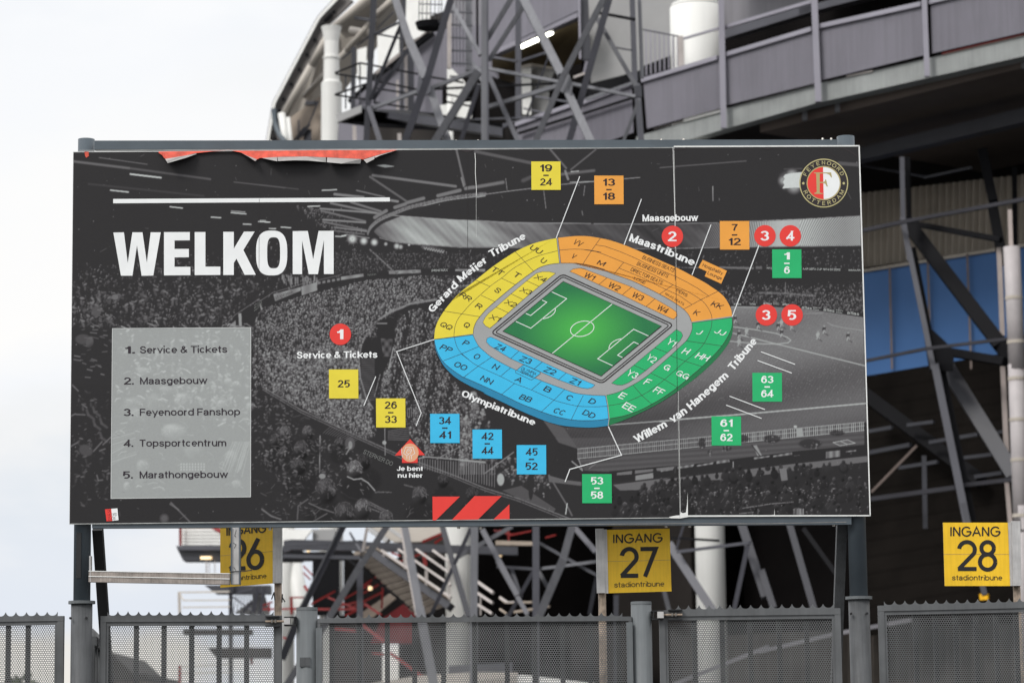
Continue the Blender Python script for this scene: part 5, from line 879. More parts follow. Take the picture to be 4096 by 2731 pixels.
for lab, (x0, x1, yt, key), s in (('round grey fence pillar on the left with a flat cap, beside the INGANG 26 pipe', (415, 605, 890, 'B2'), -1), ('round grey fence pillar under the INGANG 27 plate with a gate hinge on its right', (1172, 1358, 838, 'B3'), 1)):
    a, b_ = fp(key, x0, yt+60, .02), fp(key, x1, yt+60, .02); zt = fp(key, (x0+x1)/2, yt, .02).z; cx = (a.x+b_.x)/2; r = (b_.x-a.x)/2
    t = thing('fence_pillar', lab, 'pillar', (cx, FY+.02, 0), 'round grey fence pillars')
    MB().tube((cx, FY+.02, 0), (cx, FY+.02, zt-.017), r, n=36).build('shaft', M['pillar'], t, True)
    MB().tube((cx, FY+.02, zt-.016), (cx, FY+.02, zt), r*1.02, r*1.0, n=36).build('cap', M['pillar'], t)
    h = MB(); zh = fp(key, x0, yt+125).z; e = cx+s*r
    for dz in (.022, -.022): h.box(min(e-s*.004, e+s*.062), max(e-s*.004, e+s*.062), FY-.05, FY+.02, zh+dz-.003, zh+dz+.003)
    h.box(min(e+s*.004, e+s*.010), max(e+s*.004, e+s*.010), FY-.05, FY+.02, zh-.018, zh+.018); h.build('hinge_bracket', M['fence_dark'], t)
    MB().box(e+s*.045-.017, e+s*.045+.017, FY-.058, FY-.02, zh-.0175, zh+.0175).build('hinge_block', M['alu'], t)
    MB().tube((e+s*.05, FY-.04, zh), (e+s*.165, FY-.04, zh), .006, n=10).build('hinge_bolt', M['rust'], t)
    h = MB()
    for k in (.105, .125): h.tube((e+s*k, FY-.04, zh), (e+s*(k+.009), FY-.04, zh), .0125, n=6)
    h.build('hinge_nut', M['steel'], t)
    h = MB(); g0 = e+s*.088; g1 = e+s*.165
    for dz in (.026, -.026): h.box(min(g0, g1), max(g0, g1), FY-.056, FY-.021, zh+dz-.003, zh+dz+.003)
    h.build('hinge_bracket', M['fence_dark'], t)
    o = cx-s*(r+.012); MB().box(o-.017, o+.017, FY-.045, FY-.0255, .2, zt-.115).build('latch_plate', M['pillar'], t)
    if s < 0: MB().box(cx-.035, cx+.022, FY+.02-r-.003, FY+.02-r+.012, zt-.325, zt-.275).build('tape_mark', M['sleeve'], t)
# side return of the fence running back behind the left post
t = thing('perforated_fence', 'spiked grey rail seen end-on in the gap right of the left billboard post', 'fence', tuple(fp('B1', 840, 1150)), 'grey perforated steel fence panels')
a, c = PY(q('B1', 825, 1190), FY+.15), PY(q('B1', 905, 1262), FY+.95)
MB().bar(a, c, .05, .05, ref=Vector((1, 0, 0))).build('top_rail', M['fence'], t)
b = MB(); d_ = (c-a)
for i in range(12):
    p = a+d_*(i/11)+Vector((0, 0, .025)); b.prism([p, p+d_*.045, p+d_*.022+Vector((0, 0, .045))], (.006, 0, 0))
b.build('spike_strip', M['fence'], t)
for f in (.0, .3, .62, .95): p = a+d_*f; MB().box(p.x-.015, p.x+.015, p.y-.015, p.y+.015, .0, p.z-.02).build('bar', M['fence'], t)

# ---------------------------------------------------------------- entrance number plates
def gl(ch):                                              # single-stroke capitals and figures, unit cap height
    arc = lambda cx, cy, rx, ry, a0, a1, n=22: [(cx+rx*math.cos(R(a0+(a1-a0)*i/n)), cy+ry*math.sin(R(a0+(a1-a0)*i/n))) for i in range(n+1)]
    return {'I': (.10, [[(.05, 0), (.05, 1)]]), 'N': (.78, [[(.05, 0), (.05, 1)], [(.05, 1), (.73, 0)], [(.73, 0), (.73, 1)]]), 'A': (.86, [[(.0, 0), (.43, 1), (.86, 0)], [(.17, .33), (.69, .33)]]),
            'G': (1.02, [arc(.52, .5, .50, .50, 42, 360), [(.52, .5), (1.02, .5)]]), '2': (.62, [arc(.31, .70, .27, .27, 172, -30)+[(.03, .03)], [(.0, .035), (.64, .035)]]),
            '7': (.58, [[(0, .965), (.56, .965), (.17, 0)]]), '6': (.62, [arc(.31, .30, .275, .275, 0, 360), [(.07, .42), (.42, 1.0)]]), '8': (.60, [arc(.30, .755, .215, .215, 0, 360), arc(.30, .275, .265, .265, 0, 360)])}[ch]
def avant(mb, s, p0, p1, up, wd, gap, fn, d):
    adv = []; x = 0
    for ch in s: w_, st = gl(ch); adv.append((x, st)); x += w_+gap
    tot = x-gap; ax = ((p1[0]-p0[0])/tot, (p1[1]-p0[1])/tot)
    for x, st in adv:
        for k, S in enumerate(st): stroke(mb, [(p0[0]+ax[0]*(x+a)+up[0]*b, p0[1]+ax[1]*(x+a)+up[1]*b) for a, b in S], wd, d+k*.0002, fn)
def entrance(num, key, plate, Ys, rail, pipe, ing, big, small, upk, label):
    """plate corners tl,tr,br,bl; rail = two side strips; Ys = depth at the plate's left and right edge"""
    P = [PY(p, Ys[i]) for i, p in zip((0, 1, 1, 0), plate)]
    nrm = (P[1]-P[0]).cross(P[3]-P[0]).normalized(); nrm = nrm if nrm.y < 0 else -nrm
    fn = lambda p, d: onplane(p, P[0]+nrm*d, nrm)
    pts = [fn(p, 0) for p in plate]
    g0 = PY(pipe[0], Ys[2]); t = thing('entrance_plate', label, 'sign', (g0.x, g0.y, 0), 'yellow entrance number plates')
    MB().prism(pts, -nrm*.006).build('plate', M['plate'], t)
    mid = [tuple((np.array(plate[0])*.5+np.array(plate[3])*.5)), tuple((np.array(plate[1])*.5+np.array(plate[2])*.5))]
    b = MB(); stroke(b, mid, 1.1, .0012, fn); b.build('plate_joint', M['rust'], t)
    b = MB(); avant(b, 'INGANG', ing[0], ing[1], (0, -ing[2]), ing[3], .20, fn, .002); b.build('lettering', M['black'], t)
    b = MB(); avant(b, num, big[0], big[1], (big[4] if len(big) > 4 else 0, -big[2]), big[3], .10, fn, .002); b.build('number', M['black'], t)
    b = MB(); text(b, 'stadiontribune', small[0], small[1], small[2], .008, fn, .002); b.build('lettering', M['black'], t)
    for (p, p2, wd, mm) in rail:
        A, B = PY(p, Ys[2]), PY(p2, Ys[2]); wm = wd*Ys[2]/F
        MB().bar(A, B, wm, wm*.9, ref=Vector((0, 1, 0))).build('mounting_rail', M[mm], t)
    A = PY(pipe[1], Ys[2]+.03); rr_ = pipe[2]*Ys[2]/F/2
    MB().tube((A.x, A.y, 0), (A.x, A.y, A.z), rr_, n=20).build('pipe', M['rust'], t, True)
    return t
k = ZK['B3'][2]
entrance('27', 'B3', Q('B3', 948, 195, 1520, 183, 1537, 745, 966, 762), (16.12, 16.12, 16.12), [(q('B3', 892, 186), q('B3', 904, 762), 32, 'alu'), (q('B3', 942, 192), q('B3', 955, 764), 14, 'alu'), (q('B3', 914, 186), q('B3', 928, 762), 4, 'fence_dark')], (q('B3', 915, 760), q('B3', 914, 745), 31),
         (q('B3', 1016, 313), q('B3', 1452, 303), 76*k, 5.6), (q('B3', 1082, 615), q('B3', 1400, 612), 256*k, 17), (q('B3', 1025, 710), q('B3', 1472, 699), 46*k), 0, 'yellow INGANG 27 plate on a pipe between the round pillars')
entrance('28', 'B4', Q('B4', 1626, 130, 2206, 130, 2230, 697, 1642, 697), (16.2, 16.2, 16.2), [(q('B4', 2275, 118), q('B4', 2285, 697), 34, 'alu'), (q('B4', 2222, 130), q('B4', 2242, 697), 13, 'alu')], (q('B4', 2280, 700), q('B4', 2285, 680), 30),
         (q('B4', 1694, 250), q('B4', 2136, 249), 80*k, 5.6), (q('B4', 1760, 553), q('B4', 2104, 553), 258*k, 16), (q('B4', 1708, 645), q('B4', 2157, 645), 46*k), 0, 'yellow INGANG 28 plate at the right edge of the picture')
entrance('26', 'N1', Q('N1', 436, 35, 945, -10, 945, 606, 436, 648), (16.38, 16.15, 16.15), [(q('N1', 985, -10), q('N1', 985, 606), 32, 'alu'), (q('N1', 1025, -10), q('N1', 1025, 604), 8, 'edge'), (q('N1', 951, -10), q('N1', 951, 606), 7, 'alu')], (q('N1', 993, 610), q('N1', 993, 590), 30),
         (q('N1', 497, 147), q('N1', 872, 112), 80*.415, 5.6), (q('N1', 525, 478), q('N1', 845, 462), 290*.415, 17, 2), (q('N1', 470, 590), q('N1', 882, 556), 48*.415), 0, 'yellow INGANG 26 plate half hidden behind the aluminium light frame')
b = MB()
for a in ((955, 690, 930, 760), (955, 700, 962, 770), (1030, 735, 1060, 785), (1035, 710, 1030, 790)): b.path([PY(p, 16.10) for p in Q('N1', *a)], .0035)
tag(b.build('cable_tie', M['black']), 'loose black ties wrapped around the pipe under INGANG 26', 'cable tie')
# ---------------------------------------------------------------- ground
M['ground'] = mat('asphalt', (.05, .05, .05), rough=.9, scale=.8, bump=.3)
g = MB(); g.face((-900, -300, 0), (900, -300, 0), (900, 1500, 0), (-900, 1500, 0)); struct(g.build('ground', M['ground']))
# ---------------------------------------------------------------- the stadium
M['sheet'] = mat('violet_grey_sheet', (.188, .181, .212), rough=.5, var=.08, scale=.8, streak=.12)
M['sheet2'] = mat('dark_grey_sheet', (.22, .215, .235), rough=.6, var=.08, scale=.5, streak=.1)
M['frame'] = mat('violet_grey_frame', (.29, .28, .325), rough=.5, var=.08, scale=1)
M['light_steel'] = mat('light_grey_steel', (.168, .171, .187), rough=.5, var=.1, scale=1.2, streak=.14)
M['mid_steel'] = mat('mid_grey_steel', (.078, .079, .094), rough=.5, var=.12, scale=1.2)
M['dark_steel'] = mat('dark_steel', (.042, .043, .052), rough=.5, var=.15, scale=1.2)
M['black_steel'] = mat('black_steel', (.0065, .0065, .008), spec=.12, rough=.7, var=.15, scale=1.2)  # near black: shade under the deck is put into the colour
M['concrete'] = mat('pale_concrete', (.30, .315, .31), rough=.8, var=.14, scale=1.4, streak=.12)
M['colwhite'] = mat('white_column_paint', (.76, .76, .73), rough=.5, var=.05, scale=.5, streak=.05)
M['cream'] = mat('cream_tube_paint', (.50, .46, .41), rough=.5, var=.07, scale=.6)
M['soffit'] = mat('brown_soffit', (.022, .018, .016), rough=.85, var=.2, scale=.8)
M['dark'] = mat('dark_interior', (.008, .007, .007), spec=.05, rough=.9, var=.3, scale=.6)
M['cloth'] = mat('grey_plaster', (.33, .33, .33), rough=.8, var=.10, scale=.5)
M['tan'] = mat('tan_ribbed_cladding', (.46, .415, .355), rough=.7, var=.15, scale=1.0)
M['glass'] = mat('blue_glazing', (.075, .185, .43), rough=.5, var=.10, scale=.25, spec=.2)
M['mull'] = mat('brown_mullion', (.24, .19, .17), rough=.6)
M['beige'] = mat('beige_drainpipe', (.42, .36, .335), rough=.5, var=.1)
M['whitepipe'] = mat('white_drainpipe', (.42, .39, .39), rough=.5, var=.1)
M['redp'] = mat('red_railing_paint', (.22, .013, .012), rough=.5, var=.15)
M['redwall'] = mat('deep_red_wall', (.15, .006, .009), rough=.7, var=.12)
M['tread'] = mat('beige_stair_underside', (.33, .275, .225), rough=.8, var=.15, scale=2)
M['rail'] = mat('pale_pink_handrail', (.44, .40, .38), rough=.5)
M['tube'] = mat('lit_fluorescent_tube', (1.0, 1.0, .86), emit=5.0)
M['warm'] = mat('lit_warm_lamp', (1.0, .72, .42), emit=.9)
M['goldsoffit'] = mat('ochre_soffit', (.25, .19, .10), rough=.7, var=.1, scale=.4)
M['frost'] = mat('translucent_white_sheet', (.80, .80, .77), rough=.4, var=.05)
M['shutter'] = mat('brown_shutter', (.050, .042, .036), rough=.7, var=.25, scale=1.5)
M['understeel'] = mat('shaded_violet_steel', (.036, .0355, .042), spec=.2, rough=.6, var=.2, scale=1)  # darker steel copy, its colour carries the shade under the deck
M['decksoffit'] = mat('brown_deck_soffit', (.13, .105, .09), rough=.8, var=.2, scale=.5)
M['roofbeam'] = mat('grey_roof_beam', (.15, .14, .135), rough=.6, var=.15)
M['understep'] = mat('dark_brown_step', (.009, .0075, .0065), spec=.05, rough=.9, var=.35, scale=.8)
M['signyellow'] = mat('yellow_exit_plate', (.85, .45, .01), rough=.4)
st = thing('stadium', 'grey steel football stadium filling the background with galleries and dark undercroft', 'stadium', (6, 60, 0))
def sbar(name, key, a, b, wpx, o, m, par, t=None):       # a steel section between two photo points, o metres behind the front
    A, B = PF(q(key, *a), o), PF(q(key, *b), o); k = ZK[key][2]; d = (A+B)/2-CAM; wm = wpx*k*d.dot(FWD)/F
    return MB().bar(A, B, wm, wm if t is None else t, ref=Vector((d.x, d.y, 0)).normalized()).build(name, M[m], par)
def sbars(name, key, lst, o, m, par):
    for l in lst: sbar(name, key, l[:2], l[2:4], l[4], o, m, par)
def spoly(name, key, pts, o, th, m, par):
    return MB().prism([PF(p, o) for p in Q(key, *pts)], Vector((0, th, 0))).build(name, M[m], par)
# gallery parapet: ribbed panels between posts
def bay(key_l, tl, bl, key_r, tr, br, o=0.0, n=44):
    a, b_, c, d = PF(q(key_l, *bl), o), PF(q(key_r, *br), o), PF(q(key_r, *tr), o), PF(q(key_l, *tl), o)
    MB().ribs(a, b_, c, d, n, .018, FN).build('parapet_panel', M['sheet'], st)
    sd = (d-c).normalized(); k = Vector((0, 0, .035)); MB().bar(d-k, c-k, .09, .12).build('handrail', M['frame'], st)
bay('T3', (450, 828), (490, 1345), 'T3', (1240, 590), (1265, 1130)); bay('T3', (1300, 566), (1325, 1100), 'T3', (2225, 290), (2240, 872)); bay('T4', (215, 265), (235, 838), 'T4', (1290, 28), (1300, 580)); bay('T4', (1375, 8), (1390, 560), 'T4', (2500, -270), (2520, 300))
bay('T3', (-180, 1065), (-180, 1570), 'T3', (330, 870), (350, 1385)); bay('T2', (960, 1290), (960, 1600), 'T2', (1660, 1045), (1700, 1530), 0, 30)
sbars('handrail', 'T3', [(880, 405, 1240, 300, 22), (1300, 290, 2215, 20, 36)], .0, 'frame', st); sbar('handrail', 'T3', (440, 310), (860, 390), 12, .4, 'dark_steel', st); sbars('handrail', 'T4', [(0, 60, 130, 25, 34)], 0, 'frame', st)
for key, a, b_, wpx in (('T3', (1265, -30), (1293, 1345), 62), ('T3', (2238, -40), (2283, 1070), 66), ('T4', (1308, -40), (1340, 805), 56), ('T4', (2420, -60), (2440, 560), 56)): sbar('gallery_post', key, a, b_, wpx, -.12, 'frame', st)
sbar('gallery_post', 'T3', (840, 385), (850, 720), 60, .15, 'rail', st)
# slab edge and the dark gap above it
P = [PF(q(*a), .1) for a in (('T3', 380, 1430), ('T3', 1320, 1135), ('T3', 2240, 885), ('T4', 1300, 622), ('T4', 2500, 335), ('T4', 2500, 555), ('T4', 1330, 820), ('T3', 2250, 1082), ('T3', 1310, 1348), ('T3', 600, 1560), ('T3', 380, 1640))]
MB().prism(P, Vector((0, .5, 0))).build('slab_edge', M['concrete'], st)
for key, a, wpx, m in (('T3', (500, 1355, 880, 1250), 18, 'black_steel'), ('T3', (880, 1262, 1260, 1160), 26, 'frost'), ('T3', (560, 1345, 860, 1268), 12, 'rail'), ('T4', (500, 800, 770, 745), 18, 'rail'), ('T4', (1500, 562, 2352, 360), 22, 'redp'), ('T4', (1520, 570, 2352, 372), 8, 'tan')): sbar('gap_strip', key, a[:2], a[2:], wpx, .08, m, st)  # black strip paints the dark gap; the others are coloured strips in it
sbars('bracket', 'T4', [(398, 1050, 402, 1175, 52), (58, 1130, 62, 1262, 52), (2350, 600, 2352, 720, 52)], .5, 'light_steel', st)
# inside of the gallery
zdeck = PF(q('T4', 1340, 815), .6).z
def hslab(name, z, o0, o1, m, th=.15, a0=-9, a1=34):
    P = [FA+FT*a0+FN*o0, FA+FT*a1+FN*o0, FA+FT*a1+FN*o1, FA+FT*a0+FN*o1]; return MB().prism([Vector((p.x, p.y, z)) for p in P], (0, 0, th)).build(name, M[m], st)
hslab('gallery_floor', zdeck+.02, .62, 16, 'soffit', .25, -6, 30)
def vwall(name, o, z0, z1, m, a0=-9, a1=34, th=.2):
    P = [FA+FT*a0+FN*o, FA+FT*a1+FN*o]; return MB().prism([Vector((P[0].x, P[0].y, z0)), Vector((P[1].x, P[1].y, z0)), Vector((P[1].x, P[1].y, z1)), Vector((P[0].x, P[0].y, z1))], FN*th).build(name, M[m], st)
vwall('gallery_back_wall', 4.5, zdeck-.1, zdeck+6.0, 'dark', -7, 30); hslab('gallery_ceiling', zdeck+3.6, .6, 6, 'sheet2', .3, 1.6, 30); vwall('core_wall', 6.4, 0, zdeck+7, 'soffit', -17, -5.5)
spoly('gallery_beam', 'T3', (1290, 320, 2215, 40, 2225, 120, 1310, 400), 1.2, .4, 'mid_steel', st); spoly('gallery_beam', 'T4', (0, 80, 140, 50, 960, -180, 960, -90, 200, 105, 0, 160), 1.2, .4, 'mid_steel', st)
spoly('gallery_wall', 'T3', (1300, -60, 2240, -60, 2240, 60, 1300, 330), 1.9, .3, 'sheet2', st)
# plaster-like rake of the upper tier, left of the white column, with a dark slit below it
spoly('rake_underside', 'T2', (1690, -60, 2800, -60, 2800, 560, 2450, 690, 2120, 770, 1740, 900), 2.6, .4, 'cloth', st)
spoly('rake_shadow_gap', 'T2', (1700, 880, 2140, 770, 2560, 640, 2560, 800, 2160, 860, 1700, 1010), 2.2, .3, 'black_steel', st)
for i in range(9): sbar('baluster', 'T3', (480+i*47, 300+i*10), (485+i*47, 790-i*14), 15, 1.0, 'frame', st)
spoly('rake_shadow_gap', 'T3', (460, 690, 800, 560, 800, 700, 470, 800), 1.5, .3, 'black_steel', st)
# white column with its wide jacket
a = PF(q('T3', 1022, 690), 1.6); b_ = PF(q('T3', 1022, 45), 1.6); rr0 = (PF(q('T3', 1245, 300), 1.6)-PF(q('T3', 800, 300), 1.6)).length/2*.85
c = MB(); c.tube((a.x, a.y, zdeck), (a.x, a.y, b_.z-.08), rr0, n=40); c.tube((a.x, a.y, b_.z-.08), (a.x, a.y, b_.z), rr0, rr0*.93, n=40); c.build('column_jacket', M['colwhite'], st, True)
MB().tube((a.x, a.y, b_.z-.02), (a.x, a.y, b_.z+3), rr0*.52, n=28).build('column', M['cream'], st, True)
for key, x0, x1, y, o in (('B2', 1785, 1975, 300, .3), ('B3', 1775, 1988, 300, .3), ('B2', 650, 758, 600, 5.5), ('B2', 300, 378, 600, 6), ('N1', 1045, 1125, 500, 7), ('B2', 627, 660, 700, 5.2), ('T1', 2065, 2110, 500, 2.2)):
    p0, p1 = PF(q(key, x0, y), o), PF(q(key, x1, y), o); m_ = (p0+p1)/2
    MB().tube((m_.x, m_.y, 0), (m_.x, m_.y, zdeck-.4 if key[0] != 'T' else zdeck+3), (p1-p0).length/2*.86, n=28).build('column', M['colwhite'], st, True)
A, B = PF(q('B2', 385, 480), 6.2), PF(q('B2', 480, 980), 6.2); MB().tube(A+(A-B)*.6, B+(B-A)*1.2, .23, n=20).build('column', M['colwhite'], st, True)
# ---- upper stair wall and opening left of the gallery
spoly('stair_wall', 'T2', (640, -80, 1610, -80, 1605, 185, 720, 590, 640, 600), 1.5, .3, 'sheet', st)
sbar('stair_stringer', 'T2', (700, 570), (1605, 160), 46, 1.35, 'frame', st)
sbar('stair_stringer', 'T2', (1010, 405), (1600, 120), 10, 1.3, 'dark_steel', st)
P = [PF(q('T2', *p), o) for p, o in (((700, 600), 1.7), ((1605, 190), 1.7), ((1605, 640), 5.0), ((1000, 830), 5.0), ((700, 860), 5.0))]; MB().prism(P, FN*.2).build('stair_soffit', M['goldsoffit'], st)
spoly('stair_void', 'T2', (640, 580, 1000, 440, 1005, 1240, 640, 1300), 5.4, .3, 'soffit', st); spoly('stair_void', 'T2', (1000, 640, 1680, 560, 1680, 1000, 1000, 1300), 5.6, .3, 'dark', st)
for a in ((1000, 488, 1195, 402), (1240, 378, 1320, 340)):
    t = thing('fluorescent_lamp', 'long lit fluorescent tube under the stair soffit' if a[0] == 1000 else 'short lit end of fluorescent tube right of the steel brace', 'lamp', tuple(PF(q('T2', *a[:2]), 1.62)))
    A, B = PF(q('T2', *a[:2]), 1.62), PF(q('T2', *a[2:]), 1.62); MB().tube(A, B, .06, n=12).build('tube', M['tube'], t); MB().bar(A+Vector((0, 0, .1)), B+Vector((0, 0, .1)), .05, .12).build('housing', M['light_steel'], t)
spoly('concrete_pier', 'T2', (1005, 708, 1110, 680, 1110, 1200, 1020, 1195), 2.4, .5, 'colwhite', st); spoly('concrete_pier', 'T2', (1112, 680, 1362, 722, 1300, 900, 1290, 1210, 1112, 1210), 2.7, .5, 'cloth', st)  # grey right face: the white pier's shaded side is put into the colour
sbar('pier_coping', 'T2', (1005, 705), (1112, 678), 24, 2.3, 'cream', st); sbar('pier_coping', 'T2', (1112, 678), (1362, 722), 18, 2.6, 'cream', st)
sbars('gallery_column', 'T2', [(975, -40, 975, 1240, 62)], .6, 'mid_steel', st)
sbars('gallery_column', 'T2', [(1660, -40, 1690, 640, 90)], .9, 'dark_steel', st); sbars('gallery_column', 'T2', [(1612, -40, 1622, 620, 22), (1690, 640, 1660, 780, 26)], .7, 'frame', st)
sbar('handrail', 'T2', (1560, 810), (1700, 760), 22, .6, 'rail', st); sbars('handrail', 'T2', [(1690, 1040, 2200, 860, 30)], -.05, 'light_steel', st); sbar('handrail', 'T2', (1640, 1195), (2200, 1015), 24, -.1, 'black_steel', st); sbar('handrail', 'T2', (980, 1395), (1560, 1215), 26, -.1, 'black_steel', st)  # the two black bars paint the dark gap near the parapet top
sbars('handrail', 'T2', [(700, 1330, 1560, 1120, 12), (750, 1360, 900, 1290, 30), (1150, 1010, 1540, 1075, 18), (1030, 1135, 1290, 1190, 14)], .4, 'mid_steel', st)
# ---- left part: sheet wall with the raking white glazing above it
spoly('stair_wall', 'T1', (1090, 1010, 1320, 800, 1560, 600, 1870, 350, 2080, 290, 2600, 250, 2600, 1180, 1090, 1180), 3.2, .3, 'sheet', st)
spoly('stair_wall', 'T1', (2060, -60, 2560, -60, 2560, 300, 2060, 300), 3.3, .3, 'sheet2', st)
sbar('rake_trim', 'T1', (1310, 775), (1880, 325), 34, 3.0, 'rail', st); sbar('rake_trim', 'T1', (1290, 820), (1900, 350), 60, 3.05, 'black_steel', st); sbar('rake_trim', 'T1', (1040, 1060), (1250, 870), 40, 3.0, 'black_steel', st)
spoly('frosted_glazing', 'T1', (1330, 380, 1560, 240, 1560, 570, 1340, 760), 4.0, .1, 'frost', st); spoly('frosted_glazing', 'T1', (1620, -60, 1880, -60, 1880, 330, 1700, 420, 1640, 300), 3.6, .1, 'frost', st); spoly('frosted_glazing', 'T1', (1120, 520, 1220, 490, 1210, 820, 1120, 830), 4.2, .1, 'frost', st)
spoly('frosted_glazing', 'T1', (2060, 720, 2110, 720, 2250, 860, 2230, 1160, 2060, 1120), 2.6, .1, 'colwhite', st); spoly('frosted_glazing', 'T2', (160, 1100, 500, 1060, 480, 1300, 160, 1220), 2.4, .1, 'colwhite', st)
spoly('lower_wall', 'T1', (940, 1180, 1300, 1180, 1300, 1600, 900, 1600), 3.6, .2, 'sheet', st); spoly('stair_void', 'T1', (1230, 1160, 2640, 1200, 2700, 1620, 1230, 1620), 3.4, .2, 'soffit', st)
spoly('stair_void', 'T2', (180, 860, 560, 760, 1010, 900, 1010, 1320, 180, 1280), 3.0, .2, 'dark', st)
sbars('wall_column', 'T1', [(1085, 500, 1075, 1160, 50), (1585, 180, 1590, 1170, 38), (1610, -40, 1600, 300, 50)], 2.2, 'dark_steel', st); sbars('wall_column', 'T1', [(1540, 840, 1545, 1180, 22), (1630, 560, 1635, 1180, 30), (1090, 1320, 1095, 1500, 40), (1560, 1400, 1565, 1500, 40)], 2.4, 'rail', st); sbar('wall_column', 'T1', (1680, 560), (1685, 1180), 66, 2.6, 'mid_steel', st)
# ---- dark undercroft on the right
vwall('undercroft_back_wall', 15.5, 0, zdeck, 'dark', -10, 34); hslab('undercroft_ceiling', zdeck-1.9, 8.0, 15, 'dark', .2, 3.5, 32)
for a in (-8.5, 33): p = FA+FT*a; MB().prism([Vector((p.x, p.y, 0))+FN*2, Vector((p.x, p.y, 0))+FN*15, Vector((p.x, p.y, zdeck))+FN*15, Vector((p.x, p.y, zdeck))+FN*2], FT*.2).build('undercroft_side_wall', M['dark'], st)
def gird(o, key, pts, m, th=.5): spoly('girder', key, pts, o, th, m, st)
gird(2.2, 'R5', (300, 300, 520, 240, 1250, 60, 2500, -240, 2500, -70, 900, 300, 430, 410, 300, 440), 'dark_steel')
gird(4.5, 'T4', (420, 1080, 700, 1080, 1000, 1240, 1500, 1500, 900, 1500, 420, 1200), 'dark_steel', .4); gird(3.2, 'T4', (1450, 840, 1600, 800, 2352, 1000, 2352, 1080, 2100, 990), 'dark_steel', .3); gird(5.0, 'T4', (1000, 1060, 2352, 760, 2352, 860, 1000, 1160), 'dark_steel', .3)
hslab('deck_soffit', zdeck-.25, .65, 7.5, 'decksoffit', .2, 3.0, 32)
a, b_, c, d = PF(q('R5', 380, 1680), 5), PF(q('R6', 2500, -110), 5), PF(q('R5', 2500, 560), 5), PF(q('R5', 380, 800), 5)
MB().ribs(a, b_, c, d, 27, .26, FN).build('ribbed_cladding', M['tan'], st)
a, b_, c, d = [PF(q(*p), 4.9) for p in (('R7', 100, 238), ('R7', 1850, -42), ('R6', 2500, -90), ('R6', 100, 310))]
MB().prism([a, b_, c, d], FN*.06).build('blue_glazing', M['glass'], st)
for x0, x1, y0, y1 in ((545, 577, 240, 1600), (1057, 1105, 140, 1600), (1588, 1642, 50, 1600), (2140, 2200, -40, 1560)): sbar('mullion', 'R6', (x0, y0), (x1, y1), 28, 4.8, 'mull', st)
sbar('sill', 'R7', (150, 232), (1800, -32), 12, 4.85, 'mull', st); sbar('sill', 'R6', (150, 290), (2400, -70), 40, 4.85, 'tan', st)
# raked treads seen from below, under the glazing
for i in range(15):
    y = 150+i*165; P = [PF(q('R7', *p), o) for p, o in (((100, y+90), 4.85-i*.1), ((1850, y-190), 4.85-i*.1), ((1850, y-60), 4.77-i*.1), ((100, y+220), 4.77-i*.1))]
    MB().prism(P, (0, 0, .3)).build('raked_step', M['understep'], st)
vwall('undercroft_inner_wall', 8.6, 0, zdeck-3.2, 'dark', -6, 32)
sbars('step_edge', 'R7', [(200, 640, 430, 600, 36), (580, 578, 840, 545, 32), (200, 850, 610, 772, 40), (800, 748, 1280, 668, 34), (500, 1000, 880, 940, 34), (1100, 905, 1420, 868, 34), (1250, 1088, 1520, 1048, 36), (1420, 660, 1540, 640, 30)], 3.2, 'dark_steel', st)
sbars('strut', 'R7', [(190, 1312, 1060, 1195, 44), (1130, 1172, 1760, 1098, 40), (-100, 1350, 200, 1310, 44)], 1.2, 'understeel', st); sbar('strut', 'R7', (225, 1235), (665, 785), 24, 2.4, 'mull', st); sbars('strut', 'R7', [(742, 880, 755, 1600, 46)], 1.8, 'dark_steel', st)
sbars('strut', 'R7', [(150, 270, 1300, 1130, 130)], 3.6, 'black_steel', st); sbars('strut', 'R7', [(930, -60, 1640, 1090, 150)], 2.0, 'dark_steel', st); sbars('strut', 'R7', [(848, -20, 1185, 1640, 74)], 1.0, 'mid_steel', st); sbars('strut', 'R7', [(915, -20, 1255, 1640, 60)], 1.3, 'black_steel', st)
sbars('strut', 'R5', [(918, 380, 930, 1120, 56)], 1.0, 'mid_steel', st); sbars('strut', 'R5', [(985, 380, 1000, 1150, 60)], 1.3, 'black_steel', st)  # grey and black bar pairs paint the column's lit face and shaded side
sbars('strut', 'R6', [(800, -30, 1032, 1090, 72), (1032, 1090, 1135, 1600, 72)], 1.0, 'mid_steel', st); sbars('strut', 'R6', [(868, -30, 1090, 1100, 60)], 1.3, 'black_steel', st); sbars('strut', 'R5', [(925, 1090, 1012, 1600, 66)], 1.0, 'mid_steel', st)
sbars('strut', 'R6', [(765, -390, 2045, 1290, 185)], 1.8, 'black_steel', st); sbars('strut', 'R5', [(1000, 1150, 2080, 1350, 60)], 2.2, 'black_steel', st)
sbars('strut', 'R6', [(1100, 1330, 2100, 1500, 110)], 1.6, 'black_steel', st); spoly('gusset', 'R6', (1010, 1080, 1120, 1066, 1350, 1280, 1410, 1450, 1400, 1620, 1090, 1620), 1.1, .12, 'black_steel', st); spoly('gusset', 'R6', (1900, 1200, 2070, 1150, 2200, 1250, 2200, 1600, 2010, 1390), 1.7, .1, 'black_steel', st)
sbars('strut', 'R5', [(440, 1245, 930, 1140, 44), (930, 1140, 2400, 866, 44)], .7, 'understeel', st); sbars('strut', 'R6', [(230, 1488, 1040, 1325, 42), (1040, 1325, 2400, 1160, 42)], .7, 'understeel', st)
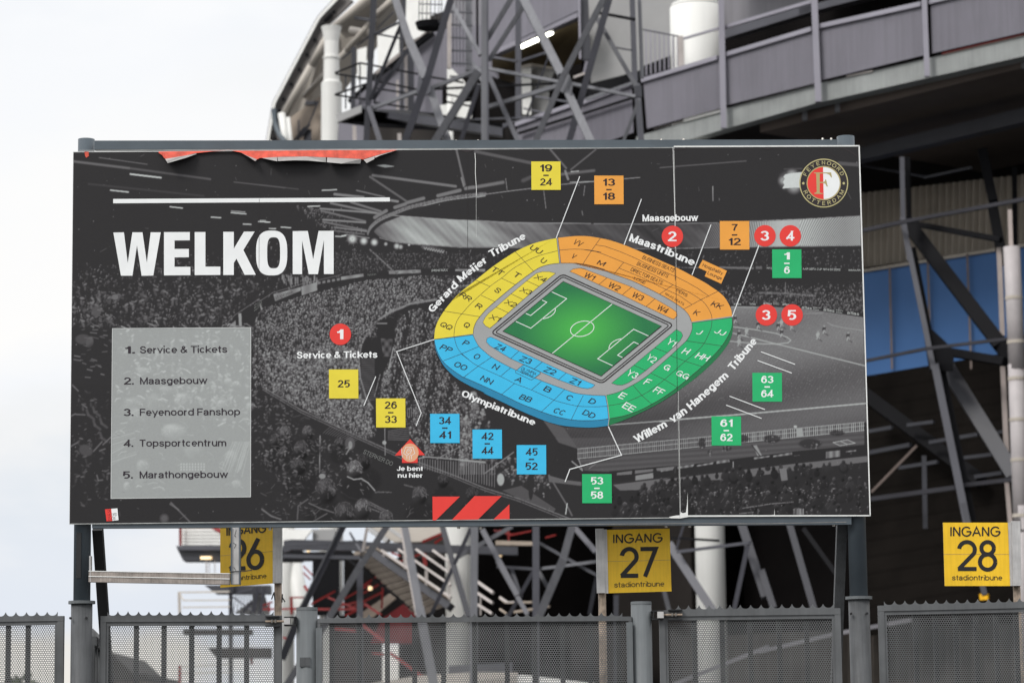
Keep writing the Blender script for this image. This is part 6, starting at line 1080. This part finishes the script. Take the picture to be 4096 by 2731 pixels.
sbars('strut', 'R5', [(1860, 290, 1990, 900, 110), (1980, 940, 2110, 1640, 120)], 2.6, 'black_steel', st); sbars('strut', 'R5', [(2240, 500, 2250, 1600, 60)], 3.4, 'black_steel', st); sbars('strut', 'R5', [(460, 480, 900, 560, 24), (900, 560, 1180, 610, 22), (1180, 620, 1740, 500, 26)], 3.0, 'dark_steel', st)
sbars('drainpipe', 'R6', [(2015, -30, 2062, 1150, 66)], 2.4, 'beige', st); sbars('drainpipe', 'R7', [(1520, 0, 1560, 860, 50), (1560, 1140, 1600, 1600, 44)], 2.4, 'beige', st)
for key, a, b_, r_ in (('R6', (2185, -40), (2260, 1600), .20), ('R7', (1655, -20), (1712, 1640), .20)):
    A, B = PF(q(key, *a), .4), PF(q(key, *b_), .4); MB().tube(A, B, r_*.78, n=16).build('drainpipe', M['whitepipe'], st, True)
    for f in ((.42, .78) if key == 'R6' else (.085, .33, .57, .90)): p = A.lerp(B, f); d_ = (B-A).normalized(); MB().tube(p-d_*.03, p+d_*.03, r_*.83, n=16).build('pipe_ring', M['tan'], st)
sbar('drainpipe', 'R5', (2185, 1000), (2205, 1600), 50, .5, 'beige', st)
A, B = PF(q('B4', 2335, -20), .4), PF(q('B4', 2350, 1568), .4); MB().tube(A, B, .15, n=16).build('drainpipe', M['whitepipe'], st, True)
# low level, seen through the fence
sbars('ramp_rail', 'B3', [(1560, 1575, 1900, 1440, 34), (1900, 1440, 2400, 1240, 34)], -1.5, 'sheet2', st); sbars('ramp_rail', 'B4', [(-20, 1285, 640, 1130, 34), (640, 1130, 1345, 1000, 36)], -1.5, 'sheet2', st)
P = [PF(q('B4', *p), 4.2) for p in ((-700, 1700), (2500, 1700), (2500, 1020), (-700, 1150))]; MB().ribs(P[0], P[1], P[2], P[3], 30, .25, FN).build('roller_shutter_wall', M['shutter'], st)
spoly('low_wall', 'B3', (-300, 1560, 200, 1490, 850, 1568, 850, 1900, -300, 1900), -1.0, .3, 'colwhite', st); spoly('low_wall', 'B2', (1080, 1568, 1500, 1500, 1960, 1470, 2400, 1470, 2400, 1900, 1080, 1900), -1.0, .3, 'cream', st)
spoly('low_beam', 'B2', (1780, 1410, 2352, 1380, 2352, 1470, 1780, 1480), -.5, .3, 'mid_steel', st)
spoly('mid_wall', 'B3', (300, 1050, 1150, 1050, 1150, 1650, 300, 1650), 5.0, .3, 'soffit', st); spoly('mid_wall', 'B2', (640, 960, 1180, 960, 1180, 1650, 640, 1650), 5.0, .3, 'soffit', st)
# yellow exit plate far inside
t = MB().prism([PF(p, -.6) for p in Q('B4', 1950, 768, 2022, 765, 2026, 820, 1955, 824)], FN*.04).build('exit_plate', M['signyellow']); tag(t, 'small blurred yellow plate in the dark undercroft below INGANG 28', 'sign')

# ---------------------------------------------------------------- big steel lattice mast in front of the stand
MO = -5.0
mast = thing('lattice_mast', 'tall grey steel lattice mast standing before the stand, behind the billboard', 'mast', tuple(PF(q('T2', 625, 2600), MO).xy) + (0,))
def mb(name, key, a, b_, wpx, m, o=MO): sbar(name, key, a, b_, wpx, o, m, mast)
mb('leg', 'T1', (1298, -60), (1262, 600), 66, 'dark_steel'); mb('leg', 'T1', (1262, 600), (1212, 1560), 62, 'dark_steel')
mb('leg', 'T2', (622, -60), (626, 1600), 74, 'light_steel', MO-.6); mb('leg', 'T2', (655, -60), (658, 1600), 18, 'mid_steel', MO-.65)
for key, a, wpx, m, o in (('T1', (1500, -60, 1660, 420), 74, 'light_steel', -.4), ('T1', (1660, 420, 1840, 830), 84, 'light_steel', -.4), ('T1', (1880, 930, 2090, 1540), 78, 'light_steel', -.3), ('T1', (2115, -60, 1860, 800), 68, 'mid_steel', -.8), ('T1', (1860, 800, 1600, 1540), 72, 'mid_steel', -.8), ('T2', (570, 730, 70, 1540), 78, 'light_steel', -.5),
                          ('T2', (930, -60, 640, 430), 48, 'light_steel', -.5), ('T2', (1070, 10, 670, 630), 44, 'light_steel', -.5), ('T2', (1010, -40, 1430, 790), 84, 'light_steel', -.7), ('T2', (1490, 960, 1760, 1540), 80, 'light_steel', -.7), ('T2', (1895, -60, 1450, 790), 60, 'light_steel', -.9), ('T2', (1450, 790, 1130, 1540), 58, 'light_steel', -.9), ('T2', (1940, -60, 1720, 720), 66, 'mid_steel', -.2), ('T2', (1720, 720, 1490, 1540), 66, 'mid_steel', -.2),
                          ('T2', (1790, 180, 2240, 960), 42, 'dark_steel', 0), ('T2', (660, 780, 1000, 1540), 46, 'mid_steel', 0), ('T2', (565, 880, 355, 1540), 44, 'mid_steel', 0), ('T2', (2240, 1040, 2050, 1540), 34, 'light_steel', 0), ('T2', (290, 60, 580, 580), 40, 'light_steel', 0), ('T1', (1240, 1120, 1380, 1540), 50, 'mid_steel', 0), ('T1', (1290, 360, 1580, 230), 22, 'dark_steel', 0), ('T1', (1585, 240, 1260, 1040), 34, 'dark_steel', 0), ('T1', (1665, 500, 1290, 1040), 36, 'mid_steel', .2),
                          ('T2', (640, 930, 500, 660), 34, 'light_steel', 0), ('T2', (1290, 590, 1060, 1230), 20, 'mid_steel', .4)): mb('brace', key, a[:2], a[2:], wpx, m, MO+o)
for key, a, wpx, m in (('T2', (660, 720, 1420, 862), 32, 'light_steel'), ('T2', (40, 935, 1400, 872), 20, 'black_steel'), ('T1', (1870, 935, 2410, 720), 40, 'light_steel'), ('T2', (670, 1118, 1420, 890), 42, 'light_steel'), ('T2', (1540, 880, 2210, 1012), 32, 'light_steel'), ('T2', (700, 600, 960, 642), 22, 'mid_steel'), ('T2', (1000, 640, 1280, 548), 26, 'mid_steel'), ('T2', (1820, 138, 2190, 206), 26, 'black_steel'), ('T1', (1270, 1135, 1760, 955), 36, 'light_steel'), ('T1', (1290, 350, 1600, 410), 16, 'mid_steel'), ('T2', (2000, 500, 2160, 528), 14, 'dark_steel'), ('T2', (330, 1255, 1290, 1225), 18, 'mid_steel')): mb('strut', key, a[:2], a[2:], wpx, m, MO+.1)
mb('leg', 'T2', (2165, -60), (2195, 900), 58, 'mid_steel', MO+2.5); mb('leg', 'T2', (2215, 880), (2265, 1560), 66, 'mid_steel', MO+2.5); mb('leg', 'T2', (2240, -60), (2270, 820), 40, 'light_steel', MO+2.7)
spoly('gusset_plate', 'T2', (1400, 790, 1500, 760, 1545, 880, 1530, 990, 1420, 960), MO-.75, .06, 'light_steel', mast); spoly('gusset_plate', 'T2', (2180, 900, 2265, 895, 2270, 1010, 2205, 1010), MO-.05, .06, 'dark_steel', mast); spoly('gusset_plate', 'T1', (1760, 800, 1880, 780, 1890, 960, 1790, 1030, 1740, 960), MO-.45, .06, 'mid_steel', mast)
# platform on the mast and its railings
spoly('platform', 'T1', (905, 1200, 1165, 1100, 1165, 1175, 915, 1280), MO+.3, .15, 'cloth', mast)
A = [PF(q('T1', *p), o) for p, o in (((915, 1282), MO+.4), ((1165, 1178), MO+.4), ((1690, 1190), MO+3), ((2640, 1330), MO+3), ((2640, 1400), MO+3), ((1290, 1330), MO+.6))]; MB().prism(A, (0, 0, .08)).build('platform_floor', M['black_steel'], mast)
spoly('platform', 'T1', (1165, 1105, 1280, 1140, 1690, 1195, 2640, 1335, 2640, 1420, 1690, 1280, 1165, 1185), MO+.9, .2, 'mid_steel', mast)
for a in ((890, 765, 1150, 660), (1150, 660, 1750, 775), (890, 990, 1210, 880), (900, 775, 1230, 825), (895, 995, 1230, 1045), (1340, 855, 1790, 945), (1310, 925, 1790, 1000), (1290, 1070, 1640, 1125), (1880, 805, 2230, 865), (2060, 990, 2330, 1035), (2050, 1065, 2330, 1115)): mb('railing', 'T1', a[:2], a[2:], 16, 'black_steel', MO+.7)
for x, y0, y1 in ((1000, 790, 1140), (1150, 660, 1100), (1310, 760, 1150)): mb('railing', 'T1', (x, y0), (x, y1), 16, 'dark_steel', MO+.7)
# caged ladder and the little round landing
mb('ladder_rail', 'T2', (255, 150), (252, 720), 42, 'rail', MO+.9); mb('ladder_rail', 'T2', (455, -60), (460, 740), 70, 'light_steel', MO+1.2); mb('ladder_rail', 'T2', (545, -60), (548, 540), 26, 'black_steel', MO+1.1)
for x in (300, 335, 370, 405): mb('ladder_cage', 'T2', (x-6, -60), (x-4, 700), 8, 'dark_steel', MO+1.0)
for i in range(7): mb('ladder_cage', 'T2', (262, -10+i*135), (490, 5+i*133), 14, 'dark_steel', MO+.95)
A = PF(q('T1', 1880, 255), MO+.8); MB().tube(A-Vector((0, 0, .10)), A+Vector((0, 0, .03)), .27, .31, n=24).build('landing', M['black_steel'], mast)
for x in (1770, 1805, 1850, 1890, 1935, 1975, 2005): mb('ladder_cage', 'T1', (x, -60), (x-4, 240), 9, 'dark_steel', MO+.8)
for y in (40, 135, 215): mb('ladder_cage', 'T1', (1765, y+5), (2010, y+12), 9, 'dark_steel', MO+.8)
# lower storey of the mast, seen under the board
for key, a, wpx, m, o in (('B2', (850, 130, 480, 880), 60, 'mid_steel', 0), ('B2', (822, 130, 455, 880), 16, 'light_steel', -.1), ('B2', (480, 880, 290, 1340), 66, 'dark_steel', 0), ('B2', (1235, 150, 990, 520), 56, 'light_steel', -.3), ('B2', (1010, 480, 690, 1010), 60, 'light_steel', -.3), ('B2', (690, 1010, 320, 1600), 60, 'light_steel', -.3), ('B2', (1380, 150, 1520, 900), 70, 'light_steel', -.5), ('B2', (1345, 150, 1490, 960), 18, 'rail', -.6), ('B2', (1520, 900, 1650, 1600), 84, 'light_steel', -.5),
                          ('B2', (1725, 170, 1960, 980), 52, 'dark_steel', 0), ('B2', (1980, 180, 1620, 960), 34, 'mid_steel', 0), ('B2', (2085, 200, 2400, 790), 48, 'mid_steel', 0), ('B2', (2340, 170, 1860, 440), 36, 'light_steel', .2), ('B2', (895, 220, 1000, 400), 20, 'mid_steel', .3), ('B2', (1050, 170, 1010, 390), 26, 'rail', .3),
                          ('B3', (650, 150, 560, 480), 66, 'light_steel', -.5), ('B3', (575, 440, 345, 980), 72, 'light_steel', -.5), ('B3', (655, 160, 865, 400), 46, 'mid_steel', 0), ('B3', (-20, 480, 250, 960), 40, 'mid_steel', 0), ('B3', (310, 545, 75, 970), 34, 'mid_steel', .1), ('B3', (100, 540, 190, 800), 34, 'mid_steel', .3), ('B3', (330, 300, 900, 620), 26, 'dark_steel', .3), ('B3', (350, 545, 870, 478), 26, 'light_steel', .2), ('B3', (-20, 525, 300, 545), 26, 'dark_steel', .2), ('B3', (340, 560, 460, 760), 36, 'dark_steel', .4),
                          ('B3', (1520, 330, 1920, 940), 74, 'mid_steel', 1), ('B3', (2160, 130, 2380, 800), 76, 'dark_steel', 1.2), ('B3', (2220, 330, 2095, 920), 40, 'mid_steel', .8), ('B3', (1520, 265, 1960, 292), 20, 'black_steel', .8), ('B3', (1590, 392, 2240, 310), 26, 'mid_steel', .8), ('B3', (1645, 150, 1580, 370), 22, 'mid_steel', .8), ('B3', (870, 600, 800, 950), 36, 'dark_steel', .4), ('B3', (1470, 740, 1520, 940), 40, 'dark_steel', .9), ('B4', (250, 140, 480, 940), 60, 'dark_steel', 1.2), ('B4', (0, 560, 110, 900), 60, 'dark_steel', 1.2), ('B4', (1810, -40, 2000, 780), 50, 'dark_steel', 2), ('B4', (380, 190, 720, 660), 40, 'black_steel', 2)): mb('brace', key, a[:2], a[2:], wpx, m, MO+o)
for key, a, wpx, m, o in (('B2', (2012, 130, 2000, 1640), 66, 'light_steel', -.6), ('B2', (985, 540, 985, 1640), 56, 'mid_steel', 0), ('B3', (322, 150, 322, 1640), 62, 'mid_steel', .1), ('B3', (1040, 780, 1040, 1640), 46, 'dark_steel', .5)): mb('leg', key, a[:2], a[2:], wpx, m, MO+o)
for a in ((300, 430, 1000, 445, 32), (320, 330, 1000, 300, 24)): mb('strut', 'B2', a[:2], a[2:4], a[4], 'dark_steel')

# ---------------------------------------------------------------- stairs and walkway between mast and stand
sw = thing('stair_flight', 'grey steel stairs with pale handrails descending right behind the billboard', 'stairs', tuple(PF(q('B2', 1450, 2400), -1.5).xy) + (0,))
A = [PF(q('B2', *p), o) for p, o in (((870, 440), 0), ((1110, 400), -1.6), ((1790, 860), -1.6), ((1840, 990), -1.0), ((1480, 990), 0), ((1290, 830), .2))]
st_l, st_r = (PF(q('B2', 930, 420), .2), PF(q('B2', 1520, 1000), .2)), (PF(q('B2', 1115, 400), -1.5), PF(q('B2', 1800, 880), -1.5))
for i in range(12):
    f0, f1 = i/12, (i+.62)/12; z = Vector((0, 0, .0))
    MB().prism([st_l[0].lerp(st_l[1], f0), st_r[0].lerp(st_r[1], f0), st_r[0].lerp(st_r[1], f1), st_l[0].lerp(st_l[1], f1)], (0, 0, .07)).build('tread', M['tread'], sw)
MB().prism([st_l[0]+Vector((0, 0, .12)), st_r[0]+Vector((0, 0, .12)), st_r[1]+Vector((0, 0, .12)), st_l[1]+Vector((0, 0, .12))], (0, 0, .04)).build('soffit_plate', M['tread'], sw)
sbar('stringer', 'B2', (1100, 400), (1800, 890), 66, -1.6, 'dark_steel', sw); sbar('stringer', 'B2', (880, 460), (1500, 940), 22, .1, 'black_steel', sw)
sbars('handrail', 'B2', [(1180, 380, 1800, 800, 22), (1330, 370, 1800, 690, 20), (1490, 370, 1800, 590, 20), (1640, 380, 1780, 480, 20), (2030, 655, 2180, 760, 26), (2030, 755, 2175, 852, 24), (2030, 858, 2170, 945, 24), (1200, 380, 1200, 430, 24), (1380, 400, 1390, 550, 22), (1580, 560, 1580, 690, 26), (1785, 470, 1785, 820, 20), (2065, 780, 2065, 960, 14), (2240, 800, 2310, 845, 20), (2310, 845, 2420, 840, 18)], -1.8, 'rail', sw)
sbars('handrail', 'B3', [(0, 805, 50, 845, 20), (50, 845, 290, 842, 18), (0, 905, 60, 945, 18), (130, 930, 440, 880, 22)], -1.8, 'tread', sw)
wk = thing('walkway', 'dark steel walkway with red railings left of the stairs, under the billboard', 'walkway', tuple(PF(q('B2', 600, 2600), 0).xy) + (0,))
spoly('deck_edge', 'B2', (300, 290, 380, 280, 1000, 300, 1780, 330, 2400, 345, 2400, 420, 1780, 400, 1000, 380, 380, 370, 300, 400), -.8, .3, 'dark_steel', wk); spoly('deck_underside', 'B2', (300, 400, 900, 380, 1000, 460, 300, 475), .3, .3, 'black_steel', wk)
spoly('parapet', 'B2', (1070, 160, 1900, 160, 1560, 300, 1290, 305), 1.0, .2, 'cream', wk); sbars('parapet_rail', 'B2', [(1070, 190, 1240, 300, 40), (1230, 170, 1420, 305, 30)], .6, 'cloth', wk); spoly('pale_gable', 'B2', (300, 190, 560, 190, 480, 290, 300, 320), 1.0, .2, 'frost', wk); spoly('pale_gable', 'B2', (560, 190, 760, 190, 760, 290, 560, 290), 1.2, .2, 'cloth', wk)
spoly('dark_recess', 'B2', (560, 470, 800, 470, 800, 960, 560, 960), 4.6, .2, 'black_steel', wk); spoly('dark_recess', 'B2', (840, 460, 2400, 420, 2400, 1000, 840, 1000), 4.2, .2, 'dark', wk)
spoly('red_wall', 'B2', (1180, 990, 1400, 840, 1480, 940, 1480, 1210, 1080, 1210), 1.0, .2, 'redwall', wk); spoly('beige_flight', 'B2', (1010, 930, 1270, 750, 1330, 790, 1100, 980, 1010, 990), 1.2, .2, 'tread', wk)
sbars('red_railing', 'B2', [(120, 905, 560, 900, 16), (120, 870, 200, 840, 14), (360, 800, 480, 800, 14), (550, 860, 760, 745, 16), (610, 905, 970, 905, 20), (790, 880, 960, 840, 16), (850, 810, 1080, 680, 14), (870, 910, 1180, 755, 18), (1020, 690, 1140, 610, 14), (1020, 760, 1180, 670, 14), (1030, 860, 1180, 960, 22), (860, 960, 1020, 880, 22), (1190, 700, 1180, 900, 18), (700, 800, 950, 900, 16), (1270, 400, 1350, 430, 16), (1480, 430, 1600, 380, 18), (1560, 400, 1570, 520, 36), (1550, 300, 1740, 220, 22), (1660, 310, 1720, 270, 20), (1340, 480, 1420, 450, 14), (170, 840, 175, 930, 18), (370, 800, 372, 950, 26)], .8, 'redp', wk)
sbars('red_railing', 'B2', [(2190, 200, 2352, 240, 16), (480, 520, 560, 600, 14), (480, 580, 540, 640, 14), (490, 700, 530, 760, 26), (300, 1160, 380, 1180, 18)], 1.4, 'redp', wk); sbars('red_railing', 'B3', [(75, 170, 78, 290, 18), (80, 245, 280, 205, 14), (410, 265, 500, 240, 14), (0, 200, 70, 215, 14)], .8, 'redp', wk); spoly('ledge', 'B3', (-40, 290, 290, 300, 290, 335, -40, 330), .4, .2, 'tread', wk)
sbars('red_railing', 'B2', [(1010, 1050, 1210, 1200, 30), (760, 1080, 950, 1100, 24), (1260, 1300, 1560, 1520, 26), (1100, 1300, 1200, 1310, 20)], .6, 'redp', wk)
for x, y, r in ((1068, 718, .09), (2230, 415, .09), (515, 382, .06)): tag(MB().tube(PF(q('B2', x, y), .3), PF(q('B2', x, y), .3)+FN*.06, r*.55, n=14).build('round_lamp', M['warm']), {1068: 'small lit round lamp among the red railings', 2230: 'small lit lamp on the dark ledge left of the INGANG 27 plate', 515: 'small lit lamp under the walkway just right of the INGANG 26 plate'}[x], 'lamp')
# white striped landing far left
lp = thing('landing_tower', 'blurred white landing with red edge and dark slabs, left of INGANG 26', 'stair tower', tuple(PF(q('B1', 2070, 2400), 3).xy) + (0,))
for i in range(5): spoly('white_slat', 'B1', (1625, 188+i*30, 2300, 188+i*30, 2300, 210+i*30, 1625, 210+i*30), 3, .2, 'colwhite', lp)
spoly('pink_backing', 'B1', (1630, 170, 2300, 170, 2300, 335, 1630, 335), 3.3, .1, 'rail', lp); sbar('red_post', 'B1', (1616, 150), (1616, 335), 24, 2.8, 'redp', lp); sbar('red_post', 'B1', (1920, 175), (1990, 215), 40, 2.6, 'redp', lp)
spoly('slab', 'B1', (1578, 338, 2700, 338, 2700, 380, 1590, 375), 2.6, .8, 'mid_steel', lp); spoly('slab', 'B1', (1590, 372, 2700, 378, 2700, 470, 1640, 470), 2.8, .8, 'dark_steel', lp)
tag(MB().prism([PF(p, 2.7) for p in Q('B1', 1795, 432, 1885, 432, 1885, 458, 1795, 458)], FN*.05).build('ceiling_lamp', M['warm']), 'warm lit ceiling lamp under the landing at far left', 'lamp')
spoly('slab', 'B1', (1830, 690, 2420, 690, 2420, 765, 1930, 765), 2.8, .6, 'dark_steel', lp); sbars('post', 'B1', [(2068, 690, 2068, 1650, 38)], 2.7, 'dark_steel', lp)
sbars('post', 'B1', [(1850, 470, 1850, 585, 12), (1875, 470, 1875, 585, 8), (1925, 470, 1925, 585, 8)], 2.7, 'rail', lp)
sbars('pale_railing', 'B1', [(1600, 755, 2060, 748, 14), (1640, 826, 2060, 824, 12), (1640, 888, 2060, 884, 12), (1605, 755, 1612, 1000, 26), (1605, 755, 1645, 826, 12), (1630, 1420, 2060, 1400, 10), (1630, 1480, 2060, 1470, 10)], 2.6, 'cream', lp)
sbars('red_post', 'B1', [(1610, 1410, 1612, 1650, 26), (2250, 1250, 2255, 1400, 24)], 2.6, 'redp', lp)
spoly('lower_slab', 'B1', (1640, 1085, 2250, 1085, 2250, 1130, 1640, 1130), 2.6, .6, 'soffit', lp); spoly('lower_slab', 'B1', (1860, 1250, 2420, 1250, 2420, 1340, 1940, 1340), 2.4, .6, 'soffit', lp)
spoly('pale_flight', 'B1', (2270, 700, 2352, 700, 2420, 960, 2250, 960, 2100, 940, 2260, 820), 3.4, .1, 'cloth', lp)
for i in range(8): sbar('flight_slat', 'N1', (590+i*26, 720), (560+i*34, 905), 10, 3.0, 'light_steel', lp)
sbars('flight_slat', 'N1', [(800, 640, 750, 905, 40), (860, 640, 820, 905, 34), (560, 740, 760, 880, 14), (640, 900, 740, 790, 26), (600, 700, 760, 660, 18)], 2.8, 'mid_steel', lp)

# ---------------------------------------------------------------- curved end of the stand roof, upper left
rf = thing('stand_roof', 'pale curved roof end with cream tubes left of the lattice mast', 'roof', tuple(PF(q('T1', 850, 2600), 5).xy) + (0,))
def rpoly(name, pts, o, th, m): spoly(name, 'T1', pts, o, th, m, rf)
edge = [(150, 1600), (238, 1080), (700, 190), (760, 120), (930, -60)]
def offs(k): return [(x+k*(1.0 if i < 4 else 1.15), y+k*(.18 if i == 1 else .42 if i == 2 else .55)) for i, (x, y) in enumerate(edge)]
def strip(name, k0, k1, o, th, m):
    A, B = offs(k0), offs(k1)
    for i in range(len(A)-1): rpoly(name, (A[i][0], A[i][1], A[i+1][0], A[i+1][1], B[i+1][0], B[i+1][1], B[i][0], B[i][1]), o, th, m)
strip('roof_edge', 0, 26, 6, .15, 'frost'); strip('gutter', -7, 0, 6.0, .2, 'sheet2'); strip('roof_seam', 26, 33, 6.05, .1, 'black_steel'); strip('roof_beam', 30, 130, 6.2, .2, 'roofbeam')
hb = MB()
for i in range(19):
    f = i/18; x = 215+f*500 if f < .75 else 590+(f-.75)*4*420; y = 1440-f*1340*.98
    A, B = offs(78), None
    k = f*3.2; j = min(int(k), 3); fr_ = k-j; p = (A[j][0]+(A[j+1][0]-A[j][0])*fr_, A[j][1]+(A[j+1][1]-A[j][1])*fr_); c = PF(q('T1', *p), 6.1); hb.tube(c, c+Vector((0, .05, 0)), .055, n=10)
hb.build('beam_hole', M['black_steel'], rf)
def rtube(a, b_, wpx, o, m='cream'):
    A, B = PF(q('T1', *a), o), PF(q('T1', *b_), o); r = wpx*ZK['T1'][2]*((A+B)/2-CAM).dot(FWD)/F/2; MB().tube(A, B, r, n=18).build('roof_tube', M[m], rf, True)
rtube((360, 1200), (650, 680), 86, 6.0); rtube((650, 680), (820, 370), 86, 6.0); rtube((860, 310), (1290, -60), 96, 6.0); rtube((570, 1010), (1010, 530), 60, 6.8); rtube((1010, 530), (1330, 160), 62, 6.8); rtube((1330, 160), (1560, -60), 80, 6.8); rtube((1060, 320), (1260, 360), 80, 7.0)
rtube((330, 1190), (400, 1620), 80, 5.8, 'colwhite'); rtube((400, 1230), (440, 1620), 40, 5.8, 'colwhite')
P = [PF(q('T1', *p), o) for p, o in (((300, 1100), 7.2), ((800, 300), 7.2), ((1240, -80), 7.2), ((1700, -80), 9), ((1320, 420), 9), ((900, 900), 9), ((720, 1040), 9), ((420, 1620), 8), ((300, 1620), 8))]; MB().prism(P, FN*.2).build('roof_soffit', M['cream'], rf)
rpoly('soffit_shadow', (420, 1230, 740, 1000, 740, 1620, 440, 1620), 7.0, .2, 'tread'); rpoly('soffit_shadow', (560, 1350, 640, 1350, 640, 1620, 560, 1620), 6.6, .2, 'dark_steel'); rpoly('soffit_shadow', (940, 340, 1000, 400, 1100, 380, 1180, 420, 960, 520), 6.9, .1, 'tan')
for i in range(6): sbar('roof_truss', 'T1', (450+i*18, 1480-i*10), (560+i*14, 1340-i*8), 14, 6.5, 'dark_steel', rf)
for a in ((510, 1260, 505, 1620, 18), (590, 1085, 690, 1080, 40), (600, 1330, 720, 1050, 14), (1100, 190, 1270, 215, 30), (1120, 480, 1260, 370, 18), (960, 620, 1080, 520, 14), (1330, 300, 1500, 130, 14)): sbar('roof_truss', 'T1', a[:2], a[2:4], a[4], 6.6, 'dark_steel' if a[4] in (18, 40, 30) else 'mid_steel', rf)
ax0 = PF(q('T1', 852, 860), 5.2); zy = lambda y: PF(q('T1', 852, y), 5.2).z; rk = lambda wpx: wpx*ZK['T1'][2]*(ax0-CAM).dot(FWD)/F/2
prof = [(0, rk(215)), (zy(870), rk(215)), (zy(850), rk(168)), (zy(622), rk(160)), (zy(618), rk(182)), (zy(600), rk(182)), (zy(596), rk(150)), (zy(440), rk(150)), (zy(340), rk(186)), (zy(285), rk(215))]; cm = MB()
for (z0, r0), (z1, r1) in zip(prof[:-1], prof[1:]): cm.tube((ax0.x, ax0.y, z0), (ax0.x, ax0.y, z1), r0, r1, n=30, caps=False)
cm.build('roof_column', M['colwhite'], rf, True)
b = MB().path([PF(p, 5.7) for p in smoothpts(Q('T1', 250, 1140, 262, 1280, 300, 1390, 370, 1490), 4)], .08, 8); b.build('drainpipe', M['post'], rf)
# ---------------------------------------------------------------- far left: a gable and a tree behind the fence
h = thing('gable_house', 'dark gabled shed roof far behind the gate under the billboard', 'shed', tuple(PY(q('B1', 1100, 2600), 95).xy) + (0,))
P = [PY(p, 95) for p in Q('B1', 700, 1260, 985, 1285, 1190, 1480, 1320, 1482, 1320, 1540, 700, 1540)]; MB().prism(P, (0, 9, 0)).build('roof', M['soffit'], h)
P = [PY(p, 95.5) for p in Q('B1', 720, 1540, 1290, 1540, 1290, 1900, 720, 1900)]; P = [Vector((p.x, p.y, max(0, p.z))) for p in P]; MB().prism(P, (0, 8, 0)).build('wall', M['tread'], h)
t = thing('tree', 'dark blurred tree crown low behind the fence at the far left edge', 'tree', tuple(PY(q('B1', 80, 2600), 110).xy) + (0,)); c0 = PY(q('B1', 80, 1745), 110)
lf = MB()
for i in range(1500):
    a = rng.normal(0, 1, 3); a /= np.linalg.norm(a); k_ = rng.uniform(.3, 1)**.5*(1+.25*math.sin(a[0]*5)*math.cos(a[2]*6)); p = Vector(c0)+Vector((a[0]*1.9*k_, a[1]*1.9*k_, a[2]*1.2*k_-.3)); u_ = Vector(rng.normal(0, 1, 3)).normalized()*.16; v_ = u_.orthogonal().normalized()*.10; lf.face(p-u_, p+v_, p+u_, p-v_)
lf.build('crown', mat('olive_leaves', (.06, .075, .035), rough=.7, var=.4, scale=3), t); MB().tube((c0.x, c0.y, 0), (c0.x, c0.y, c0.z), .22, .1).build('trunk', M['tread'], t)
